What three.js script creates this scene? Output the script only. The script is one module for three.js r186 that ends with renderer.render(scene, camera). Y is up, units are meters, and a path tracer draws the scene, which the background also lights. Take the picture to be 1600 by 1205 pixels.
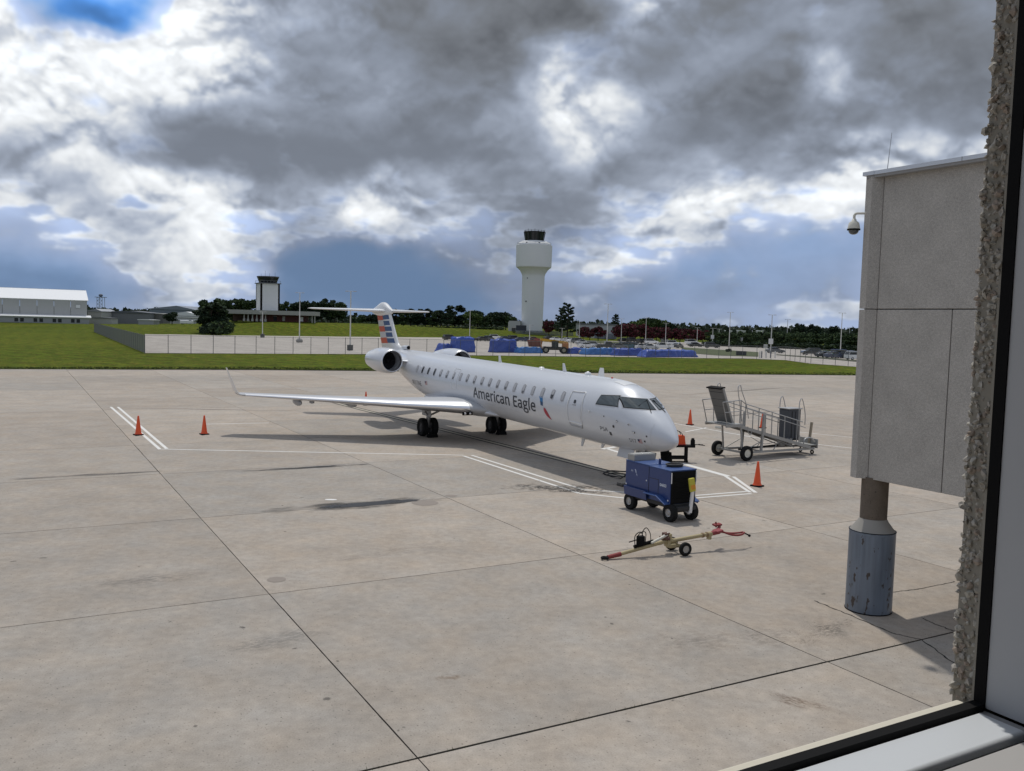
import * as THREE from 'three';
import { mergeGeometries, mergeVertices } from 'three/addons/utils/BufferGeometryUtils.js';
import { RoundedBoxGeometry } from 'three/addons/geometries/RoundedBoxGeometry.js';
import { ImprovedNoise } from 'three/addons/math/ImprovedNoise.js';

// ---------------------------------------------------------------- camera, sky, sun, exposure
const scene = new THREE.Scene();
const F = 1382, EYE = 5.64, PITCH = 0.0696, ROLL = 0.0275;          // focal length in photo pixels (1600 x 1205)
const camera = new THREE.PerspectiveCamera(2 * Math.atan(602.5 / F) * 180 / Math.PI, 1600 / 1205, 0.05, 6000);
camera.position.set(0, EYE, 0);
camera.rotation.set(-PITCH, 0, ROLL, 'XYZ');
const renderer = new THREE.WebGLRenderer({ antialias: true });
renderer.toneMapping = THREE.LinearToneMapping;
renderer.toneMappingExposure = 1.0;
renderer.shadowMap.enabled = true;
const SUN_TO = new THREE.Vector3(-0.06, 1, -0.43).normalize();
const sun = new THREE.DirectionalLight(new THREE.Color(1.0, 0.955, 0.88), 2.05);
sun.position.copy(SUN_TO).multiplyScalar(300);
sun.castShadow = true; sun.shadow.radius = 2.2;
sun.shadow.mapSize.set(4096, 4096);
Object.assign(sun.shadow.camera, { left: -150, right: 150, top: 150, bottom: -150, near: 1, far: 900 });
scene.add(sun, sun.target);

const rngOf = (s) => () => { s = (s + 0x6d2b79f5) | 0; let t = Math.imul(s ^ (s >>> 15), 1 | s); t = (t + Math.imul(t ^ (t >>> 7), 61 | t)) ^ t; return ((t ^ (t >>> 14)) >>> 0) / 4294967296; };
const IN = new ImprovedNoise();
const n3 = (x, y, z) => IN.noise(x, y, z);
const fbm = (x, y, z, o = 4, g = 0.5) => { let s = 0, a = 1, t = 0; for (let i = 0; i < o; i++) { s += a * n3(x, y, z); t += a; a *= g; x = x * 2.03 + 7.1; y = y * 2.03 + 3.7; z = z * 2.03 + 11.3; } return s / t; };
const ss = (a, b, x) => { const t = Math.min(1, Math.max(0, (x - a) / (b - a))); return t * t * (3 - 2 * t); };
const lerp = (a, b, t) => a + (b - a) * t;
const toLin = (c) => (c <= 0.04045 ? c / 12.92 : Math.pow((c + 0.055) / 1.055, 2.4));

// The sky: broken cloud over blue, one table of cloud light (0-255) and blueness over a chart of azimuth and elevation
// (columns 100 units = 4.1 degrees apart, rows 50 units from high to the horizon); noise gives the clouds their edges.
const SKY_L = [
  [235, 165, 205, 225, 170, 145, 138, 126, 116, 122, 190, 150, 145, 142, 132, 130, 130],
  [242, 190, 130, 238, 178, 142, 132, 128, 116, 130, 158, 142, 142, 155, 126, 130, 130],
  [238, 238, 222, 238, 172, 142, 148, 122, 128, 190, 140, 150, 142, 190, 130, 126, 128],
  [228, 232, 216, 214, 172, 140, 150, 138, 148, 206, 165, 132, 130, 178, 122, 122, 126],
  [190, 200, 176, 162, 152, 134, 134, 146, 160, 196, 146, 122, 120, 132, 136, 140, 146],
  [156, 204, 172, 126, 116, 120, 126, 122, 142, 180, 150, 148, 160, 206, 202, 206, 206],
  [192, 176, 206, 216, 190, 150, 186, 166, 136, 138, 150, 222, 206, 216, 190, 186, 190],
  [172, 196, 178, 218, 204, 168, 202, 172, 150, 130, 190, 196, 172, 170, 172, 172, 174],
  [162, 172, 196, 204, 190, 122, 124, 146, 150, 176, 196, 164, 162, 166, 168, 170, 172],
  [136, 136, 160, 184, 178, 116, 112, 122, 142, 150, 152, 156, 162, 166, 170, 172, 174],
  [170, 165, 168, 180, 168, 145, 118, 126, 146, 150, 150, 162, 170, 178, 178, 178, 178],
];
const SKY_B = [
  [0.1, 1.5, 1.0, 0.3, 0.1, 0.1, 0.05, 0, 0, 0.1, 0.2, 0.2, 0.1, 0.1, 0.05, 0.1, 0.1],
  [0.1, 0.6, 1.9, 0.1, 0.15, 0.1, 0, 0, 0, 0.2, 0.2, 0.1, 0.1, 0.1, 0.05, 0.05, 0.1],
  [0.1, 0.1, 0.2, 0.05, 0.2, 0.15, 0.05, 0, 0.05, 0.2, 0.2, 0.1, 0.05, 0.1, 0.05, 0.05, 0.1],
  [0.1, 0.1, 0.1, 0.1, 0.2, 0.2, 0.1, 0.05, 0.1, 0.2, 0.15, 0.05, 0.05, 0.1, 0.1, 0.1, 0.1],
  [0.2, 0.1, 0.15, 0.2, 0.25, 0.2, 0.1, 0.05, 0.1, 0.2, 0.15, 0.1, 0.1, 0.15, 0.15, 0.15, 0.1],
  [0.3, 0.1, 0.2, 0.3, 0.25, 0.2, 0.15, 0.15, 0.1, 0.2, 0.15, 0.2, 0.25, 0.1, 0.1, 0.1, 0.1],
  [0.4, 0.35, 0.15, 0.1, 0.2, 0.25, 0.15, 0.2, 0.2, 0.2, 0.3, 0.15, 0.3, 0.1, 0.3, 0.4, 0.4],
  [0.7, 0.4, 0.5, 0.2, 0.25, 0.4, 0.2, 0.6, 0.3, 0.25, 0.3, 0.3, 0.85, 0.85, 0.85, 0.8, 0.8],
  [0.9, 0.8, 0.4, 0.3, 0.4, 1.1, 1.1, 0.7, 0.5, 0.4, 0.4, 0.9, 0.9, 0.85, 0.8, 0.8, 0.8],
  [1.1, 1.1, 0.8, 0.4, 0.5, 1.2, 1.2, 1.1, 0.7, 0.75, 0.85, 0.9, 0.85, 0.8, 0.75, 0.7, 0.7],
  [0.8, 0.7, 0.7, 0.5, 0.6, 0.9, 1.2, 1.1, 0.8, 0.8, 0.85, 0.8, 0.75, 0.6, 0.6, 0.6, 0.6],
];
const grid2 = (g, X, Y) => {
  const cub = (a, b, c, d, t) => b + 0.5 * t * (c - a + t * (2 * a - 5 * b + 4 * c - d + t * (3 * (b - c) + d - a)));
  const x = Math.min(15.999, Math.max(0, X / 100)), y = Math.min(9.999, Math.max(0, Y / 50)), i = Math.floor(x), j = Math.floor(y);
  const at = (r, c) => g[Math.min(10, Math.max(0, r))][Math.min(16, Math.max(0, c))], col = (r) => cub(at(r, i - 1), at(r, i), at(r, i + 1), at(r, i + 2), x - i);
  return cub(col(j - 1), col(j), col(j + 1), col(j + 2), y - j);
};
function skyColor(x, y, z, out) {
  const az = Math.atan2(x, -z), el = Math.asin(y), h = Math.max(el, 0);
  const px = x * 1.0, py = y * 1.22, pz = z * 1.0;                       // clouds are wider than tall
  const w1 = fbm(px * 5 + 3, py * 5, pz * 5, 3), w2 = fbm(px * 5, py * 5 + 9, pz * 5 + 4, 3);
  const w3 = fbm(px * 17 + 1, py * 17, pz * 17 + 8, 4), w4 = fbm(px * 17, py * 17 + 5, pz * 17, 4);
  const flat = 1 / (y + 0.16), sx = x * flat, sz = z * flat;               // a layer seen in perspective
  const streak = fbm(sx * 1.6, sz * 1.6, 2.2, 5);
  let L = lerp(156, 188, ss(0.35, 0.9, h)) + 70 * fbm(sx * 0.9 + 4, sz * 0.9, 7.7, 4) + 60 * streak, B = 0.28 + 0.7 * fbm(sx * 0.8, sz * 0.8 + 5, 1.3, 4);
  let k = 0;
  if (Math.abs(az) < 1.05) {
    const X = 800 + F * Math.tan(az), Y = 506 + 0.0275 * (X - 800) - F * Math.tan(el) / Math.cos(az);
    k = ss(-420, -60, X) * (1 - ss(1660, 2000, X)) * ss(-330, -30, Y);
    if (k > 0) {
      const amp = 0.45 + 0.55 * ss(520, 250, Y);
      const Xw = X + (w1 * 95 + w3 * 60), Yw = Y + (w2 * 62 + w4 * 44) * amp;
      L = lerp(L, grid2(SKY_L, Xw, Yw), k);
      B = lerp(B, grid2(SKY_B, Xw, Yw), k);
    }
  }
  // billows: lit tops, shaded hollows; low down, small puffs in rows
  const qx = px + w1 * 0.03 + w3 * 0.008, qy = py + w2 * 0.03 + w4 * 0.008, qz = pz + w3 * 0.008;
  const puff = (dy) => { let s = 0, a = 1, f = 9; for (let i = 0; i < 5; i++) { const q = n3(qx * f + i * 5.3, (qy + dy) * f * 1.08, qz * f + i * 2.1); s += a * (2.3 * Math.sqrt(q * q + 0.002) - 0.42); a *= 0.55; f *= 2.05; } return s; };
  const d0 = puff(0), relief = Math.max(-0.7, Math.min(0.7, d0 - puff(0.011)));
  const b1 = 0.1 + 2.6 * Math.abs(fbm(qx * 7, qy * 8.5, qz * 7, 2));
  const mid = fbm(qx * 12 + 5, qy * 15, qz * 12, 5, 0.6), low = 1 - ss(0.06, 0.22, h);
  const rows = fbm(x * 14, y * 52, z * 14, 4, 0.55);
  const air = B;
  B += 0.55 * mid - 0.26 * d0 - low * rows * 1.3 * ss(1.0, 0.5, air);
  const cloud = 1 - ss(0.26, 0.76, B), crisp = 1 - ss(0.4, 0.6, B);
  const bright = ss(140, 215, L), dark = ss(165, 115, L), lump = ss(-0.35, 0.35, d0);
  const edge = ss(0.2, 0.46, B) * crisp;                                       // thin rims let the light through
  L += cloud * ((b1 - 0.5) * (14 + 14 * bright) + mid * (30 + 26 * bright) + relief * (9 + 46 * bright * (1 - 0.4 * low)) + (lump - 0.5) * (8 + 26 * bright)) + edge * 22 + low * crisp * ss(0.0, 0.35, rows) * 26 * ss(0.5, 1.0, air + 0.3) * ss(1.0, 0.5, air) + streak * 10 + (1 - cloud) * (mid * 16 + b1 * 3);
  L += 9 * bright;
  L = L > 225 ? 225 + (L - 225) * 0.75 : L; L = Math.min(262, L);
  const floor = lerp(88, 129, ss(0.3, 0.18, h)); L = floor + Math.log1p(Math.exp((L - floor) / 6)) * 6;
  const hazy = 1 - ss(0.1, 0.33, h);
  // tints: neutral cloud with a cool shade, slate air low down, deep blue high up
  const cool = ss(240, 170, L) * (1 - 0.5 * ss(150, 120, L) * ss(0.15, 0.35, h));
  let r = lerp(0.985, 0.925, cool), g = lerp(1.0, 0.98, cool), b = lerp(1.015, 1.075, cool);
  const deep = ss(1.0, 1.6, air) * (1 - hazy), slate = ss(0.7, 1.2, air);
  const ar = lerp(lerp(0.895, 0.8, slate), 0.55, deep), ag = lerp(lerp(0.985, 0.985, slate), 0.93, deep), ab = lerp(lerp(1.155, 1.24, slate), 1.42, deep);
  const t = ss(0.26, 0.76, B);
  r = lerp(r, ar, t); g = lerp(g, ag, t); b = lerp(b, ab, t);
  const v = L / 255;
  out[0] = toLin(v * r); out[1] = toLin(v * g); out[2] = toLin(v * b);
}
{
  const W = 4096, Hh = 2048, data = new Float32Array(W * Hh * 4), c = [0, 0, 0];
  // three.js equirectangular: u = atan2(z, x) / 2pi + 0.5, v = asin(y) / pi + 0.5
  const dirAt = (i, j) => { const a = ((i + 0.5) / W - 0.5) * 2 * Math.PI, e = ((j + 0.5) / Hh - 0.5) * Math.PI; return [Math.cos(e) * Math.cos(a), Math.sin(e), Math.cos(e) * Math.sin(a)]; };
  const put = (i, j, v) => { const o = (j * W + i) * 4; data[o] = v[0]; data[o + 1] = v[1]; data[o + 2] = v[2]; data[o + 3] = 1; };
  const S = 4, j0 = Hh / 2 - S, cols = W / S, rows = Math.ceil((Hh - j0) / S) + 1, coarse = new Float32Array(cols * rows * 3);
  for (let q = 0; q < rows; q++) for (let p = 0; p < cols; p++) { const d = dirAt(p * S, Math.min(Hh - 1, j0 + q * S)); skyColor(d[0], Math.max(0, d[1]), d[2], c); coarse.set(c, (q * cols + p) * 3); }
  for (let j = 0; j < Hh; j++) for (let i = 0; i < W; i++) {
    if (j < j0) { put(i, j, [0.2, 0.2, 0.2]); continue; }
    const a = ((i + 0.5) / W - 0.5) * 2 * Math.PI, fromView = Math.abs(a + Math.PI / 2), e = ((j + 0.5) / Hh - 0.5) * Math.PI;
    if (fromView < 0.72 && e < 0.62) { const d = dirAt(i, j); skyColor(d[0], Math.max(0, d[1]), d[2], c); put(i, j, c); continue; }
    const p = i / S, q = (j - j0) / S, p0 = Math.floor(p), q0 = Math.floor(q), p1 = (p0 + 1) % cols, q1 = Math.min(rows - 1, q0 + 1), fp = p - p0, fq = q - q0;
    for (let k = 0; k < 3; k++) c[k] = lerp(lerp(coarse[(q0 * cols + p0) * 3 + k], coarse[(q0 * cols + p1) * 3 + k], fp), lerp(coarse[(q1 * cols + p0) * 3 + k], coarse[(q1 * cols + p1) * 3 + k], fp), fq);
    put(i, j, c);
  }
  const sky = new THREE.DataTexture(data, W, Hh, THREE.RGBAFormat, THREE.FloatType);
  sky.mapping = THREE.EquirectangularReflectionMapping; sky.magFilter = THREE.LinearFilter; sky.minFilter = THREE.LinearFilter; sky.colorSpace = THREE.LinearSRGBColorSpace; sky.needsUpdate = true;
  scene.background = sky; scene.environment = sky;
}

// ---------------------------------------------------------------- helpers
const V = (x, y, z) => new THREE.Vector3(x, y, z);
const TH = 29.5 * Math.PI / 180, CT = Math.cos(TH), ST = Math.sin(TH);   // the slabs, the terminal and the stands share one grid
const eu = (e, u, y = 0) => V(e * CT + u * ST, y, -e * ST + u * CT);     // grid axes: e along the terminal wall, u towards it
const toE = (p) => p.x * CT - p.z * ST, toU = (p) => p.x * ST + p.z * CT;
const camRot = new THREE.Matrix4().makeRotationFromEuler(camera.rotation);
const ray = (px, py) => V((px - 800) / F, -(py - 602.5) / F, -1).applyMatrix4(camRot);
const gnd = (px, py, h = 0) => { const d = ray(px, py); return d.multiplyScalar((h - EYE) / d.y).add(V(0, EYE, 0)); };   // where a sight line meets the ground
const atZ = (px, py, z) => { const d = ray(px, py); return d.multiplyScalar(z / d.z).add(V(0, EYE, 0)); };
const rgb = (r, g, b) => new THREE.Color().setRGB(r, g, b);
const used = {};
const numbered = (n) => { const k = used[n] = (used[n] ?? -1) + 1; return k ? n + '_' + String(k).padStart(3, '0') : n; };
const mat = (c, roughness = 0.8, metalness = 0, more = {}) => new THREE.MeshStandardMaterial({ color: Array.isArray(c) ? rgb(...c) : c, roughness, metalness, ...more });
const clean = (g) => { g = g.index ? g.toNonIndexed() : g; for (const k of Object.keys(g.attributes)) if (!['position', 'normal', 'uv'].includes(k)) g.deleteAttribute(k); if (!g.attributes.normal) g.computeVertexNormals(); if (!g.attributes.uv) g.setAttribute('uv', new THREE.BufferAttribute(new Float32Array(g.attributes.position.count * 2), 2)); return g; };
const merge = (list) => { const l = list.flat(9).map(clean); return l.length === 1 ? l[0] : mergeGeometries(l); };
function obj(name, geos, m, parent) { const o = new THREE.Mesh(geos.isBufferGeometry ? geos : merge(geos), m); o.name = parent ? name : numbered(name); (parent ?? scene).add(o); return o; }
function tag(o, label, category, group) { o.userData.label = label; o.userData.category = category; if (group) o.userData.group = group; return o; }
function thing(name, label, category, p = V(0, 0, 0), turn = 0, group) { const o = new THREE.Group(); o.name = numbered(name); o.position.copy(p); o.rotation.y = turn; scene.add(o); return tag(o, label, category, group); }
const struct = (o) => { o.userData.kind = 'structure'; return o; };
const stuff = (o) => { o.userData.kind = 'stuff'; return o; };
function copyOf(o, name, p, turn, label, group) { const c = o.clone(); c.name = numbered(name); c.position.copy(p); c.rotation.y = turn; c.userData = { ...o.userData }; if (label) c.userData.label = label; if (group) c.userData.group = group; scene.add(c); return c; }
const bx = (w, h, d, x = 0, y = 0, z = 0, rx = 0, ry = 0, rz = 0) => { const g = new THREE.BoxGeometry(w, h, d); if (rx || ry || rz) g.applyMatrix4(new THREE.Matrix4().makeRotationFromEuler(new THREE.Euler(rx, ry, rz))); return g.translate(x, y, z); };
const rbx = (w, h, d, r, x = 0, y = 0, z = 0, rx = 0, ry = 0, rz = 0) => { const g = new RoundedBoxGeometry(w, h, d, 2, r); if (rx || ry || rz) g.applyMatrix4(new THREE.Matrix4().makeRotationFromEuler(new THREE.Euler(rx, ry, rz))); return g.translate(x, y, z); };
const cyl = (r1, r2, h, x = 0, y = 0, z = 0, n = 16) => new THREE.CylinderGeometry(r1, r2, h, n).translate(x, y, z);
const bar = (a, b, r, r2 = r, n = 8) => { const d = b.clone().sub(a), L = d.length(), g = new THREE.CylinderGeometry(r2, r, L, n).translate(0, L / 2, 0); return g.applyQuaternion(new THREE.Quaternion().setFromUnitVectors(V(0, 1, 0), d.normalize())).translate(a.x, a.y, a.z); };
const flatBar = (a, b, w, h) => { const d = b.clone().sub(a), L = d.length(), m = new THREE.Matrix4().lookAt(a, b, V(0, 1, 0)); return new THREE.BoxGeometry(w, h, L).applyMatrix4(m).translate((a.x + b.x) / 2, (a.y + b.y) / 2, (a.z + b.z) / 2); };
const tube = (pts, r, n = 24, s = 6, closed = false) => new THREE.TubeGeometry(new THREE.CatmullRomCurve3(pts, closed), n, r, s, closed);
const lathe = (pts, n = 32) => new THREE.LatheGeometry(pts.map(([r, y]) => new THREE.Vector2(r, y)), n);
const wheelX = (r, w, x, y, z, n = 24) => new THREE.LatheGeometry([[r * 0.55, -w * 0.46], [r * 0.86, -w * 0.5], [r * 0.97, -w * 0.4], [r, -w * 0.22], [r, w * 0.22], [r * 0.97, w * 0.4], [r * 0.86, w * 0.5], [r * 0.55, w * 0.46]].map((p) => new THREE.Vector2(...p)), n).rotateZ(Math.PI / 2).translate(x, y, z);
const rimX = (r, w, x, y, z, n = 20) => new THREE.LatheGeometry([[0.001, -w * 0.36], [r * 0.2, -w * 0.42], [r * 0.24, -w * 0.3], [r * 0.5, -w * 0.28], [r * 0.57, -w * 0.47], [r * 0.57, w * 0.47], [r * 0.5, w * 0.28], [r * 0.24, w * 0.3], [r * 0.2, w * 0.42], [0.001, w * 0.36]].map((p) => new THREE.Vector2(...p)), n).rotateZ(Math.PI / 2).translate(x, y, z);
function tex(size, fn, srgb = true, repeat) {
  const d = new Uint8ClampedArray(size * size * 4), c = [0, 0, 0, 255];
  for (let j = 0, o = 0; j < size; j++) for (let i = 0; i < size; i++, o += 4) { c[3] = 255; fn(i / size, j / size, c, i, j); d[o] = c[0]; d[o + 1] = c[1]; d[o + 2] = c[2]; d[o + 3] = c[3]; }
  const t = new THREE.DataTexture(new Uint8Array(d.buffer), size, size); t.wrapS = t.wrapT = THREE.RepeatWrapping; t.magFilter = THREE.LinearFilter; t.minFilter = THREE.LinearMipmapLinearFilter; t.generateMipmaps = true;
  if (srgb) t.colorSpace = THREE.SRGBColorSpace; if (repeat) t.repeat.set(...repeat); t.needsUpdate = true; return t;
}
const canvasTex = (w, h, draw) => { const c = document.createElement('canvas'); c.width = w; c.height = h; draw(c.getContext('2d'), w, h); const t = new THREE.CanvasTexture(c); t.colorSpace = THREE.SRGBColorSpace; return t; };
// gradient noise on a lattice that repeats, so that textures tile over 0..1
const PERM = (() => { const R = rngOf(11), p = Array.from({ length: 256 }, (_, i) => i); for (let i = 255; i > 0; i--) { const j = Math.floor(R() * (i + 1)); [p[i], p[j]] = [p[j], p[i]]; } return Uint8Array.from(p.concat(p)); })();
const GX = Float32Array.from({ length: 16 }, (_, i) => Math.cos(i * Math.PI / 8 + 0.2) * 1.5), GY = Float32Array.from({ length: 16 }, (_, i) => Math.sin(i * Math.PI / 8 + 0.2) * 1.5);
function tileNoise(u, v, f, s) {
  f = Math.round(f); const so = Math.floor(s * 17) & 255, x = u * f, y = v * f, xi = Math.floor(x), yi = Math.floor(y), fx = x - xi, fy = y - yi, x0 = xi % f, y0 = yi % f, x1 = (x0 + 1) % f, y1 = (y0 + 1) % f;
  const a = fx * fx * fx * (fx * (fx * 6 - 15) + 10), b = fy * fy * fy * (fy * (fy * 6 - 15) + 10);
  const g = (X, Y, dx, dy) => { const h = PERM[PERM[(X + so) & 255] + ((Y + (X >> 8) * 7 + (Y >> 8) * 13) & 255)] & 15; return GX[h] * dx + GY[h] * dy; };
  const p = g(x0, y0, fx, fy), q = g(x1, y0, fx - 1, fy), r = g(x0, y1, fx, fy - 1), t = g(x1, y1, fx - 1, fy - 1), m = p + a * (q - p);
  return m + b * (r + a * (t - r) - m);
}
function tileFbm(u, v, f, s, o = 4) { let r = 0, a = 1, t = 0; for (let i = 0; i < o; i++) { r += a * tileNoise(u, v, f, s + i * 3.1); t += a; a *= 0.55; f *= 2; } return r / t; }

// ---------------------------------------------------------------- terrain
const T_ANCHORS = [   // photo column, photo row, distance -> height of the ground there
  [0, 503, 360], [136, 506, 360], [200, 506, 400], [300, 506, 400], [250, 509, 330], [300, 508, 330], [180, 511, 330], [90, 508, 330], [230, 512, 295], [300, 511, 300], [330, 509, 300], [360, 500.5, 322], [430, 501.5, 322], [500, 503.5, 322], [560, 505, 350], [640, 510, 380], [700, 512.5, 400], [770, 515, 400], [832, 517.5, 385], [880, 524, 380],
].map(([px, py, d]) => atZ(px, py, -d)).concat([V(45, 0, -380), V(80, 0, -360), V(120, 0, -330), V(160, 0, -330), V(-20, 1.6, -900), V(-400, 1.6, -800), V(300, 0.5, -900), V(-700, 1.2, -600), V(600, 0, -500)]);
const FOOT = [[-400, 300], [0, 300], [226, 243], [350, 262], [500, 283], [700, 332], [850, 338], [1000, 345], [1200, 330], [2000, 330]];   // photo column -> where the rise begins
const footAt = (px) => { for (let i = 1; i < FOOT.length; i++) if (px < FOOT[i][0]) return lerp(FOOT[i - 1][1], FOOT[i][1], Math.max(0, (px - FOOT[i - 1][0]) / (FOOT[i][0] - FOOT[i - 1][0]))); return 330; };
function groundAt(x, z) {
  if (z > -200) return 0;
  let s = 0, w = 0;
  for (const a of T_ANCHORS) { const d2 = (a.x - x) ** 2 + (a.z - z) ** 2, k = 1 / (d2 + 60) ** 1.6; s += k * a.y; w += k; }
  const f = footAt(800 + F * x / -z);
  return Math.max(0, s / w) * ss(0, 42, -z - f) * ss(600, 300, Math.abs(x) - 200);
}
const grassTex = tex(1024, (u, v, c) => {
  const a = tileFbm(u, v, 9, 1.7, 4), b = tileFbm(u, v, 60, 8.2, 3), k = 1 + 0.42 * a + 0.4 * b, dry = ss(0.05, 0.45, tileFbm(u, v, 14, 4.4, 3) + 0.25 * b);
  c[0] = (76 + 22 * dry) * k; c[1] = (88 + 3 * dry) * k; c[2] = (22 + 11 * dry) * k;
});
grassTex.repeat.set(1 / 18, 1 / 18);
const grassBump = tex(512, (u, v, c) => { c[0] = c[1] = c[2] = 128 + 110 * tileFbm(u, v, 40, 3.3, 4); }, false); grassBump.repeat.set(1 / 6, 1 / 6);
const grassMat = new THREE.MeshPhysicalMaterial({ specularIntensity: 0.15, map: grassTex, bumpMap: grassBump, bumpScale: 0.05, roughness: 1, vertexColors: true });
{
  const xs = [], zs = [];
  for (let x = -2600; x < -300; x += 100) xs.push(x); for (let x = -300; x <= 260; x += 6) xs.push(x); for (let x = 300; x <= 2600; x += 100) xs.push(x);
  for (let z = 400; z > -60; z -= 60) zs.push(z); for (let z = -60; z >= -460; z -= 6) zs.push(z); for (let z = -520; z >= -3200; z -= 90) zs.push(z);
  const P = [], C = [], UVs = [], I = [];
  zs.forEach((z) => xs.forEach((x) => {
    P.push(x, groundAt(x, z) - 0.07, z); UVs.push(x, z);
    const m = 1 + 0.3 * fbm(x * 0.03, z * 0.03, 3, 4) + 0.12 * fbm(x * 0.2, 2, z * 0.2, 2), y = 0.5 + fbm(x * 0.018, 9, z * 0.03, 3);
    const far = 1;
    C.push(m * lerp(0.86, 1.14, y) * far, m * lerp(0.96, 1.04, y) * far, m * lerp(0.85, 1.05, y) * far);
  }));
  for (let j = 0; j < zs.length - 1; j++) for (let i = 0; i < xs.length - 1; i++) { const a = j * xs.length + i, b = a + 1, c = a + xs.length, d = c + 1; I.push(a, b, c, b, d, c); }
  const g = new THREE.BufferGeometry(); g.setAttribute('position', new THREE.Float32BufferAttribute(P, 3)); g.setAttribute('uv', new THREE.Float32BufferAttribute(UVs, 2)); g.setAttribute('color', new THREE.Float32BufferAttribute(C, 3)); g.setIndex(I); g.computeVertexNormals();
  const o = new THREE.Mesh(g, grassMat); o.name = 'terrain'; struct(o); scene.add(o);
}

// flat sheets from outlines on the ground
function sheet(name, pts, y, m, uvScale = 1, parent) {
  const shape = new THREE.Shape(pts.map((p) => new THREE.Vector2(p.x, -p.z))), g = new THREE.ShapeGeometry(shape).rotateX(-Math.PI / 2).translate(0, y, 0), p = g.attributes.position, uv = g.attributes.uv;
  for (let i = 0; i < p.count; i++) uv.setXY(i, p.getX(i) * uvScale, p.getZ(i) * uvScale);
  const o = new THREE.Mesh(g, m); o.name = parent ? name : numbered(name); (parent ?? scene).add(o); return o;
}

// ---------------------------------------------------------------- apron: concrete slabs on a 7.62 m grid, clipped at the grass
const SLAB = 7.62, E0 = 4.51, U0 = -10.18;
const EDGE = [gnd(-400, 576.5), gnd(0, 577), gnd(400, 578.5), gnd(1000, 584), gnd(1340, 587), gnd(1700, 590)];
const concreteTex = tex(2048, (u, v, c) => {
  const a = tileFbm(u, v, 5, 2.2, 5), b = tileFbm(u, v, 38, 6.1, 4), s = tileNoise(u, v, 330, 3.3), d = tileNoise(u, v, 190, 9.1), warm = tileFbm(u, v, 8, 12.5, 3);
  let k = 1 + 0.09 * a + 0.09 * b + 0.05 * s; if (d > 0.56) k *= 1 - 0.9 * (d - 0.56);
  c[0] = 163 * k * (1 + 0.025 * warm); c[1] = 153.5 * k; c[2] = 142.5 * k * (1 - 0.03 * warm);
});
const concreteBump = tex(1024, (u, v, c) => { c[0] = c[1] = c[2] = 128 + 70 * tileFbm(u, v, 90, 7.7, 3) + 30 * tileNoise(u, v, 300, 1.1); }, false);
concreteTex.repeat.set(1 / SLAB, 1 / SLAB); concreteBump.repeat.set(1 / 4, 1 / 4);
const slabMat = new THREE.MeshStandardMaterial({ map: concreteTex, bumpMap: concreteBump, bumpScale: 0.004, roughness: 0.93, vertexColors: true });
const apron = struct(new THREE.Group()); apron.name = 'apron'; scene.add(apron);
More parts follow.
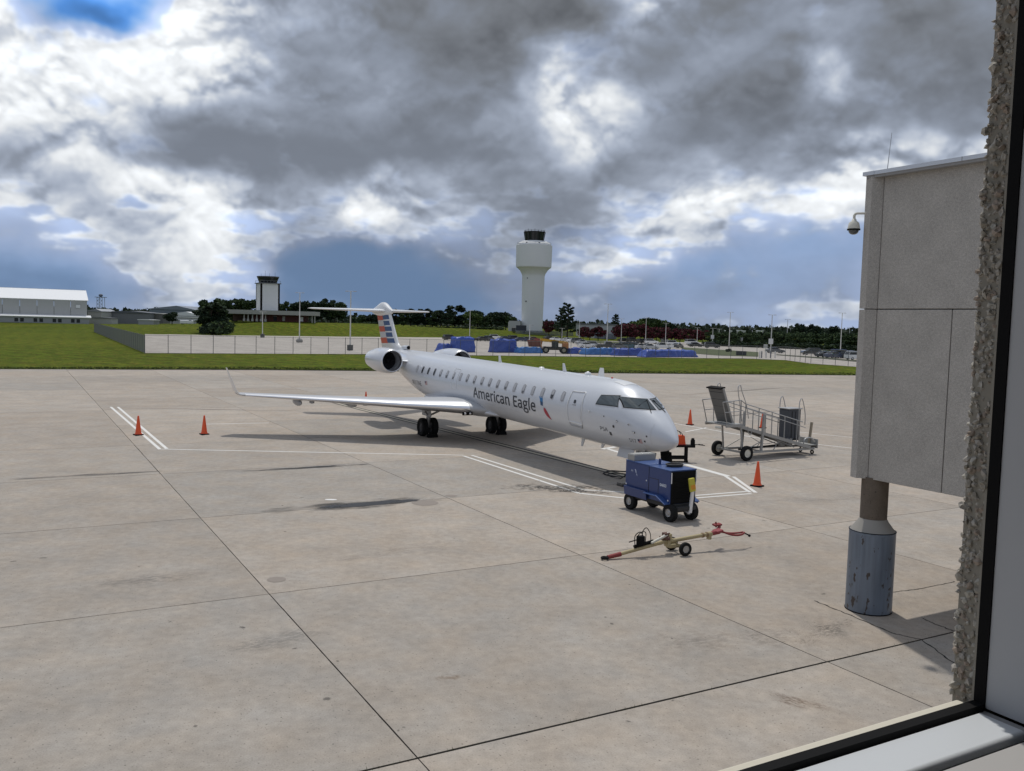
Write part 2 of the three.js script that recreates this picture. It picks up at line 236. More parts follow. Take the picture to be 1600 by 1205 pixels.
{
  // joint filler under the slabs
  const far = EDGE.map((p) => p.clone()), near = [eu(160, 30), eu(-60, 30)];
  sheet('joint_filler', [...far.slice().reverse(), V(-120, 0, -60), V(-120, 0, 60), V(160, 0, 60), V(160, 0, -100)], -0.035, mat([0.1, 0.095, 0.088], 1), 1, apron); { const a = eu(-12, U0, 0), b = eu(40, U0, 0), d = eu(0, 0.024, 0); sheet('joint_sealant', [a.clone().add(d), b.clone().add(d), b.clone().sub(d), a.clone().sub(d)], -0.02, mat([0.018, 0.017, 0.016], 0.9), 1, apron); }
  const inside = (p) => { for (let i = 0; i < EDGE.length - 1; i++) { const a = EDGE[i], b = EDGE[i + 1]; if (p.x >= a.x && p.x <= b.x) return p.z - lerp(a.z, b.z, (p.x - a.x) / (b.x - a.x)); } return p.x < EDGE[0].x ? p.z - EDGE[0].z : p.z - EDGE[EDGE.length - 1].z; };
  const tone = (x, z) => {
    const a = fbm(x * 0.06, 1, z * 0.06, 4), b = fbm(x * 0.35, 4, z * 0.35, 4), w = fbm(x * 0.16 + 7, 6, z * 0.16, 3), s = fbm(x * 1.6, 8, z * 1.6, 3), k = 1 + 0.16 * a + 0.06 * b + 0.03 * s;
    return [k * (1 + 0.03 * w), k, k * (1 - 0.035 * w)];
  };
  const R = rngOf(5), list = [];
  for (let i = -12; i < 22; i++) for (let j = -13; j < 5; j++) {
    const c = eu(E0 + (i + 0.5) * SLAB, U0 + (j + 0.5) * SLAB), t = 0.915 + 0.16 * R(), hue = (R() - 0.5) * 0.05, off = [R(), R()], rot = Math.floor(R() * 4), gap = [0.006 + 0.007 * R(), 0.006 + 0.007 * R()];
    if (inside(c) < -6 || c.x < -80 || c.x > 130) continue;
    list.push({ i, j, c, t, hue, off, rot, gap, d: c.length(), seen: Math.abs(Math.atan2(c.x, -c.z)) < 0.85 });
  }
  list.sort((a, b) => (b.seen - a.seen) || a.d - b.d);
  const rest = [];
  list.forEach((s, n) => {
    const e0 = E0 + s.i * SLAB + s.gap[0], e1 = E0 + (s.i + 1) * SLAB - s.gap[0]; let u0 = U0 + s.j * SLAB + s.gap[1], u1 = U0 + (s.j + 1) * SLAB - s.gap[1];
    if (s.j === -1) u1 -= 0.013; if (s.j === 0) u0 += 0.013;      // the widest joint
    const N = s.d < 24 ? 30 : s.d < 50 ? 16 : 8, P = [], C = [], T = [], I = [];
    const corner = [eu(e0, u0), eu(e1, u0), eu(e1, u1), eu(e0, u1)], cut = corner.some((p) => inside(p) < 0.02);
    const paint = (p) => { const k = tone(p.x, p.z); C.push(k[0] * s.t * (1 + s.hue), k[1] * s.t, k[2] * s.t * (1 - s.hue)); let a = toE(p) - e0 + s.off[0] * SLAB, b = toU(p) - u0 + s.off[1] * SLAB; for (let q = 0; q < s.rot; q++) [a, b] = [-b, a]; T.push(a, b); };
    if (!cut) {
      for (let y = 0; y <= N; y++) for (let x = 0; x <= N; x++) {
        const ed = (x === 0 || x === N || y === 0 || y === N) && s.d < 40, jag = ed ? 0.008 * n3(x * 3.1 + s.i * 7, y * 3.1, s.j * 5) : 0;
        const p = eu(lerp(e0, e1, x / N) + (x === 0 ? Math.abs(jag) : x === N ? -Math.abs(jag) : 0), lerp(u0, u1, y / N) + (y === 0 ? Math.abs(jag) : y === N ? -Math.abs(jag) : 0)); P.push(p.x, 0, p.z); paint(p);
      }
      for (let y = 0; y < N; y++) for (let x = 0; x < N; x++) { const a = y * (N + 1) + x; I.push(a, a + N + 1, a + 1, a + 1, a + N + 1, a + N + 2); }
      const ring = []; for (let x = 0; x < N; x++) ring.push(x); for (let y = 0; y < N; y++) ring.push(y * (N + 1) + N); for (let x = N; x > 0; x--) ring.push(N * (N + 1) + x); for (let y = N; y > 0; y--) ring.push(y * (N + 1));
      const base = P.length / 3; ring.forEach((v) => { for (const yy of [0, -0.04]) { P.push(P[v * 3], yy, P[v * 3 + 2]); C.push(0.5 * s.t, 0.5 * s.t, 0.5 * s.t); T.push(T[v * 2], T[v * 2 + 1] + yy); } });
      ring.forEach((_, q) => { const a = base + q * 2, b = base + ((q + 1) % ring.length) * 2; I.push(a, b, a + 1, b, b + 1, a + 1); });
    } else {
      let poly = corner.map((p) => p.clone());
      for (let q = 0; q < EDGE.length - 1; q++) { const a = EDGE[q], b = EDGE[q + 1]; if (corner.every((p) => p.x > b.x || p.x < a.x)) continue; const side = (p) => p.z - lerp(a.z, b.z, (p.x - a.x) / (b.x - a.x)), out = []; poly.forEach((p, k) => { const r = poly[(k + 1) % poly.length], sp = side(p), sr = side(r); if (sp >= 0) out.push(p); if (sp * sr < 0) out.push(p.clone().lerp(r, sp / (sp - sr))); }); poly = out; }
      if (poly.length < 3) return;
      poly.forEach((p) => { P.push(p.x, 0, p.z); paint(p); }); for (let q = 1; q < poly.length - 1; q++) I.push(0, q + 1, q);
    }
    const g = new THREE.BufferGeometry(); g.setAttribute('position', new THREE.Float32BufferAttribute(P, 3)); g.setAttribute('color', new THREE.Float32BufferAttribute(C, 3)); g.setAttribute('uv', new THREE.Float32BufferAttribute(T, 2)); g.setIndex(I); g.computeVertexNormals();
    if (n < 298) { const o = new THREE.Mesh(g, slabMat); o.name = 'concrete_slab'; apron.add(o); } else rest.push(g.toNonIndexed());
  });
  if (rest.length) { const o = stuff(new THREE.Mesh(mergeGeometries(rest), slabMat)); o.name = 'outer_slabs'; apron.add(o); }
  // dark strip painted in for the shadowed drop where the slabs end
  const edgeShade = [...EDGE.map((p) => p.clone()), ...EDGE.map((p) => p.clone().add(V(0, 0, -1.9))).reverse()];
  struct(sheet('edge_shade_strip', edgeShade, -0.05, mat([0.05, 0.045, 0.035], 1), 1));
}

// painted lines on the slabs
const paintTex = tex(512, (u, v, c) => { const a = tileFbm(u, v, 30, 4.1, 4); c[0] = c[1] = c[2] = 255; c[3] = 255 * ss(-0.42, -0.05, a + 0.3); });
paintTex.repeat.set(0.5, 0.5);
const whitePaint = new THREE.MeshStandardMaterial({ color: rgb(0.72, 0.71, 0.68), map: paintTex, roughness: 0.8, transparent: true });
const blackPaint = new THREE.MeshStandardMaterial({ color: rgb(0.03, 0.03, 0.03), map: paintTex, roughness: 0.85, transparent: true });
const palePaint = new THREE.MeshStandardMaterial({ color: rgb(0.5, 0.46, 0.36), map: paintTex, roughness: 0.85, transparent: true });
const strip = (a, b, w, m, name, y = 0.004, parent) => { const d = b.clone().sub(a).normalize(), s = V(-d.z, 0, d.x).multiplyScalar(w / 2); return sheet(name, [a.clone().add(s), b.clone().add(s), b.clone().sub(s), a.clone().sub(s)], y, m, 1, parent); };
{
  const mk = struct(new THREE.Group()); mk.name = 'stand_markings'; scene.add(mk);
  const line = (q, w = 0.14, m = whitePaint, y = 0.004) => { for (let i = 0; i < q.length - 1; i++) strip(gnd(...q[i]), gnd(...q[i + 1]), w, m, 'painted_line', y, mk); };
  line([[173, 636], [250, 702.5]]); line([[184, 636], [260.5, 701.5]]);
  line([[252, 702], [500, 707], [724, 711.5]], 0.13);
  line([[724, 712.5], [905, 771], [985, 779.5]]); line([[737, 711.6], [912, 765.5], [985, 770]]);
  line([[1086, 778.5], [1174, 771.5]], 0.12); line([[1086, 774.5], [1168, 768]], 0.12);
  line([[1181, 770], [1146, 745]]); line([[1172, 769.5], [1134, 744.5]]);
  line([[1138, 744.5], [1086, 730], [1064, 724]], 0.3);
  line([[941, 702], [967, 697.5]], 0.25); line([[948, 701], [985, 712.5]], 0.22);
  line([[1049, 661], [1102, 670], [1180, 684], [1345, 702]], 0.12); line([[1071, 675], [1104, 668.5]], 0.12); line([[1215, 672], [1345, 685]], 0.1);
  line([[318, 663], [420, 661]], 0.12);
  // the lead-in line: pale stripe edged black, straight under the aircraft
  const A = gnd(478, 618), B = gnd(984, 745.5), d = B.clone().sub(A).normalize(), s = V(-d.z, 0, d.x);
  for (const [o, w, m] of [[0, 0.15, palePaint], [0.19, 0.13, blackPaint], [-0.19, 0.13, blackPaint]]) strip(A.clone().addScaledVector(s, o), B.clone().addScaledVector(s, o), w, m, 'painted_line', 0.004, mk);
}

// stains, patches and cracks
function stain(name, c, len, wid, turn, color, seed, y, opts = {}) {
  const t = tex(176, (u, v, o) => {
    const x = (u - 0.5) * 2, z = (v - 0.5) * 2, q = fbm(u * (opts.fx ?? 6), seed, v * (opts.fz ?? 3), 5) * 1.1, r = Math.sqrt(x * x + z * z);
    o[0] = o[1] = o[2] = 255; o[3] = 255 * (opts.max ?? 0.9) * ss(0.0, opts.soft ?? 0.6, 0.95 - r + q * 0.9 - (opts.bias ?? 0.15)) * ss(1, 0.86, Math.abs(x)) * ss(1, 0.8, Math.abs(z)) * (opts.grain ? ss(-0.3, 0.25, fbm(u * 40, seed, v * (opts.gz ?? 14), 3)) : 1);
  });
  t.wrapS = t.wrapT = THREE.ClampToEdgeWrapping;
  const g = new THREE.PlaneGeometry(len, wid).rotateX(-Math.PI / 2), o = new THREE.Mesh(g, new THREE.MeshStandardMaterial({ color: rgb(...color), map: t, roughness: opts.rough ?? 0.9, transparent: true }));
  o.name = numbered(name); o.position.set(c.x, y, c.z); o.rotation.y = turn; struct(o); scene.add(o); return o;
}
{
  const oil = [0.02, 0.02, 0.022], g = (x, y) => gnd(x, y);
  stain('oil_stain', g(552, 789), 6.2, 1.5, TH, [0.05, 0.05, 0.05], 1.2, 0.0045, { soft: 0.8, max: 0.7, bias: 0.0 });
  stain('oil_stain', g(583, 787), 3.6, 0.62, TH, oil, 3.3, 0.0085, { soft: 0.35, bias: -0.05, rough: 0.4 });
  stain('oil_stain', g(478, 731), 5.4, 0.5, TH, [0.05, 0.05, 0.05], 5.1, 0.0045, { soft: 0.6, max: 0.75, bias: 0 });
  stain('oil_stain', g(505, 728.5), 2.2, 0.18, TH, oil, 6.1, 0.0085, { soft: 0.4, rough: 0.35 });
  stain('oil_stain', g(150, 742), 9, 0.6, TH, [0.09, 0.09, 0.09], 7.1, 0.0045, { soft: 0.8, max: 0.6 });
  stain('tyre_scuff', g(868, 762), 5.2, 1.7, TH - 0.5, [0.04, 0.04, 0.04], 2.7, 0.0085, { grain: 1, max: 0.7, fx: 9 });
  stain('tyre_scuff', g(905, 768), 3.0, 0.9, TH - 0.5, [0.03, 0.03, 0.03], 8.7, 0.0125, { grain: 1, max: 0.8, fx: 9 });
  stain('rust_stain', g(1250, 1098), 2.4, 0.5, -0.62, [0.19, 0.12, 0.075], 4.4, 0.0045, { soft: 1.1, max: 0.6, grain: 1, gz: 30 });
  stain('rust_stain', g(700, 1060), 0.6, 0.35, 0.3, [0.28, 0.2, 0.13], 9.4, 0.0045, { soft: 1.1, max: 0.5 });
  stain('dirt_stain', g(1290, 985), 3.2, 1.3, TH + 0.1, [0.13, 0.115, 0.1], 10.4, 0.0045, { soft: 1.2, max: 0.55, grain: 1, gz: 40 });
  stain('dirt_stain', g(1130, 1000), 4.5, 2.2, 0.4, [0.2, 0.17, 0.145], 11.4, 0.0045, { soft: 1.4, max: 0.4, grain: 1, gz: 40 });
  stain('dirt_stain', g(250, 905), 5, 1.6, TH, [0.2, 0.19, 0.18], 12.4, 0.0045, { soft: 1.3, max: 0.4, grain: 1, gz: 40 });
  stain('dirt_stain', g(420, 1000), 3.6, 1.6, TH, [0.19, 0.185, 0.175], 13.4, 0.0045, { soft: 1.3, max: 0.35, grain: 1, gz: 40 });
  stain('dirt_stain', g(300, 700), 14, 2.6, TH + 0.9, [0.6, 0.58, 0.55], 14.4, 0.0045, { soft: 1.4, max: 0.28 });
  stain('dirt_stain', g(640, 860), 6, 1.4, TH, [0.17, 0.165, 0.16], 15.4, 0.0045, { soft: 1.3, max: 0.4, grain: 1, gz: 40 });
  stain('dirt_stain', g(1300, 780), 9, 1.5, TH - 0.2, [0.2, 0.185, 0.17], 16.4, 0.0045, { soft: 1.3, max: 0.4, grain: 1, gz: 30 });
  stain('skid_mark', g(1190, 645), 26, 0.7, TH + 0.28, [0.13, 0.12, 0.11], 17.4, 0.0045, { soft: 0.9, max: 0.55 });
  stain('skid_mark', g(1170, 610), 34, 1.2, TH + 0.3, [0.16, 0.145, 0.13], 18.4, 0.0045, { soft: 0.9, max: 0.5 });
  stain('skid_mark', g(330, 640), 16, 0.5, 0.1, [0.16, 0.145, 0.13], 19.4, 0.0045, { soft: 0.9, max: 0.5 });
  stain('skid_mark', g(760, 600), 30, 0.9, TH + 0.2, [0.18, 0.16, 0.145], 20.4, 0.0045, { soft: 0.9, max: 0.45 });
  for (const [x, y, r] of [[432, 906, 0.2], [664, 786, 0.42], [705, 775, 0.2]]) { const o = struct(new THREE.Mesh(new THREE.CircleGeometry(r, 28).rotateX(-Math.PI / 2), mat([0.27, 0.235, 0.205], 0.95))); o.name = numbered('round_patch'); o.position.copy(gnd(x, y)).setY(0.005); scene.add(o); }
  { const o = struct(new THREE.Mesh(new THREE.CircleGeometry(0.24, 20).rotateX(-Math.PI / 2), mat([0.75, 0.74, 0.72], 0.9))); o.name = numbered('round_patch'); o.scale.set(0.8, 1, 0.45); o.position.copy(gnd(517, 781)).setY(0.005); scene.add(o); }
  // small drips share a texture
  const dropT = tex(96, (u, v, o) => { const r = Math.hypot(u - 0.5, v - 0.5) * 2 + 0.5 * fbm(u * 5, 3, v * 5, 3); o[0] = o[1] = o[2] = 255; o[3] = 110 * ss(0.85, 0.35, r); });
  for (const t of [dropT]) t.wrapS = t.wrapT = THREE.ClampToEdgeWrapping;
  const dropM = new THREE.MeshStandardMaterial({ color: rgb(0.07, 0.066, 0.06), map: dropT, transparent: true, roughness: 0.85 }), RR = rngOf(808);
  const lay = (name, c, w, d, turn, m, y) => { const o = struct(new THREE.Mesh(new THREE.PlaneGeometry(w, d).rotateX(-Math.PI / 2), m)); o.name = numbered(name); o.position.set(c.x, y, c.z); o.rotation.y = turn; scene.add(o); };
  for (const [cx, cy, n, sx, sy] of [[900, 760, 9, 120, 30], [560, 800, 7, 160, 40], [820, 920, 10, 300, 120], [250, 900, 8, 240, 120], [1100, 1010, 9, 200, 120], [420, 1090, 6, 260, 90], [1240, 820, 8, 120, 60]]) for (let i = 0; i < n; i++) { const c = gnd(cx + (RR() - 0.5) * 2 * sx, cy + (RR() - 0.5) * 2 * sy), s = 0.04 + 0.16 * RR() * RR(); lay('oil_spot', c, s * (1 + RR()), s, RR() * 6, dropM, 0.0062); }
  // ragged cracks by the column
  const crack = (q, w, seed) => {
    const pts = []; for (let i = 0; i < q.length - 1; i++) for (let k = 0; k < 14; k++) pts.push(gnd(...q[i]).lerp(gnd(...q[i + 1]), k / 14)); pts.push(gnd(...q[q.length - 1]));
    const L = [], Rr = []; pts.forEach((p, i) => { const a = pts[Math.max(0, i - 1)], b = pts[Math.min(pts.length - 1, i + 1)], d = b.clone().sub(a).normalize(), s = V(-d.z, 0, d.x), o = 0.07 * fbm(i * 0.33, seed, 1, 3), ww = w * (0.5 + Math.abs(n3(i * 0.7, seed, 4)) * 1.4); L.push(p.clone().addScaledVector(s, o + ww)); Rr.push(p.clone().addScaledVector(s, o - ww)); });
    return sheet('pavement_crack', [...L, ...Rr.reverse()], 0.0055, mat([0.018, 0.017, 0.015], 1));
  };
  for (const [q, w, s] of [[[[1272, 939], [1325, 960], [1395, 990], [1440, 1000], [1495, 1040]], 0.016, 1], [[[1395, 926], [1440, 920], [1492, 909]], 0.014, 2], [[[1440, 966], [1462, 976], [1495, 988]], 0.016, 3]]) struct(crack(q, w, s));
  // weeds in the widest joint
  const R = rngOf(77), blade = new THREE.BufferGeometry(); blade.setAttribute('position', new THREE.Float32BufferAttribute([-0.004, 0, 0, 0.004, 0, 0, 0.002, 0.05, 0.012], 3)); blade.computeVertexNormals();
  const n = 900, wd = new THREE.InstancedMesh(blade, mat([0.07, 0.085, 0.03], 1), n), m = new THREE.Matrix4();
  for (let i = 0; i < n; i++) { const e = lerp(1.5, 15, Math.pow(R(), 1.4)), q = n3(e * 1.1, 2, 3); const p = eu(e, U0 + (R() - 0.5) * 0.05, -0.03); m.compose(p, new THREE.Quaternion().setFromEuler(new THREE.Euler((R() - 0.5) * 1.4, R() * 6.3, (R() - 0.5) * 1.4)), V(1, 1, 1).multiplyScalar(q > -0.05 ? 0.5 + R() * 1.1 : 0.25)); wd.setMatrixAt(i, m); }
  wd.name = 'joint_weeds'; stuff(wd); tag(wd, 'tiny weeds growing in the wide slab joint', 'weeds'); scene.add(wd);
}

// ---------------------------------------------------------------- car park and roads beyond the grass
const lotTex = tex(512, (u, v, c) => { const a = tileFbm(u, v, 7, 3.2, 4), b = tileFbm(u, v, 50, 5.2, 3), k = 1 + 0.16 * a + 0.12 * b; c[0] = 170 * k; c[1] = 163 * k; c[2] = 155 * k; }); lotTex.repeat.set(1 / 30, 1 / 30);
const lotMat = new THREE.MeshStandardMaterial({ map: lotTex, roughness: 0.95 });
struct(sheet('car_park', [[226, 551.5], [400, 552.5], [640, 553.5], [770, 555.5], [960, 557.5], [1085, 559.5], [1160, 560], [1227, 562.5], [1267, 568], [1346, 573.5], [1500, 582], [1500, 560], [1345, 553.5], [1280, 547.5], [1200, 540.5], [1100, 533], [1000, 531], [850, 530.5], [700, 527.5], [500, 525.7], [350, 523.8], [226, 521.8]].map(([x, y]) => gnd(x, y)), -0.02, lotMat, 1));
struct(sheet('grass_median', [[1062, 542.5], [1185, 550.5], [1185, 557.5], [1120, 555.5], [1078, 552]].map(([x, y]) => gnd(x, y)), 0.04, mat([0.07, 0.085, 0.03], 1)));
struct(sheet('grass_median', [[1213, 555], [1290, 561], [1345, 566], [1345, 564], [1285, 558.5], [1213, 553.8]].map(([x, y]) => gnd(x, y)), 0.04, mat([0.06, 0.065, 0.035], 1)));
struct(sheet('grass_median', [[905, 535.5], [975, 538], [975, 534.8], [905, 531.5]].map(([x, y]) => gnd(x, y)), 0.04, mat([0.075, 0.085, 0.03], 1)));

// ---------------------------------------------------------------- regional jet, nose at (5.57, -29.47), parked on the grid
const M = {
  silver: new THREE.MeshPhysicalMaterial({ color: rgb(0.62, 0.645, 0.69), roughness: 0.34, metalness: 0.1, clearcoat: 0.6, clearcoatRoughness: 0.16 }),
  white: new THREE.MeshPhysicalMaterial({ color: rgb(0.74, 0.75, 0.76), roughness: 0.38, clearcoat: 0.5, clearcoatRoughness: 0.2 }),
  grey: mat([0.42, 0.43, 0.45], 0.45, 0.1), bareMetal: mat([0.78, 0.78, 0.8], 0.28, 0.9), dullMetal: mat([0.5, 0.5, 0.5], 0.5, 0.8), black: new THREE.MeshPhysicalMaterial({ color: rgb(0.006, 0.006, 0.0065), roughness: 0.8, specularIntensity: 0.35 }), rubber: new THREE.MeshPhysicalMaterial({ color: rgb(0.012, 0.012, 0.0125), roughness: 0.85, specularIntensity: 0.5 }),
  darkGlass: new THREE.MeshPhysicalMaterial({ color: rgb(0.05, 0.065, 0.07), roughness: 0.05, specularIntensity: 1, clearcoat: 1, clearcoatRoughness: 0.03 }), shade: mat([0.4, 0.41, 0.435], 0.6), darkWindow: mat([0.03, 0.032, 0.036], 0.25), fan: mat([0.035, 0.035, 0.04], 0.4, 0.6),
  red: mat([0.55, 0.075, 0.035], 0.4), redDark: mat([0.4, 0.03, 0.045], 0.4), blue: mat([0.022, 0.07, 0.2], 0.4), paleGrey: mat([0.55, 0.56, 0.58], 0.45), dimWindow: mat([0.13, 0.135, 0.145], 0.35), hub: mat([0.07, 0.07, 0.075], 0.6, 0.3), beacon: mat([0.5, 0.02, 0.02], 0.3),
};
const jet = thing('regional_jet', 'silver twin engine regional jet with striped tail parked behind the blue power cart', 'airplane', V(5.567, -0.2332, -29.47));
jet.rotation.set(0.0138, 0.4933, 0, 'YXZ');
{
  const A = (a, y, r) => V(-r, y, -a);   // a metres behind the nose, y up, r to the aircraft's right
  // stations: a, top, bottom, half width
  const ST_ = [[0, 2.04, 2.04, 0], [0.03, 2.12, 1.965, 0.08], [0.1, 2.225, 1.895, 0.15], [0.25, 2.39, 1.8, 0.27], [0.5, 2.61, 1.7, 0.44], [0.85, 2.85, 1.61, 0.63], [1.22, 3.08, 1.555, 0.79], [1.55, 3.28, 1.52, 0.9], [1.83, 3.45, 1.49, 0.98], [2.2, 3.64, 1.46, 1.085], [2.63, 3.76, 1.435, 1.14], [3.2, 3.855, 1.415, 1.19], [3.86, 3.9, 1.4, 1.23], [5, 3.9, 1.4, 1.25], [8, 3.9, 1.4, 1.25], [14, 3.9, 1.4, 1.25], [18.5, 3.9, 1.4, 1.25], [19.8, 3.9, 1.45, 1.245], [21, 3.9, 1.62, 1.22], [22.4, 3.9, 1.93, 1.12], [24, 3.88, 2.33, 0.9], [25.6, 3.83, 2.72, 0.62], [27, 3.73, 3.02, 0.38], [28.1, 3.6, 3.22, 0.2], [28.6, 3.5, 3.32, 0.1]];
  const slope = (k, c) => { if (k <= 0 || k >= ST_.length - 1) return k <= 0 ? (ST_[1][c] - ST_[0][c]) / (ST_[1][0] - ST_[0][0]) : 0; const d0 = (ST_[k][c] - ST_[k - 1][c]) / (ST_[k][0] - ST_[k - 1][0]), d1 = (ST_[k + 1][c] - ST_[k][c]) / (ST_[k + 1][0] - ST_[k][0]); return d0 * d1 <= 0 ? 0 : 2 * d0 * d1 / (d0 + d1); };
  const val = (a, c) => { a = Math.max(0, Math.min(28.6, a)); let k = 0; while (k < ST_.length - 2 && ST_[k + 1][0] < a) k++; const h = ST_[k + 1][0] - ST_[k][0], t = (a - ST_[k][0]) / h, y0 = ST_[k][c], y1 = ST_[k + 1][c], m0 = slope(k, c) * h, m1 = slope(k + 1, c) * h; return (2 * t ** 3 - 3 * t * t + 1) * y0 + (t ** 3 - 2 * t * t + t) * m0 + (3 * t * t - 2 * t ** 3) * y1 + (t ** 3 - t * t) * m1; };
  const sec = (a) => { const top = val(a, 1), bot = val(a, 2); return { yc: (top + bot) / 2, hh: (top - bot) / 2, hw: val(a, 3) }; };
  const P = (a, t) => { const s = sec(a); return A(a, s.yc + s.hh * Math.sin(t), s.hw * Math.cos(t)); };   // t = 0 is the right side, 90 degrees the crown
  const tOf = (a, y) => { const s = sec(a); return Math.asin(Math.max(-1, Math.min(1, (y - s.yc) / s.hh))); };
  // hull
  {
    const stations = []; for (let k = 0; k < 26; k++) stations.push(4 * (k / 26) ** 1.9); for (let a = 4; a < 19; a += 0.75) stations.push(a); for (let a = 19; a <= 28.6; a += 0.3) stations.push(a); stations.push(28.6);
    const n = 72, pos = [], idx = [], uv = []; stations.forEach((a) => { for (let k = 0; k <= n; k++) { const p = P(a, k / n * 2 * Math.PI); pos.push(p.x, p.y, p.z); uv.push(a, k / n * 8); } });
    for (let i = 0; i < stations.length - 1; i++) for (let k = 0; k < n; k++) { const a = i * (n + 1) + k, b = a + n + 1; idx.push(a, a + 1, b, a + 1, b + 1, b); }
    const g = new THREE.BufferGeometry(); g.setAttribute('position', new THREE.Float32BufferAttribute(pos, 3)); g.setAttribute('uv', new THREE.Float32BufferAttribute(uv, 2)); g.setIndex(idx); g.computeVertexNormals();
    const nn = g.attributes.normal; for (let i = 0; i < stations.length; i++) { const a = i * (n + 1), b = a + n, v = V(nn.getX(a) + nn.getX(b), nn.getY(a) + nn.getY(b), nn.getZ(a) + nn.getZ(b)).normalize(); nn.setXYZ(a, v.x, v.y, v.z); nn.setXYZ(b, v.x, v.y, v.z); }
    obj('fuselage', g, M.silver, jet);
  }
  const facing = (pos, nor, idx) => { const p = (k) => V(pos[k * 3], pos[k * 3 + 1], pos[k * 3 + 2]); let sum = 0; for (let i = 0; i < idx.length; i += 3) { const a = p(idx[i]), n = p(idx[i + 1]).sub(a).cross(p(idx[i + 2]).sub(a)), k = idx[i]; sum += n.x * nor[k * 3] + n.y * nor[k * 3 + 1] + n.z * nor[k * 3 + 2]; } if (sum < 0) for (let i = 0; i < idx.length; i += 3) [idx[i + 1], idx[i + 2]] = [idx[i + 2], idx[i + 1]]; return idx; };
  // patches that lie on the hull: f(u, v) gives [a, t]
  const patch = (f, nu, nv, lift) => {
    const pos = [], uv = [], idx = [], nor = [];
    for (let j = 0; j <= nv; j++) for (let i = 0; i <= nu; i++) {
      const [a, t] = f(i / nu, j / nv), p = P(a, t), q = P(a + 0.02, t).sub(P(a - 0.02, t)), r = P(a, t + 0.01).sub(P(a, t - 0.01)), n = r.cross(q).normalize(); const out = p.clone().sub(A(a, sec(a).yc, 0)); if (n.dot(out) < 0) n.negate(); p.addScaledVector(n, lift); pos.push(p.x, p.y, p.z); nor.push(n.x, n.y, n.z); uv.push(i / nu, j / nv);
    }
    for (let j = 0; j < nv; j++) for (let i = 0; i < nu; i++) { const a = j * (nu + 1) + i; idx.push(a, a + 1, a + nu + 2, a, a + nu + 2, a + nu + 1); }
    const g = new THREE.BufferGeometry(); g.setAttribute('position', new THREE.Float32BufferAttribute(pos, 3)); g.setAttribute('normal', new THREE.Float32BufferAttribute(nor, 3)); g.setAttribute('uv', new THREE.Float32BufferAttribute(uv, 2)); g.setIndex(facing(pos, nor, idx)); return g;
  };
  const side = (a, y, s) => { const t = tOf(a, y); return [a, s > 0 ? t : Math.PI - t]; };
  const quadOn = (c, s, lift, nu = 6, nv = 4) => patch((u, v) => { const a = lerp(lerp(c[0][0], c[1][0], u), lerp(c[3][0], c[2][0], u), v), y = lerp(lerp(c[0][1], c[1][1], u), lerp(c[3][1], c[2][1], u), v); return side(a, y, s); }, nu, nv, lift);
  const onHull = (a, y, s, lift) => { const t = tOf(a, y), p = P(a, s > 0 ? t : Math.PI - t), o = p.clone().sub(A(a, sec(a).yc, 0)).normalize(); return p.addScaledVector(o, lift); };
  const loopOn = (pts, s, r, lift) => { const q = []; pts.forEach((p, i) => { const b = pts[(i + 1) % pts.length]; for (let k = 0; k < 5; k++) q.push(onHull(lerp(p[0], b[0], k / 5), lerp(p[1], b[1], k / 5), s, lift)); }); return tube(q, r, q.length * 2, 5, true); };
  // cabin windows: 20 a side, most with the shade down
  const ovalPatch = (a, y, w, h, s, lift) => { const ns = 16, pos = [], nor = [], idx = []; const c = onHull(a, y, s, lift), n0 = c.clone().sub(A(a, sec(a).yc, 0)).normalize(); pos.push(c.x, c.y, c.z); nor.push(n0.x, n0.y, n0.z); for (let k = 0; k < ns; k++) { const q = k / ns * 2 * Math.PI, cx = Math.sign(Math.cos(q)) * Math.abs(Math.cos(q)) ** 0.6, cy = Math.sign(Math.sin(q)) * Math.abs(Math.sin(q)) ** 0.6, p = onHull(a + cx * w / 2, y + cy * h / 2, s, lift), n = p.clone().sub(A(a, sec(a).yc, 0)).normalize(); pos.push(p.x, p.y, p.z); nor.push(n.x, n.y, n.z); idx.push(0, 1 + k, 1 + (k + 1) % ns); } const g = new THREE.BufferGeometry(); g.setAttribute('position', new THREE.Float32BufferAttribute(pos, 3)); g.setAttribute('normal', new THREE.Float32BufferAttribute(nor, 3)); g.setIndex(facing(pos, nor, idx)); return g; };
  const open = { 1: 1, 2: 1, 3: 1, 18: 0.55, 10: 0.3, 11: 0.3, 12: 0.35, 13: 0.4, 15: 0.3, 4: 0.35, 5: 0.4, 6: 0.4, 8: 0.35, 9: 0.35 };
  for (const s of [1, -1]) for (let k = 0; k < 20; k++) {
    const a = 20.26 - k * 0.778, f = s > 0 ? open[k] ?? 0 : 0.5, w = obj('window', ovalPatch(a, 3.08, 0.25, 0.4, s, 0.004), M.shade, jet);
    obj('frame', loopOn([[a - 0.11, 3.25], [a, 3.28], [a + 0.11, 3.25], [a + 0.125, 3.08], [a + 0.11, 2.91], [a, 2.88], [a - 0.11, 2.91], [a - 0.125, 3.08]], s, 0.009, 0.004), M.paleGrey, w);
    obj('pane', ovalPatch(a, 3.08, 0.19, 0.33, s, 0.009), f > 0.95 || k === 18 ? M.darkWindow : M.dimWindow, w);
    if (f < 0.95) obj('shade', quadOn([[a + 0.088, 3.24 ], [a - 0.088, 3.24], [a - 0.088, lerp(2.925, 3.2, f)], [a + 0.088, lerp(2.925, 3.2, f)]], s, 0.013, 2, 4), M.shade, w);
  }
  // flight deck windows
  const tAt = (a, y) => tOf(a, y);
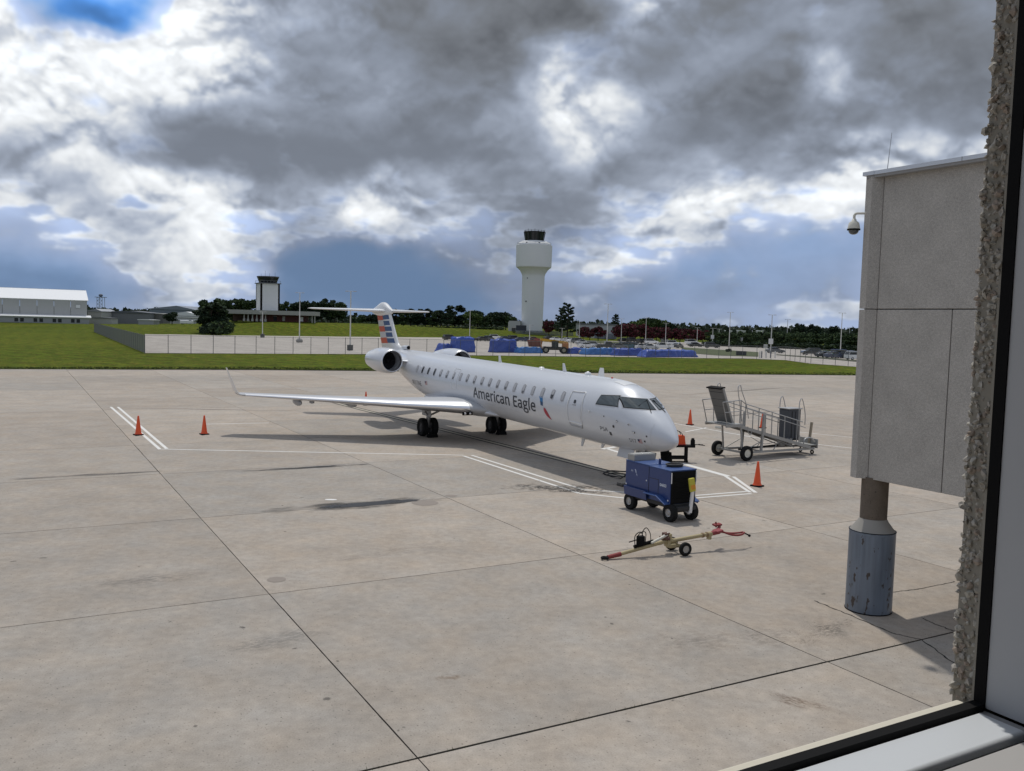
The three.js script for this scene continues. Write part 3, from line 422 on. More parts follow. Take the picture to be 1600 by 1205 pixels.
  const aFor = (r, y) => { let lo = 0.05, hi = 5; for (let i = 0; i < 40; i++) { const m = (lo + hi) / 2, s = sec(m), q = (y - s.yc) / s.hh, w = Math.abs(q) >= 1 ? -1 : s.hw * Math.sqrt(1 - q * q); if (w < r) lo = m; else hi = m; } return hi; };
  for (const s of [1, -1]) {
    const sideC = [[3.26, 3.04], [3.18, 3.34], [2.36, 3.4], [2.16, 3.06]];
    const big = (c, k) => { const m = c.reduce((q, p) => [q[0] + p[0] / 4, q[1] + p[1] / 4], [0, 0]); return c.map((p) => { const dx = p[0] - m[0], dy = p[1] - m[1]; return [p[0] + Math.sign(dx) * k, p[1] + Math.sign(dy) * k]; }); };
    const w1 = obj('flight_deck_window', quadOn(big(sideC, 0.045), s, 0.005, 8, 5), M.paleGrey, jet);
    obj('seal', quadOn(big(sideC, 0.022), s, 0.008, 8, 5), M.black, w1); obj('pane', quadOn(sideC, s, 0.011, 8, 5), M.darkGlass, w1);
    const front = (r0, r1, y0b, y0t, y1b, y1t, lift) => patch((u, v) => { const y = lerp(lerp(y0b, y1b, u), lerp(y0t, y1t, u), v), r = lerp(r0, r1, u) * lerp(1, 0.93, v), a = aFor(r, y), t = tAt(a, y); return [a, s > 0 ? t : Math.PI - t]; }, 10, 6, lift);
    const w2 = obj('windscreen', front(0.89, 0.02, 3.015, 3.4, 3.0, 3.375, 0.005), M.paleGrey, jet);
    obj('seal', front(0.865, 0.05, 3.035, 3.385, 3.02, 3.36, 0.008), M.black, w2); obj('pane', front(0.84, 0.075, 3.055, 3.37, 3.04, 3.345, 0.011), M.darkGlass, w2);
    const wp0 = onHull(aFor(0.3, 2.93), 2.93, s, 0.02), wp1 = onHull(aFor(0.12, 3.3), 3.3, s, 0.03); obj('wiper', [bar(wp0, wp1, 0.012), bar(wp1, onHull(aFor(0.5, 3.12), 3.12, s, 0.025), 0.009)], M.black, jet);
  }
  // doors
  for (const s of [1, -1]) {
    const c = [[4.96, 2.3], [5.02, 2.8], [4.93, 3.33], [4.12, 3.36], [4.02, 2.8], [4.14, 2.06], [4.9, 2.1]], d = obj('service_door', quadOn([[4.94, 2.12], [4.94, 3.32], [4.11, 3.33], [4.13, 2.09]], s, 0.006, 8, 8), M.silver, jet);
    obj('door_frame', loopOn([[4.98, 2.2], [5.02, 2.75], [4.95, 3.33], [4.11, 3.36], [4.03, 2.75], [4.08, 2.18]], s, 0.03, 0.004), M.white, d);
    obj('sill_trim', loopOn([[4.98, 2.2], [4.9, 2.06], [4.15, 2.04], [4.08, 2.18], [4.15, 2.07], [4.9, 2.09]], s, 0.024, 0.004), M.grey, d);
    obj('door_window', ovalPatch(4.56, 2.98, 0.16, 0.14, s, 0.012), M.darkWindow, d); obj('handle', loopOn([[4.66, 2.88], [4.46, 2.88], [4.46, 2.85], [4.66, 2.85]], s, 0.012, 0.01), M.grey, d);
    const x = obj('overwing_exit', quadOn([[15.68, 2.48], [15.68, 3.4], [15.1, 3.4], [15.1, 2.48]], s, 0.005, 6, 6), M.silver, jet); obj('exit_frame', loopOn([[15.68, 2.48], [15.68, 3.42], [15.1, 3.42], [15.1, 2.48]], s, 0.016, 0.004), M.white, x);
  }
  // lettering and emblem
  const printed = (w, h, draw) => new THREE.MeshStandardMaterial({ map: canvasTex(w, h, draw), transparent: true, roughness: 0.4 });
  const decal = (name, a0, a1, y0, y1, w, h, draw, s = 1, nu = 40) => obj(name, patch((u, v) => { const a = lerp(a0, a1, u), y = lerp(y0, y1, v), t = tOf(a, y); return [a, s > 0 ? t : Math.PI - t]; }, nu, 8, 0.006), printed(w, h, draw), jet);
  const fit = (c, w, h, text, font, size, color, base, bold) => { c.fillStyle = color; c.font = `${size}px ${font}`; const m = c.measureText(text).width; c.save(); c.scale(w / m, 1); c.fillText(text, 0, base); if (bold) c.strokeText(text, 0, base); c.restore(); };
  const title = (c, w, h) => { c.clearRect(0, 0, w, h); c.lineWidth = 7; c.strokeStyle = '#2b323c'; fit(c, w, h, 'American Eagle', 'sans-serif', 230, '#2b323c', 222, true); };
  decal('lettering', 13.25, 7.42, 2.04, 2.9, 2048, 310, title, 1);
  decal('lettering', 7.42, 13.25, 2.04, 2.9, 2048, 310, title, -1);
  const emblem = (c, w, h) => {
    c.clearRect(0, 0, w, h); const k = w / 100;
    c.fillStyle = '#1f74ae'; c.beginPath(); c.moveTo(2 * k, 3 * k); c.quadraticCurveTo(18 * k, 22 * k, 24 * k, 56 * k); c.lineTo(44 * k, 58 * k); c.quadraticCurveTo(42 * k, 22 * k, 32 * k, 3 * k); c.closePath(); c.fill();
    c.fillStyle = '#22496f'; c.beginPath(); c.moveTo(16 * k, 30 * k); c.quadraticCurveTo(22 * k, 42 * k, 24 * k, 56 * k); c.lineTo(44 * k, 58 * k); c.lineTo(42 * k, 36 * k); c.closePath(); c.fill();
    c.fillStyle = '#a8293f'; c.beginPath(); c.moveTo(50 * k, 66 * k); c.quadraticCurveTo(42 * k, 84 * k, 62 * k, 112 * k); c.quadraticCurveTo(76 * k, 130 * k, 98 * k, 134 * k); c.quadraticCurveTo(84 * k, 92 * k, 64 * k, 70 * k); c.closePath(); c.fill();
    c.fillStyle = '#c9ced6'; c.beginPath(); c.moveTo(36 * k, 60 * k); c.lineTo(52 * k, 62 * k); c.lineTo(46 * k, 82 * k); c.closePath(); c.fill();
  };
  decal('emblem', 7.24, 6.32, 2.06, 2.95, 512, 700, emblem, 1, 10); decal('emblem', 6.32, 7.24, 2.06, 2.95, 512, 700, emblem, -1, 10);
  const small = (t, col = '#3a4048', font = 'sans-serif') => (c, w, h) => { c.clearRect(0, 0, w, h); fit(c, w, h, t, font, h * 1.05, col, h * 0.9); };
  decal('registration', 20.95, 19.55, 2.2, 2.52, 512, 128, small('N517AE'), 1, 12); decal('registration', 19.55, 20.95, 2.2, 2.52, 512, 128, small('N517AE'), -1, 12);
  const flag = (c, w, h) => { for (let k = 0; k < 7; k++) { c.fillStyle = k % 2 ? '#d8d8d8' : '#9a2a34'; c.fillRect(0, k * h / 7, w, h / 7 + 1); } c.fillStyle = '#1e2c55'; c.fillRect(0, 0, w * 0.45, h * 0.57); };
  decal('flag', 19.0, 18.72, 2.36, 2.54, 64, 48, flag, 1, 4);
  decal('operator_lettering', 3.0, 2.55, 2.1, 2.29, 256, 96, small('PSA'), 1, 8); decal('fleet_number', 1.62, 1.3, 1.87, 2.04, 256, 96, small('517'), 1, 8); decal('flag', 1.22, 1.06, 1.9, 2.03, 64, 48, flag, 1, 4);
  // probes, vents and plates on the nose
  for (const [a, y, r] of [[2.05, 2.55, 0.03], [2.2, 2.35, 0.045], [2.45, 2.06, 0.06], [1.55, 2.5, 0.03], [1.3, 2.24, 0.03], [0.85, 2.17, 0.025], [0.95, 1.98, 0.03], [2.7, 2.65, 0.025]]) obj('port', ovalPatch(a, y, r * 2, r * 2.2, 1, 0.007), M.darkWindow, jet);
  for (const [a, y] of [[2.1, 2.56], [1.58, 2.52], [1.4, 2.28], [3.6, 2.75]]) obj('probe', bar(onHull(a, y, 1, 0), onHull(a - 0.16, y - 0.03, 1, 0.09), 0.014), M.dullMetal, jet);
  obj('access_panel', quadOn([[1.05, 1.72], [1.05, 1.84], [0.86, 1.85], [0.86, 1.73]], 1, 0.006), M.paleGrey, jet);
  obj('nose_panel_seam', loopOn([[0.72, 2.6], [0.72, 2.3], [0.72, 2.0], [0.72, 1.75]], 1, 0.004, 0.001), M.paleGrey, jet);
  // aerials
  const blade = (a, h, w, y0) => { const sh = new THREE.Shape([new THREE.Vector2(0, 0), new THREE.Vector2(w, 0), new THREE.Vector2(w * 1.15, h), new THREE.Vector2(w * 0.75, h)]); return new THREE.ExtrudeGeometry(sh, { depth: 0.03, bevelEnabled: true, bevelSize: 0.008, bevelThickness: 0.008, bevelSegments: 1 }).translate(0, 0, -0.015).rotateY(Math.PI / 2).translate(0, y0, -a); };
  obj('aerial', blade(12.9, 0.36, 0.24, 3.88), M.white, jet); obj('aerial', blade(7.2, 0.34, 0.24, 3.88), M.white, jet); obj('aerial', lathe([[0.14, 0], [0.12, 0.1], [0, 0.16]], 14).translate(0, 3.88, -5.6), M.white, jet); obj('aerial', lathe([[0.13, 0], [0.1, 0.06], [0, 0.08]], 14).translate(0, 3.89, -9.2), M.white, jet); obj('beacon', lathe([[0.05, 0], [0.045, 0.04], [0, 0.07]], 14).translate(0, 3.88, -3.95), M.beacon, jet);
  obj('escape_hatch', patch((u, v) => [lerp(3.35, 2.7, u), Math.PI / 2 - lerp(-0.28, 0.28, v)], 4, 6, 0.007), M.white, jet);
  for (const [a, h] of [[5.6, 0.34], [4.2, 0.2]]) obj('aerial', blade(a, -h, 0.22, 1.42), M.white, jet);
  // wing: loft of aerofoil sections
  const foil = (LE, chord, y, th, r, s, tw = 0) => { const o = []; for (let k = 0; k < 26; k++) { const q = k / 26 * 2 * Math.PI, x = 0.5 - 0.5 * Math.cos(q), t = 5 * th * (0.2969 * Math.sqrt(x) - 0.126 * x - 0.3516 * x * x + 0.2843 * x ** 3 - 0.1036 * x ** 4), camber = 0.06 * th * 10 * x * (1 - x) * 0.4; o.push(A(LE + x * chord, y + chord * ((q < Math.PI ? t : -t) + camber) - tw * x * chord, s * r)); } return o; };
  const loft = (rings, capA = true, capB = true) => { const n = rings[0].length, pos = [], idx = []; rings.forEach((g) => g.forEach((p) => pos.push(p.x, p.y, p.z))); for (let i = 0; i < rings.length - 1; i++) for (let k = 0; k < n; k++) { const a = i * n + k, b = i * n + (k + 1) % n; idx.push(a, b, a + n, b, b + n, a + n); } const cap = (o) => { for (let k = 1; k < n - 1; k++) idx.push(o, o + k, o + k + 1); }; if (capA) cap(0); if (capB) cap((rings.length - 1) * n); const g = new THREE.BufferGeometry(); g.setAttribute('position', new THREE.Float32BufferAttribute(pos, 3)); g.setIndex(idx); g.computeVertexNormals(); return g; };
  for (const s of [1, -1]) {
    const W = [[0.6, 12.2, 6.3, 1.72, 0.13], [1.5, 12.95, 5.5, 1.76, 0.125], [3.9, 14.75, 3.75, 1.79, 0.115], [7.2, 17.2, 2.5, 1.84, 0.11], [10.2, 19.42, 1.45, 1.89, 0.1], [10.42, 19.6, 1.3, 1.9, 0.08]];
    const wing = obj('wing', loft(W.map(([r, le, c, y, t]) => foil(le, c, y, t, r, s, 0.02))), M.grey, jet);
    // polished leading edge
    const le = W.slice(1, 5).map(([r, l, c, y, t]) => { const f = foil(l, c, y, t, r, s, 0.02), o = []; for (const k of [23, 24, 25, 0, 1, 2, 3]) o.push(f[k].clone().add(V(0, (k > 12 ? -1 : k ? 1 : 0) * 0.004, 0.006))); return o; });
    const pos = [], idx = []; le.forEach((g) => g.forEach((p) => pos.push(p.x, p.y, p.z))); for (let i = 0; i < le.length - 1; i++) for (let k = 0; k < 6; k++) { const a = i * 7 + k; idx.push(a, a + 1, a + 7, a + 1, a + 8, a + 7); } const lg = new THREE.BufferGeometry(); lg.setAttribute('position', new THREE.Float32BufferAttribute(pos, 3)); lg.setIndex(idx); lg.computeVertexNormals(); obj('leading_edge', lg, M.bareMetal, wing);
    const wl = obj('winglet', loft([foil(19.62, 1.28, 1.9, 0.08, 10.4, s), foil(19.78, 1.05, 2.05, 0.08, 10.52, s), foil(20.5, 0.42, 3.1, 0.07, 10.85, s)]), M.white, jet);
    for (const [r, a, L] of [[3.1, 17.2, 2.2], [5.6, 17.6, 1.9], [7.9, 18.6, 1.5]]) obj('flap_fairing', new THREE.SphereGeometry(0.5, 14, 10).scale(0.26, 0.36, L).translate(-s * r, 1.6, -(a + 0.2)), M.grey, wing);
    for (const [r, l] of [[6.0, 16.4], [7.4, 17.45]]) obj('drain_mast', new THREE.SphereGeometry(0.1, 10, 8).scale(1.2, 0.8, 2).translate(-s * r, 1.66, -(l + 0.6)), M.grey, wing);
    obj('landing_light', [rbx(0.5, 0.16, 0.1, 0.03, -s * 1.62, 1.56, -12.98)], M.black, wing);
    for (const q of [-0.13, 0.12]) obj('lamp_lens', new THREE.SphereGeometry(0.055, 10, 8).scale(1, 1, 0.5).translate(-s * 1.62 + q, 1.56, -12.92), M.bareMetal, wing);
    // main gear
    const lg2 = new THREE.Group(); lg2.name = 'main_gear'; jet.add(lg2); const g0 = 1.9 * s;
    obj('strut', [bar(A(16.75, 1.75, g0), A(16.9, 0.45, g0), 0.11, 0.11, 12), bar(A(16.9, 0.75, g0), A(16.9, 0.4, g0), 0.075), bar(A(16.9, 0.45, g0 - 0.36), A(16.9, 0.45, g0 + 0.36), 0.07), bar(A(16.85, 1.0, g0), A(16.4, 1.62, g0 - s * 1.2), 0.05), bar(A(17.1, 1.0, g0), A(17.5, 1.62, g0), 0.045)], M.dullMetal, lg2);
    obj('gear_door', rbx(0.05, 0.62, 1.1, 0.02, -g0 - s * 0.16, 1.32, -16.75, 0, 0, s * 0.08), M.grey, lg2);
    obj('side_brace', [bar(A(16.3, 1.3, g0 + s * 0.4), A(16.8, 0.95, g0), 0.035), bar(A(16.3, 1.55, g0 - s * 0.3), A(16.2, 1.25, g0 + s * 0.5), 0.03)], M.dullMetal, lg2);
    for (const q of [-0.27, 0.27]) { const x = -g0 + q; obj('tyre', wheelX(0.45, 0.3, x, 0.455, -16.9, 32), M.rubber, lg2); obj('rim', rimX(0.45, 0.29, x, 0.455, -16.9), M.hub, lg2); }
    // engine
    const en = new THREE.Group(); en.name = 'engine'; jet.add(en); en.position.set(-s * 2.06, 3.4, -21.62); en.rotation.set(-0.02, s * -0.02, 0);
    const zl = (pts, n = 48) => lathe(pts, n).rotateX(-Math.PI / 2);   // profile runs backwards from the inlet
    obj('cowling', zl([[0.605, 0.06], [0.64, 0.18], [0.685, 0.55], [0.7, 1.1], [0.685, 1.7], [0.63, 2.35], [0.54, 2.95], [0.49, 3.3], [0.46, 3.3], [0.46, 2.9]]), M.silver, en);
    obj('inlet_lip', zl([[0.515, 0.3], [0.52, 0.12], [0.535, 0.03], [0.56, 0.0], [0.585, 0.012], [0.608, 0.065], [0.62, 0.1]]), M.bareMetal, en);
    obj('inlet_duct', zl([[0.514, 0.28], [0.51, 0.6], [0.5, 0.95]]), M.grey, en); obj('fan', [zl([[0.0, 0.93], [0.5, 0.95]]), ...Array.from({ length: 22 }, (_, k) => bx(0.05, 0.34, 0.015, 0, 0.3, 0, 0, 0.7, 0).rotateZ(k / 22 * 2 * Math.PI).translate(0, 0, -0.86))], M.fan, en);
    obj('spinner', zl([[0.0, 0.62], [0.06, 0.68], [0.12, 0.8], [0.15, 0.92]], 20), M.fan, en); obj('exhaust', zl([[0.45, 2.8], [0.4, 3.3], [0.33, 3.62], [0.3, 3.62], [0.32, 3.0], [0.0, 2.9]]), M.dullMetal, en);
    obj('pylon', loft([foil(22.0, 2.9, 3.34, 0.08, 0.85, s), foil(22.2, 2.5, 3.38, 0.08, 1.5, s)]), M.silver, jet);
  }
  // belly fairing under the wing
  { const rings = [], n = 40; for (let k = 0; k <= 24; k++) { const a = 11.4 + k / 24 * 9.3, f = Math.sin(Math.PI * Math.min(1, Math.max(0, (a - 11.4) / 9.3))) ** 0.7, w = 0.5 + 0.88 * f, yb = 1.56 - 0.27 * f, yt = 1.6 + 0.5 * f; const ring = []; for (let i = 0; i < n; i++) { const t = i / n * 2 * Math.PI; ring.push(A(a, (yb + yt) / 2 + (yt - yb) / 2 * Math.sin(t), w * Math.sign(Math.cos(t)) * Math.abs(Math.cos(t)) ** 0.75)); } rings.push(ring); } obj('belly_fairing', loft(rings), M.silver, jet); }
  // tail
  const finRing = (y, le, te, th) => { const o = [], c = te - le; for (let k = 0; k < 26; k++) { const q = k / 26 * 2 * Math.PI, x = 0.5 - 0.5 * Math.cos(q), t = 5 * th * (0.2969 * Math.sqrt(x) - 0.126 * x - 0.3516 * x * x + 0.2843 * x ** 3 - 0.1036 * x ** 4); o.push(A(le + x * c, y, (q < Math.PI ? t : -t) * c)); } return o; };
  const FIN = [[3.55, 24.6, 28.75, 0.085], [3.9, 25.05, 29.02, 0.085], [4.06, 25.95, 29.12, 0.095], [4.25, 26.22, 29.22, 0.1], [5.0, 26.85, 29.62, 0.1], [5.7, 27.4, 29.98, 0.1], [6.15, 27.75, 30.2, 0.1]];
  obj('fin', loft(FIN.map((f) => finRing(...f))), M.white, jet);
  obj('dorsal_intake', [lathe([[0.11, 0], [0.125, 0.06], [0.12, 0.5], [0.06, 1.0]], 18).rotateX(-Math.PI / 2).translate(0, 4.0, -24.55)], M.silver, jet); obj('intake_opening', new THREE.CircleGeometry(0.1, 18).translate(0, 4.0, -24.545), M.black, jet);
  const finAt = (y) => { let k = 0; while (k < FIN.length - 2 && FIN[k + 1][0] < y) k++; const t = (y - FIN[k][0]) / (FIN[k + 1][0] - FIN[k][0]); return [lerp(FIN[k][1], FIN[k + 1][1], t), lerp(FIN[k][2], FIN[k + 1][2], t), lerp(FIN[k][3], FIN[k + 1][3], t)]; };
  const finPatch = (x0, x1, y0, y1, slant, s) => { const pos = [], idx = [], nu = 10, nv = 3; for (let j = 0; j <= nv; j++) for (let i = 0; i <= nu; i++) { const x = lerp(x0, x1, i / nu), y = lerp(y0, y1, j / nv) + slant * (x - 0.5), [le, te, th] = finAt(y), t = 5 * th * (0.2969 * Math.sqrt(x) - 0.126 * x - 0.3516 * x * x + 0.2843 * x ** 3 - 0.1036 * x ** 4) * (te - le); const p = A(le + x * (te - le), y, s * (t + 0.006)); pos.push(p.x, p.y, p.z); } for (let j = 0; j < nv; j++) for (let i = 0; i < nu; i++) { const a = j * (nu + 1) + i; idx.push(a, a + 1, a + nu + 2, a, a + nu + 2, a + nu + 1); } const g = new THREE.BufferGeometry(); g.setAttribute('position', new THREE.Float32BufferAttribute(pos, 3)); g.setIndex(idx); g.computeVertexNormals(); return g; };
  for (const s of [1, -1]) for (let k = 0; k < 5; k++) {
    const y0 = 4.14 + k * 0.345;
    obj('blue_stripe', finPatch(0.09 + 0.03 * (k % 2), 0.5, y0, y0 + 0.265, -0.12, s), M.blue, jet);
    obj(k % 2 ? 'grey_stripe' : 'red_stripe', finPatch(0.505, 0.985, y0 - 0.02, y0 + 0.31, -0.12, s), k % 2 ? M.paleGrey : M.red, jet);
  }
  for (const s of [1, -1]) obj('tailplane', loft([[0.1, 28.0, 2.5, 6.06, 0.09], [1.0, 28.7, 2.1, 6.06, 0.09], [3.85, 30.75, 1.15, 6.07, 0.085], [3.95, 30.95, 0.9, 6.07, 0.05]].map(([r, le, c, y, t]) => foil(le, c, y, t, r, s))), M.white, jet);
  { const rings = [], n = 28; for (let k = 0; k <= 22; k++) { const q = k / 22, a = 27.25 + q * 3.7, f = Math.sqrt(Math.max(0, Math.sin(Math.PI * Math.min(1, q * 0.98 + 0.01)))), hump = 0.36 * Math.exp(-(((a - 28.75) / 1.05) ** 2)), ring = []; for (let i = 0; i < n; i++) { const t = i / n * 2 * Math.PI, sy = Math.sin(t); ring.push(A(a, 6.04 + (sy > 0 ? 0.2 + hump : 0.3) * f * Math.sign(sy) * Math.abs(sy) ** 0.7, 0.24 * f * Math.sign(Math.cos(t)) * Math.abs(Math.cos(t)) ** 0.7)); } rings.push(ring); } obj('tail_fairing', loft(rings), M.white, jet); }
  // nose gear, mostly behind the power cart
  const ng = new THREE.Group(); ng.name = 'nose_gear'; jet.add(ng);
  obj('strut', [bar(A(2.05, 1.6, 0), A(1.9, 0.48, 0), 0.08), bar(A(1.9, 0.46, -0.26), A(1.9, 0.46, 0.26), 0.05), bar(A(1.9, 0.9, 0), A(2.7, 1.5, 0), 0.04)], M.dullMetal, ng);
  for (const q of [-0.18, 0.18]) { obj('tyre', wheelX(0.26, 0.18, q, 0.467, -1.9, 24), M.rubber, ng); obj('rim', rimX(0.26, 0.17, q, 0.467, -1.9), M.grey, ng); }
  for (const q of [-1, 1]) obj('gear_door', rbx(0.03, 0.5, 0.62, 0.012, q * 0.36, 1.36, -0.98, 0, 0, q * 0.15), M.black, ng); for (const q of [-1, 1]) obj('gear_door', rbx(0.03, 0.36, 0.9, 0.012, q * 0.38, 1.35, -2.35, 0, 0, q * 0.3), M.paleGrey, ng);
  obj('taxi_light', new THREE.SphereGeometry(0.09, 12, 8).translate(0, 1.2, -1.75), M.bareMetal, ng);
}
// wheel chocks at the main gear
for (const [r, a, where] of [[1.9, 17.5, 'behind the right main wheels'], [1.9, 16.3, 'before the right main wheels'], [-1.9, 17.5, 'behind the left main wheels'], [-1.9, 16.3, 'before the left main wheels']]) {
  const p = V(-r, 0, -a).applyAxisAngle(V(0, 1, 0), 0.4933).add(V(5.567, 0, -29.47)), sh = new THREE.Shape([new THREE.Vector2(-0.11, 0), new THREE.Vector2(0.11, 0), new THREE.Vector2(0.05, 0.14), new THREE.Vector2(-0.05, 0.14)]);
  const o = tag(obj('wheel_chock', new THREE.ExtrudeGeometry(sh, { depth: 0.5, bevelEnabled: true, bevelSize: 0.012, bevelThickness: 0.012, bevelSegments: 1 }).translate(0, 0.012, -0.25).rotateY(Math.PI / 2), M.black), `black wheel chock on the slabs ${where} of the jet`, 'wheel chock', 'chocks at the main wheels'); o.position.copy(p); o.rotation.y = 0.4933;
}

// ---------------------------------------------------------------- ground equipment
const Q = {
  blue: new THREE.MeshPhysicalMaterial({ color: rgb(0.008, 0.034, 0.155), roughness: 0.42, clearcoat: 0.35, clearcoatRoughness: 0.3 }), bluePale: mat([0.03, 0.075, 0.23], 0.42), cream: mat([0.42, 0.35, 0.2], 0.65), redWorn: mat([0.24, 0.035, 0.035], 0.65), pink: mat([0.28, 0.05, 0.06], 0.7), steel: mat([0.42, 0.42, 0.42], 0.45, 0.75), galv: mat([0.36, 0.36, 0.35], 0.5, 0.5), dark: mat([0.03, 0.03, 0.032], 0.7), tread: mat([0.17, 0.17, 0.165], 0.7, 0.3), tarp: mat([0.075, 0.08, 0.09], 0.75), alum: mat([0.48, 0.48, 0.48], 0.4, 0.75),
  orange: mat([0.82, 0.105, 0.028], 0.5), bag: mat([0.62, 0.075, 0.012], 0.7), yellow: mat([0.55, 0.5, 0.06], 0.7), label: mat([0.7, 0.3, 0.03], 0.7), ivory: mat([0.66, 0.64, 0.56], 0.6), reflector: mat([0.8, 0.8, 0.82], 0.35),
};
// traffic cones
{
  const makeCone = (name, label, p) => {
    const t = thing(name, label, 'traffic cone', p, TH + 0.3, 'traffic cones round the parked jet');
    obj('base', rbx(0.37, 0.05, 0.37, 0.012, 0, 0.026, 0), M.black, t); obj('cone', lathe([[0.165, 0.05], [0.155, 0.08], [0.135, 0.11], [0.035, 0.9], [0.026, 0.91], [0.02, 0.9], [0.1, 0.15]], 28), Q.orange, t); return t;
  };
  const c0 = makeCone('traffic_cone', 'orange traffic cone with black base beside the short double white line', gnd(216, 680));
  for (const [px, py, label] of [[319, 679, 'orange traffic cone under the tip of the long wing, off the double line'], [571.5, 633.5, 'small orange traffic cone seen over the wing, behind it on the lead-in line'], [1078, 664, 'orange traffic cone between the aircraft nose and the boarding ramp'], [1183, 760, 'large orange traffic cone at the bend of the double white line near the power cart'], [1191, 669, 'orange traffic cone seen through the railings of the boarding ramp']]) copyOf(c0, 'traffic_cone', gnd(px, py), TH + px, label);
}
// ground power unit
{
  const t = thing('ground_power_cart', 'blue ground power cart with black front and upright tow bar beside the aircraft nose', 'power cart', eu(17.13, -20.78), TH);
  const x0 = -0.53;   // local x = e, z = u (front towards the terminal)
  obj('body', [rbx(0.97, 0.98, 1.0, 0.02, -0.045, 1.0, 0.44), rbx(0.97, 1.0, 1.16, 0.02, -0.045, 1.0, -0.64)], Q.blue, t);
  obj('roof_panel', [rbx(0.99, 0.03, 1.02, 0.01, -0.045, 1.5, 0.44), rbx(0.99, 0.03, 1.17, 0.01, -0.045, 1.515, -0.64)], Q.bluePale, t);  // paler blue than the body, also on fenders and step
  const fp = obj('front_panel', rbx(0.91, 0.94, 0.03, 0.01, -0.045, 1.0, 0.95), M.black, t); for (let k = 0; k < 8; k++) obj('louvre', bx(0.76, 0.02, 0.03, -0.045, 0.7 + k * 0.085, 0.968, 0.5), M.black, fp);
  for (const s of [-1, 1]) obj('reflector_strip', rbx(0.035, 0.32, 0.012, 0.004, -0.045 + s * 0.465, 1.29, 0.968), Q.reflector, t);
  obj('chassis', [rbx(0.9, 0.14, 2.2, 0.02, -0.04, 0.45, -0.12), rbx(0.7, 0.12, 0.4, 0.02, -0.04, 0.4, 0.95)], Q.dark, t);
  for (const s of [-1, 1]) { obj('skirt', rbx(0.035, 0.28, 1.1, 0.01, -0.045 + s * 0.55, 0.6, -0.62, 0, 0, s * -0.14), Q.blue, t); obj('fender', [rbx(0.24, 0.03, 0.62, 0.01, -0.045 + s * 0.55, 0.7, 0.22), rbx(0.24, 0.03, 0.5, 0.01, -0.045 + s * 0.55, 0.62, 0.7, 0.4)], Q.bluePale, t); }
  for (const [x, z] of [[-0.48, -0.97], [0.4, -0.97], [-0.46, 0.9], [0.32, 0.9]]) { const w = new THREE.Group(); w.name = 'wheel'; t.add(w); obj('tyre', wheelX(0.265, 0.19, x, 0.265, z), M.rubber, w); obj('rim', rimX(0.22, 0.2, x, 0.265, z), Q.steel, w); }
  obj('axle', [bar(V(-0.46, 0.29, -0.97), V(0.4, 0.29, -0.97), 0.04), bar(V(-0.46, 0.29, 0.9), V(0.32, 0.29, 0.9), 0.04), bar(V(-0.04, 0.29, 0.9), V(-0.04, 0.5, 0.9), 0.08)], Q.dark, t);
  obj('drag_bar', [flatBar(V(0.1, 0.26, 1.12), V(0.1, 0.92, 1.2), 0.1, 0.05), bar(V(0.08, 0.26, 1.1), V(0.08, 0.3, 0.85), 0.04)], Q.reflector, t);
  obj('hand_guard', [rbx(0.2, 0.4, 0.09, 0.03, 0.08, 1.1, 1.18, -0.12, 0, 0.1)], Q.yellow, t); obj('warning_tag', rbx(0.17, 0.13, 0.012, 0.004, 0.09, 1.04, 1.232, -0.12, 0, 0.1), Q.label, t);
  obj('exhaust_box', [rbx(0.84, 0.2, 0.34, 0.015, -0.09, 1.62, -1.0), bx(0.8, 0.02, 0.3, -0.09, 1.725, -1.0)], Q.galv, t);
  obj('exhaust_stub', cyl(0.04, 0.04, 0.18, -0.1, 1.6, -0.1), Q.blue, t);
  obj('hose_coil', [0, 1].map((k) => new THREE.TorusGeometry(0.2 + 0.03 * k, 0.03, 8, 28).rotateX(Math.PI / 2).scale(1.15, 1, 0.85).translate(0.1, 1.54 + 0.035 * k, 0.36 - 0.02 * k)), Q.dark, t);
  obj('tail_bracket', [rbx(0.5, 0.08, 0.3, 0.015, -0.4, 0.7, -1.36), bx(0.46, 0.03, 0.26, -0.4, 0.75, -1.38)], Q.dark, t);
  obj('side_step', rbx(0.18, 0.04, 0.5, 0.01, 0.56, 0.5, 0.6, 0, 0, -0.35), Q.bluePale, t);
  obj('door_seam', [bx(0.006, 0.96, 0.014, x0 - 0.002, 1.0, -0.06), bx(0.006, 0.014, 0.4, x0 - 0.002, 1.16, 0.2), bx(0.006, 0.46, 0.014, x0 - 0.002, 0.94, 0.4)], Q.dark, t);
  obj('latch', [rbx(0.02, 0.04, 0.04, 0.006, x0 - 0.006, 1.04, -0.16)], Q.reflector, t); obj('marker_lamp', rbx(0.02, 0.045, 0.045, 0.006, x0 - 0.006, 0.62, 0.86), Q.reflector, t); obj('marker_lamp', rbx(0.02, 0.05, 0.05, 0.006, x0 - 0.006, 0.78, -1.16), Q.reflector, t);
  const print = (name, w, h, x, y, z, cw, ch, draw) => obj(name, new THREE.PlaneGeometry(w, h).rotateY(-Math.PI / 2).translate(x, y, z), new THREE.MeshStandardMaterial({ map: canvasTex(cw, ch, draw), transparent: true, roughness: 0.5 }), t);
  print('unit_number', 0.36, 0.12, x0 - 0.004, 1.03, 0.64, 256, 80, (c, w, h) => { c.clearRect(0, 0, w, h); c.fillStyle = '#dfe6f0'; c.font = 'bold 78px sans-serif'; c.fillText('04653', 4, 68, 250); });
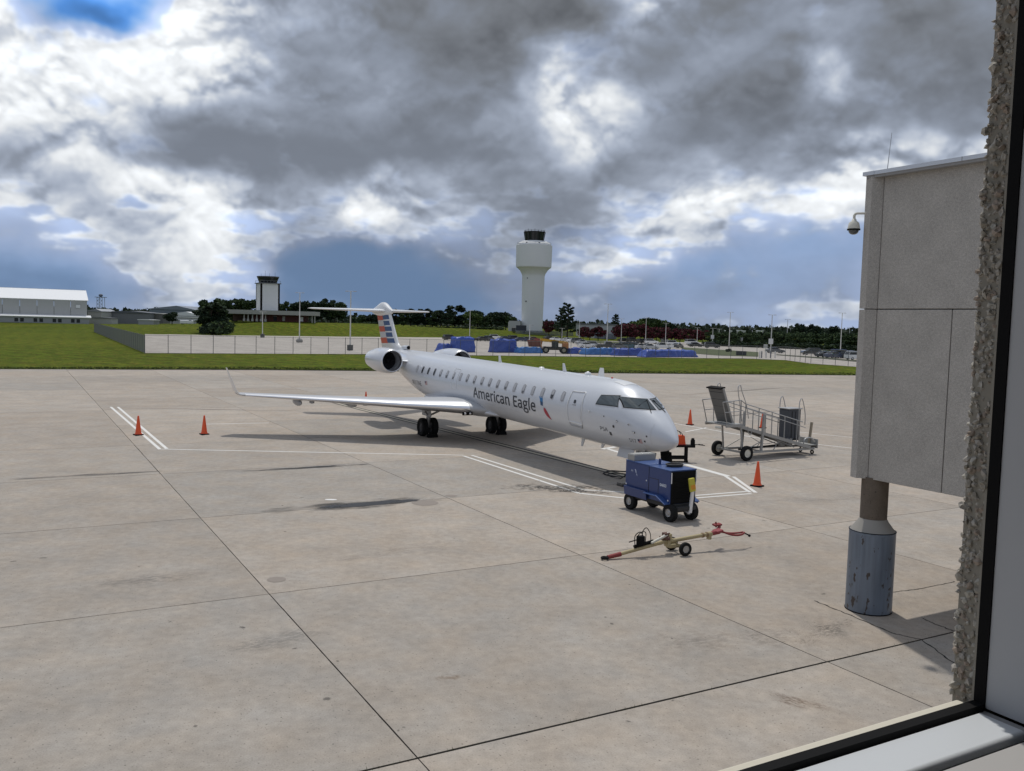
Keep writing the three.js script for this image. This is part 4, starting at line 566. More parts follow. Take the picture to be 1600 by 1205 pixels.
  print('emblem', 0.34, 0.22, x0 - 0.004, 1.2, -0.78, 200, 130, (c, w, h) => { c.clearRect(0, 0, w, h); c.fillStyle = '#c9d4e6'; c.font = '54px sans-serif'; c.fillText('AA', 6, 62, 86); c.beginPath(); c.moveTo(112, 8); c.quadraticCurveTo(140, 30, 146, 70); c.lineTo(166, 72); c.quadraticCurveTo(160, 26, 140, 6); c.fill(); c.beginPath(); c.moveTo(168, 78); c.quadraticCurveTo(166, 104, 192, 124); c.quadraticCurveTo(190, 96, 174, 76); c.fill(); });
  // cables to the aircraft lie on the slabs
  const gy = (x, y, h = 0.03) => gnd(x, y).setY(h);
  tag(obj('power_cable', tube([gy(986, 746, 0.45), gy(975, 746), gy(956, 745), gy(943, 741), gy(955, 737), gy(975, 738), gy(990, 737), gy(1002, 741)], 0.026, 80), Q.dark), 'thick black power cable looped on the slabs behind the blue cart', 'cable');
  tag(obj('power_cable', tube([gy(986, 749, 0.4), gy(970, 749), gy(950, 743), gy(958, 740.5), gy(980, 742), gy(1000, 744)], 0.02, 60), Q.dark), 'thin black cable beside the thick one behind the blue cart', 'cable');
}
// aircraft tow bar lying on its wheels
{
  const a0 = gnd(946, 875), w0 = gnd(1052, 866.5), dir = gnd(1140, 856.5).sub(a0).setY(0).normalize(), turn = Math.atan2(-dir.z, dir.x);
  const t = thing('aircraft_tow_bar', 'cream and red aircraft tow bar with hand pump resting on small wheels', 'tow bar', a0, turn), L = (x, y, z = 0) => V(x, y, z);
  obj('lunette_ring', new THREE.TorusGeometry(0.075, 0.028, 10, 22).rotateX(Math.PI / 2).translate(-0.02, 0.05, 0), M.black, t);
  obj('hitch_end', [bar(L(0.06, 0.06), L(0.42, 0.11), 0.05, 0.058, 12)], Q.redWorn, t);
  obj('drawbar', [bar(L(0.4, 0.11), L(1.9, 0.36), 0.046, 0.05, 14)], Q.cream, t);
  obj('main_tube', [bar(L(1.7, 0.31), L(3.05, 0.42), 0.05, 0.05, 16), bar(L(2.95, 0.412), L(3.1, 0.424), 0.062, 0.062, 16), bar(L(1.8, 0.318), L(1.93, 0.329), 0.066, 0.066, 16)], Q.cream, t);
  obj('hinge_bracket', [rbx(0.09, 0.34, 0.2, 0.02, 1.78, 0.36, 0.0, 0, 0, -0.1), rbx(0.2, 0.1, 0.24, 0.02, 1.86, 0.22, 0)], Q.cream, t);
  obj('undercarriage', [bar(L(1.75, 0.2, 0), L(2.15, 0.18, 0), 0.045), bar(L(2.1, 0.17, -0.26), L(2.1, 0.17, 0.26), 0.03), bar(L(1.9, 0.36), L(2.1, 0.2), 0.028)], Q.cream, t);
  for (const s of [-1, 1]) { const w = new THREE.Group(); w.name = 'wheel'; t.add(w); obj('tyre', wheelX(0.17, 0.1, 0, 0, 0).rotateY(Math.PI / 2).translate(2.1, 0.172, s * 0.3), M.rubber, w); obj('rim', rimX(0.17, 0.1, 0, 0, 0).rotateY(Math.PI / 2).translate(2.1, 0.172, s * 0.3), Q.steel, w); }
  const pump = new THREE.Group(); pump.name = 'hand_pump'; t.add(pump);
  obj('pump_body', [rbx(0.18, 0.24, 0.14, 0.02, 0.98, 0.4, 0), bar(L(0.8, 0.26), L(1.35, 0.36), 0.045)], M.black, pump);
  obj('pump_handle', bar(L(0.98, 0.45), L(0.62, 0.4, 0.05), 0.014), M.black, pump);
  obj('hose', [tube([L(0.86, 0.25, 0.05), L(0.84, 0.5, 0.06), L(0.96, 0.62, 0.05), L(1.1, 0.6, 0.02), L(1.12, 0.36, 0)], 0.011, 40), tube([L(1.06, 0.34, -0.05), L(1.07, 0.62, -0.05), L(1.15, 0.7, -0.03), L(1.24, 0.58, 0), L(1.28, 0.38, 0)], 0.011, 40), tube([L(0.86, 0.25, -0.06), L(0.86, 0.52, -0.06), L(1.0, 0.6, -0.05), L(1.08, 0.48, -0.04)], 0.011, 40)], M.black, pump);
  obj('lift_cylinder', [bar(L(1.25, 0.33, 0.06), L(1.72, 0.5, 0.05), 0.035), bar(L(1.5, 0.43, 0.05), L(1.76, 0.55, 0.04), 0.022)], Q.ivory, t);
  obj('coupling', [rbx(0.16, 0.16, 0.16, 0.02, 1.72, 0.47, 0), bar(L(1.6, 0.4, -0.1), L(1.75, 0.42, 0.12), 0.05)], mat([0.12, 0.06, 0.045], 0.7), t);
  const head = new THREE.Group(); head.name = 'tow_head'; head.position.set(0, -0.29, 0); t.add(head);
  obj('head_block', [bar(L(3.08, 0.715), L(3.34, 0.75), 0.06, 0.065, 14), rbx(0.2, 0.07, 0.24, 0.03, 3.3, 0.77, 0, 0, 0, 0.2), bar(L(3.2, 0.7, 0), L(3.5, 0.82, -0.2), 0.04)], Q.pink, head);
  obj('shear_head', [rbx(0.3, 0.05, 0.12, 0.015, 3.42, 0.88, -0.2, 0.2, 0.3, -0.1), bar(L(3.36, 0.82, -0.16), L(3.36, 0.96, -0.18), 0.022)], Q.redWorn, head);
  obj('fork_arm', tube([L(3.35, 0.77, 0.05), L(3.65, 0.67, 0.13), L(3.95, 0.65, 0.12), L(4.1, 0.68, 0.06)], 0.028, 24), Q.redWorn, head); obj('fork_arm', tube([L(3.35, 0.74, -0.02), L(3.65, 0.69, 0.02), L(3.92, 0.68, 0.03), L(4.08, 0.69, 0.03)], 0.024, 24), Q.redWorn, head);
  obj('fork_tip', [bar(L(4.06, 0.69, 0.05), L(4.3, 0.58, 0.02), 0.018), new THREE.SphereGeometry(0.035, 10, 8).translate(4.3, 0.575, 0.02)], M.black, head);
  for (const x of [2.8, 2.93]) obj('tube_clamp', bar(L(x, 0.4 + (x - 2.8) * 0.08), L(x + 0.05, 0.404 + (x - 2.8) * 0.08), 0.064, 0.064, 16), mat([0.25, 0.17, 0.09], 0.6), t);
  obj('stay_lug', rbx(0.1, 0.12, 0.1, 0.015, 3.03, 0.34, 0), Q.cream, t);
}
// black equipment stand with an orange tool bag
{
  const p = gnd(1058, 722), t = thing('equipment_stand', 'low black metal stand with side winch beside the aircraft nose', 'stand', p, TH - 0.35);
  for (const [x, z] of [[-0.4, -0.2], [0.42, -0.2], [-0.48, 0.2], [0.34, 0.2]]) obj('leg', flatBar(V(x, 0.08, z), V(x, 0.68, z), 0.07, 0.07), M.black, t);
  obj('top', [rbx(1.05, 0.07, 0.5, 0.015, 0, 0.69, 0), rbx(0.4, 0.12, 0.2, 0.015, 0.55, 0.68, 0)], M.black, t); obj('lower_rail', [flatBar(V(-0.44, 0.2, 0.2), V(0.38, 0.2, 0.2), 0.05, 0.1), flatBar(V(-0.4, 0.2, -0.2), V(0.42, 0.2, -0.2), 0.05, 0.1), flatBar(V(-0.46, 0.05, 0.2), V(0.4, 0.05, 0.2), 0.05, 0.04)], M.black, t);
  for (const [x, z] of [[0.36, 0.2], [0.42, -0.2], [-0.42, -0.2], [-0.48, 0.2]]) obj('castor', wheelX(0.07, 0.05, x, 0.07, z, 16), M.rubber, t);
  obj('winch', [rbx(0.16, 0.24, 0.16, 0.03, 0.66, 0.84, 0), cyl(0.06, 0.07, 0.08, 0.66, 0.98, 0), bar(V(0.72, 0.75, 0), V(1.12, 0.74, 0), 0.016)], M.black, t); obj('winch_handle', bar(V(0.92, 0.75, 0), V(1.22, 0.7, 0), 0.028, 0.012), M.black, t);
  const b = thing('tool_bag', 'orange tool bag with looped handle on the low black stand', 'bag', p.clone().add(V(-0.05, 0.73, 0)), TH - 0.35);
  const g = new RoundedBoxGeometry(0.72, 0.42, 0.34, 4, 0.06).translate(0, 0.21, 0), q = g.attributes.position; for (let i = 0; i < q.count; i++) { const k = 1 - 0.12 * q.getY(i) / 0.42; q.setX(i, q.getX(i) * k + 0.015 * n3(q.getX(i) * 9, q.getY(i) * 9, 1)); q.setZ(i, q.getZ(i) * (k - 0.1 * q.getY(i) / 0.42)); } g.computeVertexNormals();
  obj('bag_body', g, Q.bag, b); for (const z of [-0.1, 0.12]) obj('handle', tube([V(-0.22, 0.34, z), V(-0.17, 0.5, z), V(0, 0.6, z * 0.6), V(0.17, 0.5, z), V(0.22, 0.34, z)], 0.014, 28), M.black, b);
  obj('base_trim', rbx(0.73, 0.05, 0.35, 0.02, 0, 0.03, 0), mat([0.35, 0.04, 0.03], 0.7), b);
}
// boarding ramp: sloped walkway with rails, high end towards the jet
{
  const t = thing('boarding_ramp', 'silver wheeled boarding ramp with railings and a folded dark gangway at its high end', 'boarding ramp', eu(27.6, -28.92), TH), W = 0.55;
  const deckY = (x) => lerp(1.53, 0.42, (x + 0.2) / 4.4);
  obj('walkway', [flatBar(V(-0.25, deckY(-0.25), 0), V(4.2, deckY(4.2), 0), 1.12, 0.05)], Q.tread, t);
  for (const s of [-1, 1]) obj('side_beam', flatBar(V(-0.3, deckY(-0.3) - 0.05, s * 0.58), V(4.25, deckY(4.25) - 0.05, s * 0.58), 0.05, 0.14), Q.galv, t);
  obj('top_platform', [rbx(0.95, 0.06, 1.3, 0.01, -0.55, 1.56, 0), rbx(0.95, 0.14, 0.05, 0.01, -0.55, 1.52, 0.65), rbx(0.95, 0.14, 0.05, 0.01, -0.55, 1.52, -0.65)], Q.galv, t);
  const gw = obj('gangway', [flatBar(V(-0.5, 1.62, 0), V(-1.12, 3.12, 0), 0.86, 0.05)], Q.tread, t); for (const s of [-1, 1]) obj('gangway_edge', flatBar(V(-0.46, 1.62, s * 0.45), V(-1.08, 3.12, s * 0.45), 0.05, 0.09), Q.galv, gw); obj('gangway_lip', rbx(0.3, 0.06, 0.9, 0.01, -1.1, 3.13, 0, 0, 0, 0.2), M.black, gw); for (let k = 0; k < 5; k++) obj('rib', flatBar(V(-0.54 - k * 0.13, 1.7 + k * 0.31, -0.4), V(-0.54 - k * 0.13, 1.7 + k * 0.31, 0.4), 0.03, 0.03), Q.dark, gw);
  // railings
  for (const s of [-1, 1]) {
    const z = s * 0.58, rail = new THREE.Group(); rail.name = 'railing'; t.add(rail);
    const y = (x, h) => deckY(x) + h;
    obj('handrail', bar(V(0.1, y(0.1, 1.0), z), V(3.7, y(3.7, 1.0), z), 0.022), Q.alum, rail); obj('mid_rail', bar(V(0.1, y(0.1, 0.82), z), V(3.9, y(3.9, 0.78), z), 0.017), Q.alum, rail);
    for (const x of [0.15, 0.95, 1.75, 2.55, 3.35]) obj('post', bar(V(x, y(x, 0), z), V(x, y(x, 1.0), z), 0.022), Q.galv, rail);
    obj('end_loop', tube([V(3.5, y(3.5, 0.02), z), V(3.45, y(3.45, 1.9), z), V(3.55, y(3.55, 2.05), z), V(3.82, y(3.8, 1.4), z), V(3.84, y(3.84, 0.9), z)], 0.022, 40), Q.alum, rail);
    const up = new THREE.Group(); up.name = 'platform_railing'; t.add(up); const zz = s * 0.64;
    obj('post', [bar(V(-0.95, 1.58, zz), V(-1.25, 2.55, zz), 0.022), bar(V(-0.15, 1.58, zz), V(-0.2, 2.62, zz), 0.022), bar(V(-0.55, 1.58, zz), V(-0.62, 2.6, zz), 0.02)], Q.galv, up);
    obj('handrail', [bar(V(-1.25, 2.55, zz), V(-0.2, 2.62, zz), 0.022), bar(V(-1.1, 2.1, zz), V(-0.17, 2.15, zz), 0.018), bar(V(-0.2, 2.62, zz), V(0.12, y(0.12, 1.0), z), 0.02)], Q.alum, up);
    obj('folding_rail', tube([V(-0.1, 1.7, zz), V(-0.28, 2.5, zz), V(-0.4, 3.2, zz), V(-0.3, 3.28, zz), V(-0.18, 3.0, zz), V(0.12, 2.4, zz), V(0.28, y(0.28, 0.4), zz)], 0.02, 48), Q.alum, up);
  }
  // frame
  for (const s of [-1, 1]) { obj('base_rail', [flatBar(V(-0.2, 0.33, s * 0.72), V(4.6, 0.28, s * 0.5), 0.07, 0.09)], Q.galv, t); obj('support_leg', flatBar(V(0.05, 0.33, s * 0.6), V(-0.1, 1.5, s * 0.58), 0.06, 0.06), Q.galv, t); obj('lift_post', flatBar(V(1.15, 0.32, s * 0.6), V(1.25, 1.95, s * 0.6), 0.09, 0.09), Q.galv, t); obj('brace', [bar(V(1.2, 1.1, s * 0.55), V(3.3, 0.4, s * 0.5), 0.022), bar(V(0.2, 0.4, s * 0.6), V(1.2, 0.8, s * 0.6), 0.02), bar(V(2.0, 0.32, s * 0.5), V(2.4, 0.85, s * 0.5), 0.02)], Q.galv, t); }
  obj('axle', [flatBar(V(0, 0.33, -0.85), V(0, 0.33, 0.85), 0.08, 0.08), flatBar(V(1.2, 0.32, -0.6), V(1.2, 0.32, 0.6), 0.06, 0.06), flatBar(V(4.55, 0.3, -0.55), V(4.55, 0.3, 0.55), 0.08, 0.1)], Q.galv, t);
  obj('lift_ram', [bar(V(0.4, 0.36, 0), V(2.9, 0.46, 0), 0.045), bar(V(2.2, 0.44, 0), V(3.6, 0.42, 0), 0.028)], Q.dark, t); obj('winch', [cyl(0.13, 0.13, 0.3, 3.3, 0.62, 0.2, 20), rbx(0.25, 0.3, 0.25, 0.03, 2.9, 0.55, 0.1)], Q.steel, t); obj('cable_loop', tube([V(0.3, 1.45, 0.6), V(0.34, 1.2, 0.6), V(0.48, 1.08, 0.6), V(0.55, 1.3, 0.6)], 0.018, 24), Q.steel, t); obj('cable_run', [tube([V(0.7, 0.95, 0.4), V(1.5, 0.62, 0.4), V(2.4, 0.66, 0.4), V(3.2, 0.4, 0.4)], 0.014, 30)], Q.steel, t);
  for (const s of [-1, 1]) { const w = new THREE.Group(); w.name = 'wheel'; t.add(w); const gy = (g) => g.rotateY(Math.PI / 2).translate(0, 0.33, s * 0.9); obj('tyre', gy(wheelX(0.33, 0.18, 0, 0, 0)), M.rubber, w); obj('rim', gy(rimX(0.33, 0.18, 0, 0, 0)), Q.ivory, w); }
  for (const s of [-1, 1]) obj('castor', [wheelX(0.1, 0.07, 4.65, 0.1, s * 0.35, 16), bar(V(4.65, 0.15, s * 0.35), V(4.65, 0.32, s * 0.35), 0.03)], M.rubber, t);
  obj('tail_panel', [rbx(0.05, 0.42, 1.15, 0.01, 4.75, 0.5, 0), rbx(0.4, 0.04, 1.1, 0.01, 4.5, 0.45, 0)], Q.galv, t); obj('drawbar', [flatBar(V(4.7, 0.45, 0.1), V(4.82, 1.45, 0.1), 0.09, 0.09)], mat([0.32, 0.27, 0.2], 0.7), t); obj('end_step', [tube([V(3.9, 0.3, 0.5), V(3.95, 0.72, 0.5), V(4.4, 0.78, 0.5), V(4.62, 0.6, 0.5)], 0.03, 24), tube([V(4.1, 0.3, -0.4), V(4.2, 0.78, -0.4), V(4.5, 0.9, -0.4), V(4.66, 0.62, -0.4)], 0.03, 24)], Q.alum, t);
  obj('bumper', [rbx(0.16, 0.1, 0.3, 0.03, -1.12, 1.42, 0.3)], Q.ivory, t);
  // covered cabinet standing on the low end
  const c = thing('covered_cabinet', 'tall dark grey covered cabinet standing on the low end of the ramp', 'cabinet', eu(31.15, -28.98, 0.72), TH);
  obj('cabinet_body', rbx(0.74, 1.36, 0.62, 0.04, 0, 0.69, 0), Q.tarp, c); obj('cover_top', rbx(0.86, 0.05, 0.7, 0.02, 0, 1.4, 0), Q.steel, c); for (const x of [-0.2, 0.02, 0.24]) obj('fold', bx(0.025, 1.25, 0.02, x, 0.66, 0.32), Q.dark, c); obj('foot', rbx(0.7, 0.06, 0.55, 0.01, 0, -0.03, 0), Q.dark, c);
}

// ---------------------------------------------------------------- raised concrete wing of the terminal on a column
const panelTex = tex(512, (u, v, c) => { const a = tileFbm(u, v, 4, 1.2, 4), b = tileNoise(u, v, 120, 3.2), d = tileFbm(u, v, 40, 7.2, 3), k = 1 + 0.07 * a + 0.12 * b + 0.09 * d; c[0] = 172 * k; c[1] = 168 * k; c[2] = 162 * k; });
const panelBump = tex(512, (u, v, c) => { c[0] = c[1] = c[2] = 128 + 90 * tileNoise(u, v, 110, 5.2) + 30 * tileFbm(u, v, 30, 2.2, 3); }, false);
for (const t of [panelTex, panelBump]) t.repeat.set(0.5, 0.5);
const panelMat = new THREE.MeshStandardMaterial({ map: panelTex, bumpMap: panelBump, bumpScale: 0.006, roughness: 0.95 });
const uvBox = (g, off = 0) => { const p = g.attributes.position, n = g.attributes.normal, uv = g.attributes.uv; for (let i = 0; i < p.count; i++) { const ax = Math.abs(n.getX(i)), ay = Math.abs(n.getY(i)); if (ax > 0.6) uv.setXY(i, p.getZ(i) + off, p.getY(i)); else if (ay > 0.6) uv.setXY(i, p.getX(i) + off, p.getZ(i)); else uv.setXY(i, p.getX(i) + off, p.getY(i)); } return g; };
{
  const E1 = 15.0, UA = -11.84, y0 = 2.72, yj = 6.13, y1 = 8.74;
  const t = thing('terminal_wing', 'grey concrete panel building raised on a column at the edge of the apron', 'building', eu(E1, UA, y0), TH);   // local x = e, z = u, origin at the far bottom corner of its long face
  const H1 = yj - y0, H2 = y1 - y0, pnl = (name, x, ya, yb, za, zb, o) => obj(name, uvBox(new RoundedBoxGeometry(0.3, yb - ya, zb - za, 1, 0.008).translate(x + 0.15, (ya + yb) / 2, (za + zb) / 2), o), panelMat, t), g = 0.009;
  pnl('wall_panel', 0, 0, H1 - g, 0.0 + g, 1.63 - g, 0); pnl('wall_panel', 0, 0, H1 - g, 1.63 + g, 4.6, 3.3); pnl('wall_panel', 0, H1 + g, H2, 0.0 + g, 4.6, 6.1); pnl('wall_panel', 0, 0, H1 - g, 4.62, 8.0, 1.3); pnl('wall_panel', 0, H1 + g, H2, 4.62, 8.0, 9.1);
  const sh = new THREE.Shape([new THREE.Vector2(-0.17, 0.14), new THREE.Vector2(0.0, 0.004), new THREE.Vector2(0.3, 0.004), new THREE.Vector2(0.3, 0.34), new THREE.Vector2(-0.1, 0.34)]);
  for (const [a, b] of [[0, H1 - g], [H1 + g, H2]]) obj('corner_panel', new THREE.ExtrudeGeometry(sh, { depth: b - a, bevelEnabled: false }).rotateX(-Math.PI / 2).translate(0, a, 0), panelMat, t);
  obj('end_wall', uvBox(bx(5.6, H2 - 0.02, 0.28, 3.1, H2 / 2, -0.18), 2), panelMat, t); obj('soffit', bx(5.9, 0.2, 8.0, 3.26, 0.13, 4.0), panelMat, t); obj('core', bx(5.5, H2 - 0.3, 7.9, 3.1, H2 / 2 + 0.1, 4.0), panelMat, t); obj('corner_core', bx(0.26, H2 - 0.1, 0.26, 0.14, H2 / 2, -0.18), panelMat, t); obj('back_wall', uvBox(bx(0.3, H2, 8.4, 6.05, H2 / 2, 3.8)), panelMat, t);
  obj('roof', bx(6.2, 0.1, 8.3, 2.95, H2 + 0.03, 3.85), mat([0.3, 0.3, 0.3], 0.9), t);
  obj('coping', [bx(0.34, 0.075, 8.3, 0.0, H2 + 0.07, 4.0), bx(6.2, 0.075, 0.26, 2.92, H2 + 0.07, -0.24)], mat([0.62, 0.65, 0.7], 0.4, 0.4), t);
  obj('coping_seam', bx(0.35, 0.08, 0.012, 0.0, H2 + 0.07, 1.75), Q.steel, t);
  tag(obj('lightning_rod', bar(eu(E1 - 0.05, UA + 0.1, y1 + 0.12), eu(E1 + 0.02, UA + 0.1, y1 + 0.83), 0.008, 0.005)), 'thin lightning rod standing on the roof edge of the concrete building', 'rod').material = Q.steel;
  // dome camera on its bent arm
  const corner = eu(E1 - 0.1, UA - 0.2), wallP = eu(E1 - 0.08, UA - 0.3, 8.02), tip = atZ(1336, 322, wallP.z - 0.05), c = thing('dome_camera', 'white dome security camera hanging from a bent arm on the concrete building', 'security camera', V(tip.x, 8.02, tip.z));
  const w = wallP.clone().sub(c.position);
  obj('arm', tube([V(0, -0.1, 0), V(0, -0.02, 0), V(0.03, 0.015, 0), w.clone().multiplyScalar(0.4).setY(0.02), w.clone().setY(0.02)], 0.026, 40), Q.ivory, c); obj('wall_plate', rbx(0.04, 0.16, 0.12, 0.01, w.x, 0.02, w.z), Q.ivory, c);
  obj('housing', lathe([[0, -0.08], [0.04, -0.09], [0.05, -0.13], [0.1, -0.17], [0.115, -0.25], [0.12, -0.29]], 28), Q.ivory, c); obj('trim_ring', lathe([[0.11, -0.285], [0.128, -0.29], [0.128, -0.315], [0.1, -0.318]], 28), M.black, c); obj('dome', lathe([[0.1, -0.315], [0.095, -0.35], [0.07, -0.385], [0.03, -0.402], [0, -0.405]], 24), M.darkGlass, c);
}
{
  const steelTex = tex(512, (u, v, c) => { const a = tileFbm(u, v, 6, 2.2, 4), s = tileFbm(u, v * 0.12, 40, 5.2, 3), k = 1 + 0.1 * a + 0.12 * s; let r = 112 * k, g = 122 * k, b = 135 * k; const rust = tileFbm(u, v, 22, 8.8, 4); const thr = 0.2 + 0.9 * Math.min(Math.abs(v - 0.03), Math.abs(v - 0.3) + 0.1); if (rust + 0.4 * s > thr) { r = lerp(r, 66, 0.85); g = lerp(g, 56, 0.85); b = lerp(b, 50, 0.85); } c[0] = r; c[1] = g; c[2] = b; });
  const p = eu(15.23, -11.83), t = thing('column', 'round concrete column with a dented blue grey steel guard round its foot', 'column', p, 2.2);
  const cm = new THREE.MeshStandardMaterial({ map: concreteTex, color: rgb(0.38, 0.35, 0.32), bumpMap: concreteBump, bumpScale: 0.004, roughness: 0.95 });
  const shaft = new THREE.CylinderGeometry(0.262, 0.262, 1.5, 40).translate(0, 2.0, 0); { const uv = shaft.attributes.uv; for (let i = 0; i < uv.count; i++) uv.setXY(i, uv.getX(i) * 1.65, uv.getY(i) * 1.5); } obj('shaft', shaft, cm, t);
  obj('guard', lathe([[0.445, 0.0], [0.45, 0.02], [0.447, 1.6], [0.452, 1.66], [0.44, 1.665]], 48), new THREE.MeshStandardMaterial({ map: steelTex, roughness: 0.45, metalness: 0.25 }), t);
  obj('guard_rim', [new THREE.TorusGeometry(0.447, 0.009, 8, 48).rotateX(Math.PI / 2).translate(0, 1.655, 0), new THREE.TorusGeometry(0.449, 0.012, 8, 48).rotateX(Math.PI / 2).translate(0, 0.012, 0)], M.black, t);
  obj('mortar_cap', lathe([[0.44, 1.655], [0.4, 1.7], [0.3, 1.83], [0.262, 1.9]], 40), mat([0.3, 0.285, 0.26], 0.95), t);
}

// ---------------------------------------------------------------- the window the view is taken through, in the terminal wall
{
  const wall = (s, n, h) => eu(s, -n, EYE + h);   // s along the wall, n outwards, h from eye height
  const S = 1.2, NG = 0.745, NB = 0.728, NO = 0.783, HS = -0.527;
  const box = (s0, s1, n0, n1, h0, h1) => { const g = new THREE.BoxGeometry(s1 - s0, h1 - h0, n1 - n0).rotateY(TH), c = wall((s0 + s1) / 2, (n0 + n1) / 2, (h0 + h1) / 2); return g.translate(c.x, c.y, c.z); };
  const plaster = mat([0.5, 0.51, 0.53], 0.8), sillM = mat([0.62, 0.65, 0.68], 0.45), frame = thing('window_frame', 'window frame with black gasket, pale inner sill and jamb', 'window frame');
  obj('jamb', [box(S, S + 0.1, 0.15, NB, HS - 0.0, 1.5)], plaster, frame);
  obj('gasket', [box(S - 0.002, S + 0.1, NB + 0.0005, NG, HS + 0.004, 1.5)], M.black, frame); obj('gasket', box(-2.2, S - 0.003, NB + 0.0005, NG, HS - 0.1, HS + 0.006), M.black, frame);
  obj('inner_sill', new RoundedBoxGeometry(3.37, 0.05, 0.068, 3, 0.006).rotateY(TH).translate(...wall(1.183 - 1.685, 0.692, HS - 0.025).toArray()), sillM, frame);
  obj('sill_gap', [box(-2.2, S, 0.645, 0.657, HS - 0.1, HS - 0.012)], M.black, frame); obj('room_sill', box(-2.2, S + 0.1, 0.15, 0.6445, HS - 0.1, HS - 0.003), mat([0.42, 0.41, 0.4], 0.6), frame);
  obj('sill_end', box(1.184, S - 0.0005, 0.658, NB, HS - 0.06, HS - 0.004), mat([0.3, 0.3, 0.31], 0.7), frame);
  obj('outer_sill', new RoundedBoxGeometry(3.39, 0.04, 0.024, 2, 0.006).rotateY(TH).translate(...wall(S - 0.005 - 1.695, NG + 0.0115, HS - 0.02).toArray()), mat([0.66, 0.62, 0.52], 0.7), frame);
  // wall round the opening, with thickness
  const tw = thing('terminal_wall', 'terminal wall of exposed pebble concrete beside the window', 'wall'), ag = mat([0.3, 0.28, 0.24], 0.95);
  obj('wall_block', [box(S + 0.002, 6, NG, NO - 0.003, -1.6, 2.2)], ag, tw); obj('wall_below', box(-8, S + 0.004, 0.5, NO - 0.01, -EYE + 0.02, HS - 0.101), ag, tw); obj('wall_above', box(-8, 6, NB, NO - 0.01, 1.5, 3.2), ag, tw); obj('wall_side', box(-8, -2.2, NB, NO - 0.01, HS - 0.1, 1.5), ag, tw);
  obj('reveal_edge', box(S - 0.001, S + 0.003, NG + 0.0005, NG + 0.004, HS, 1.5), mat([0.32, 0.3, 0.26], 0.9), tw);
  // pebbles bedded in the reveal: real stones
  const R = rngOf(404), variants = [0, 1, 2, 3, 4].map((k) => { const g = mergeVertices(new THREE.IcosahedronGeometry(1, k % 2).deleteAttribute('normal').deleteAttribute('uv')), p = g.attributes.position; for (let i = 0; i < p.count; i++) { const x = p.getX(i), y = p.getY(i), z = p.getZ(i), f = 1 + 0.75 * n3(x * 1.5 + k * 9, y * 1.5, z * 1.5); p.setXYZ(i, x * f, y * f, z * f); } g.computeVertexNormals(); return g; });
  const tones = [[0.415, 0.39, 0.342], [0.378, 0.348, 0.299], [0.329, 0.299, 0.25], [0.451, 0.433, 0.39], [0.354, 0.293, 0.244], [0.403, 0.378, 0.342]].map((c) => mat(c, 0.9, 0, { flatShading: true })), rest = [];
  let count = 0;
  for (let h = HS + 0.002; h < 0.75; h += 0.0085) for (let n = NG + 0.007; n < NO + 0.002; n += 0.0088) {
    if (R() < 0.08) continue;
    const big = R() < 0.3 ? 1.25 : 0.85, p = wall(S + 0.0045 - R() * 0.0025, n + (R() - 0.5) * 0.007, h + (R() - 0.5) * 0.008), q = new THREE.Quaternion().setFromEuler(new THREE.Euler(R() * 6, R() * 6, R() * 6)), sc = V(0.0036 + 0.003 * R(), 0.0036 + 0.0035 * R(), 0.0034 + 0.0025 * R()).multiplyScalar(big), v = variants[Math.floor(R() * 5)], m = tones[Math.floor(R() * 6)];
    if (h < 0.55 && n > NO - 0.021 && count < 298) { const o = obj('pebble', v, m, tw); o.position.copy(p); o.quaternion.copy(q); o.scale.copy(sc); count++; } else (rest[tones.indexOf(m)] ??= []).push(v.clone().applyMatrix4(new THREE.Matrix4().compose(p, q, sc)));
  }
  rest.forEach((l, k) => l && stuff(obj('small_pebbles', l, tones[k], tw)));
  // the room behind the camera
  const room = struct(new THREE.Group()); room.name = 'room'; scene.add(room); const rm = mat([0.32, 0.315, 0.31], 0.9);
  obj('floor', box(-8, 6, -6, 0.5, -1.75, -1.6), mat([0.12, 0.11, 0.1], 0.8), room); obj('ceiling', box(-8, 6, -6, NB, 1.5, 1.7), rm, room); obj('back_wall', box(-8, 6, -6.2, -6, -1.75, 1.7), rm, room); obj('side_wall', box(5.8, 6, -6, NG - 0.002, -1.6, 1.5), rm, room); obj('side_wall', box(-8.2, -8, -6, NO - 0.02, -1.75, 1.7), rm, room); obj('pier', box(S + 0.102, 5.8, 0.15, NG - 0.001, -1.6, 1.5), rm, room); obj('parapet', box(-8, S + 0.1, 0.15, 0.499, -1.6, HS - 0.101), rm, room);
}

// ---------------------------------------------------------------- beyond the apron: fence, car park, towers, hangars, trees
const G_ = { wallGrey: mat([0.36, 0.37, 0.38], 0.8), wallLight: mat([0.46, 0.46, 0.455], 0.8), wallDark: mat([0.17, 0.18, 0.2], 0.85), roofWhite: mat([0.78, 0.79, 0.8], 0.5), roofGrey: mat([0.34, 0.36, 0.39], 0.6), brick: mat([0.1, 0.035, 0.03], 0.9), fascia: mat([0.38, 0.375, 0.35], 0.8), window: mat([0.02, 0.024, 0.03], 0.15), tower: mat([0.74, 0.755, 0.765], 0.75), pole: mat([0.62, 0.61, 0.58], 0.6), post: mat([0.16, 0.165, 0.17], 0.6, 0.4), concrete: mat([0.3, 0.29, 0.275], 0.95), trunk: mat([0.06, 0.045, 0.032], 0.95) };
const onGround = (px, py, z) => { const p = atZ(px, py, z); return V(p.x, groundAt(p.x, p.z) - 0.07, p.z); };

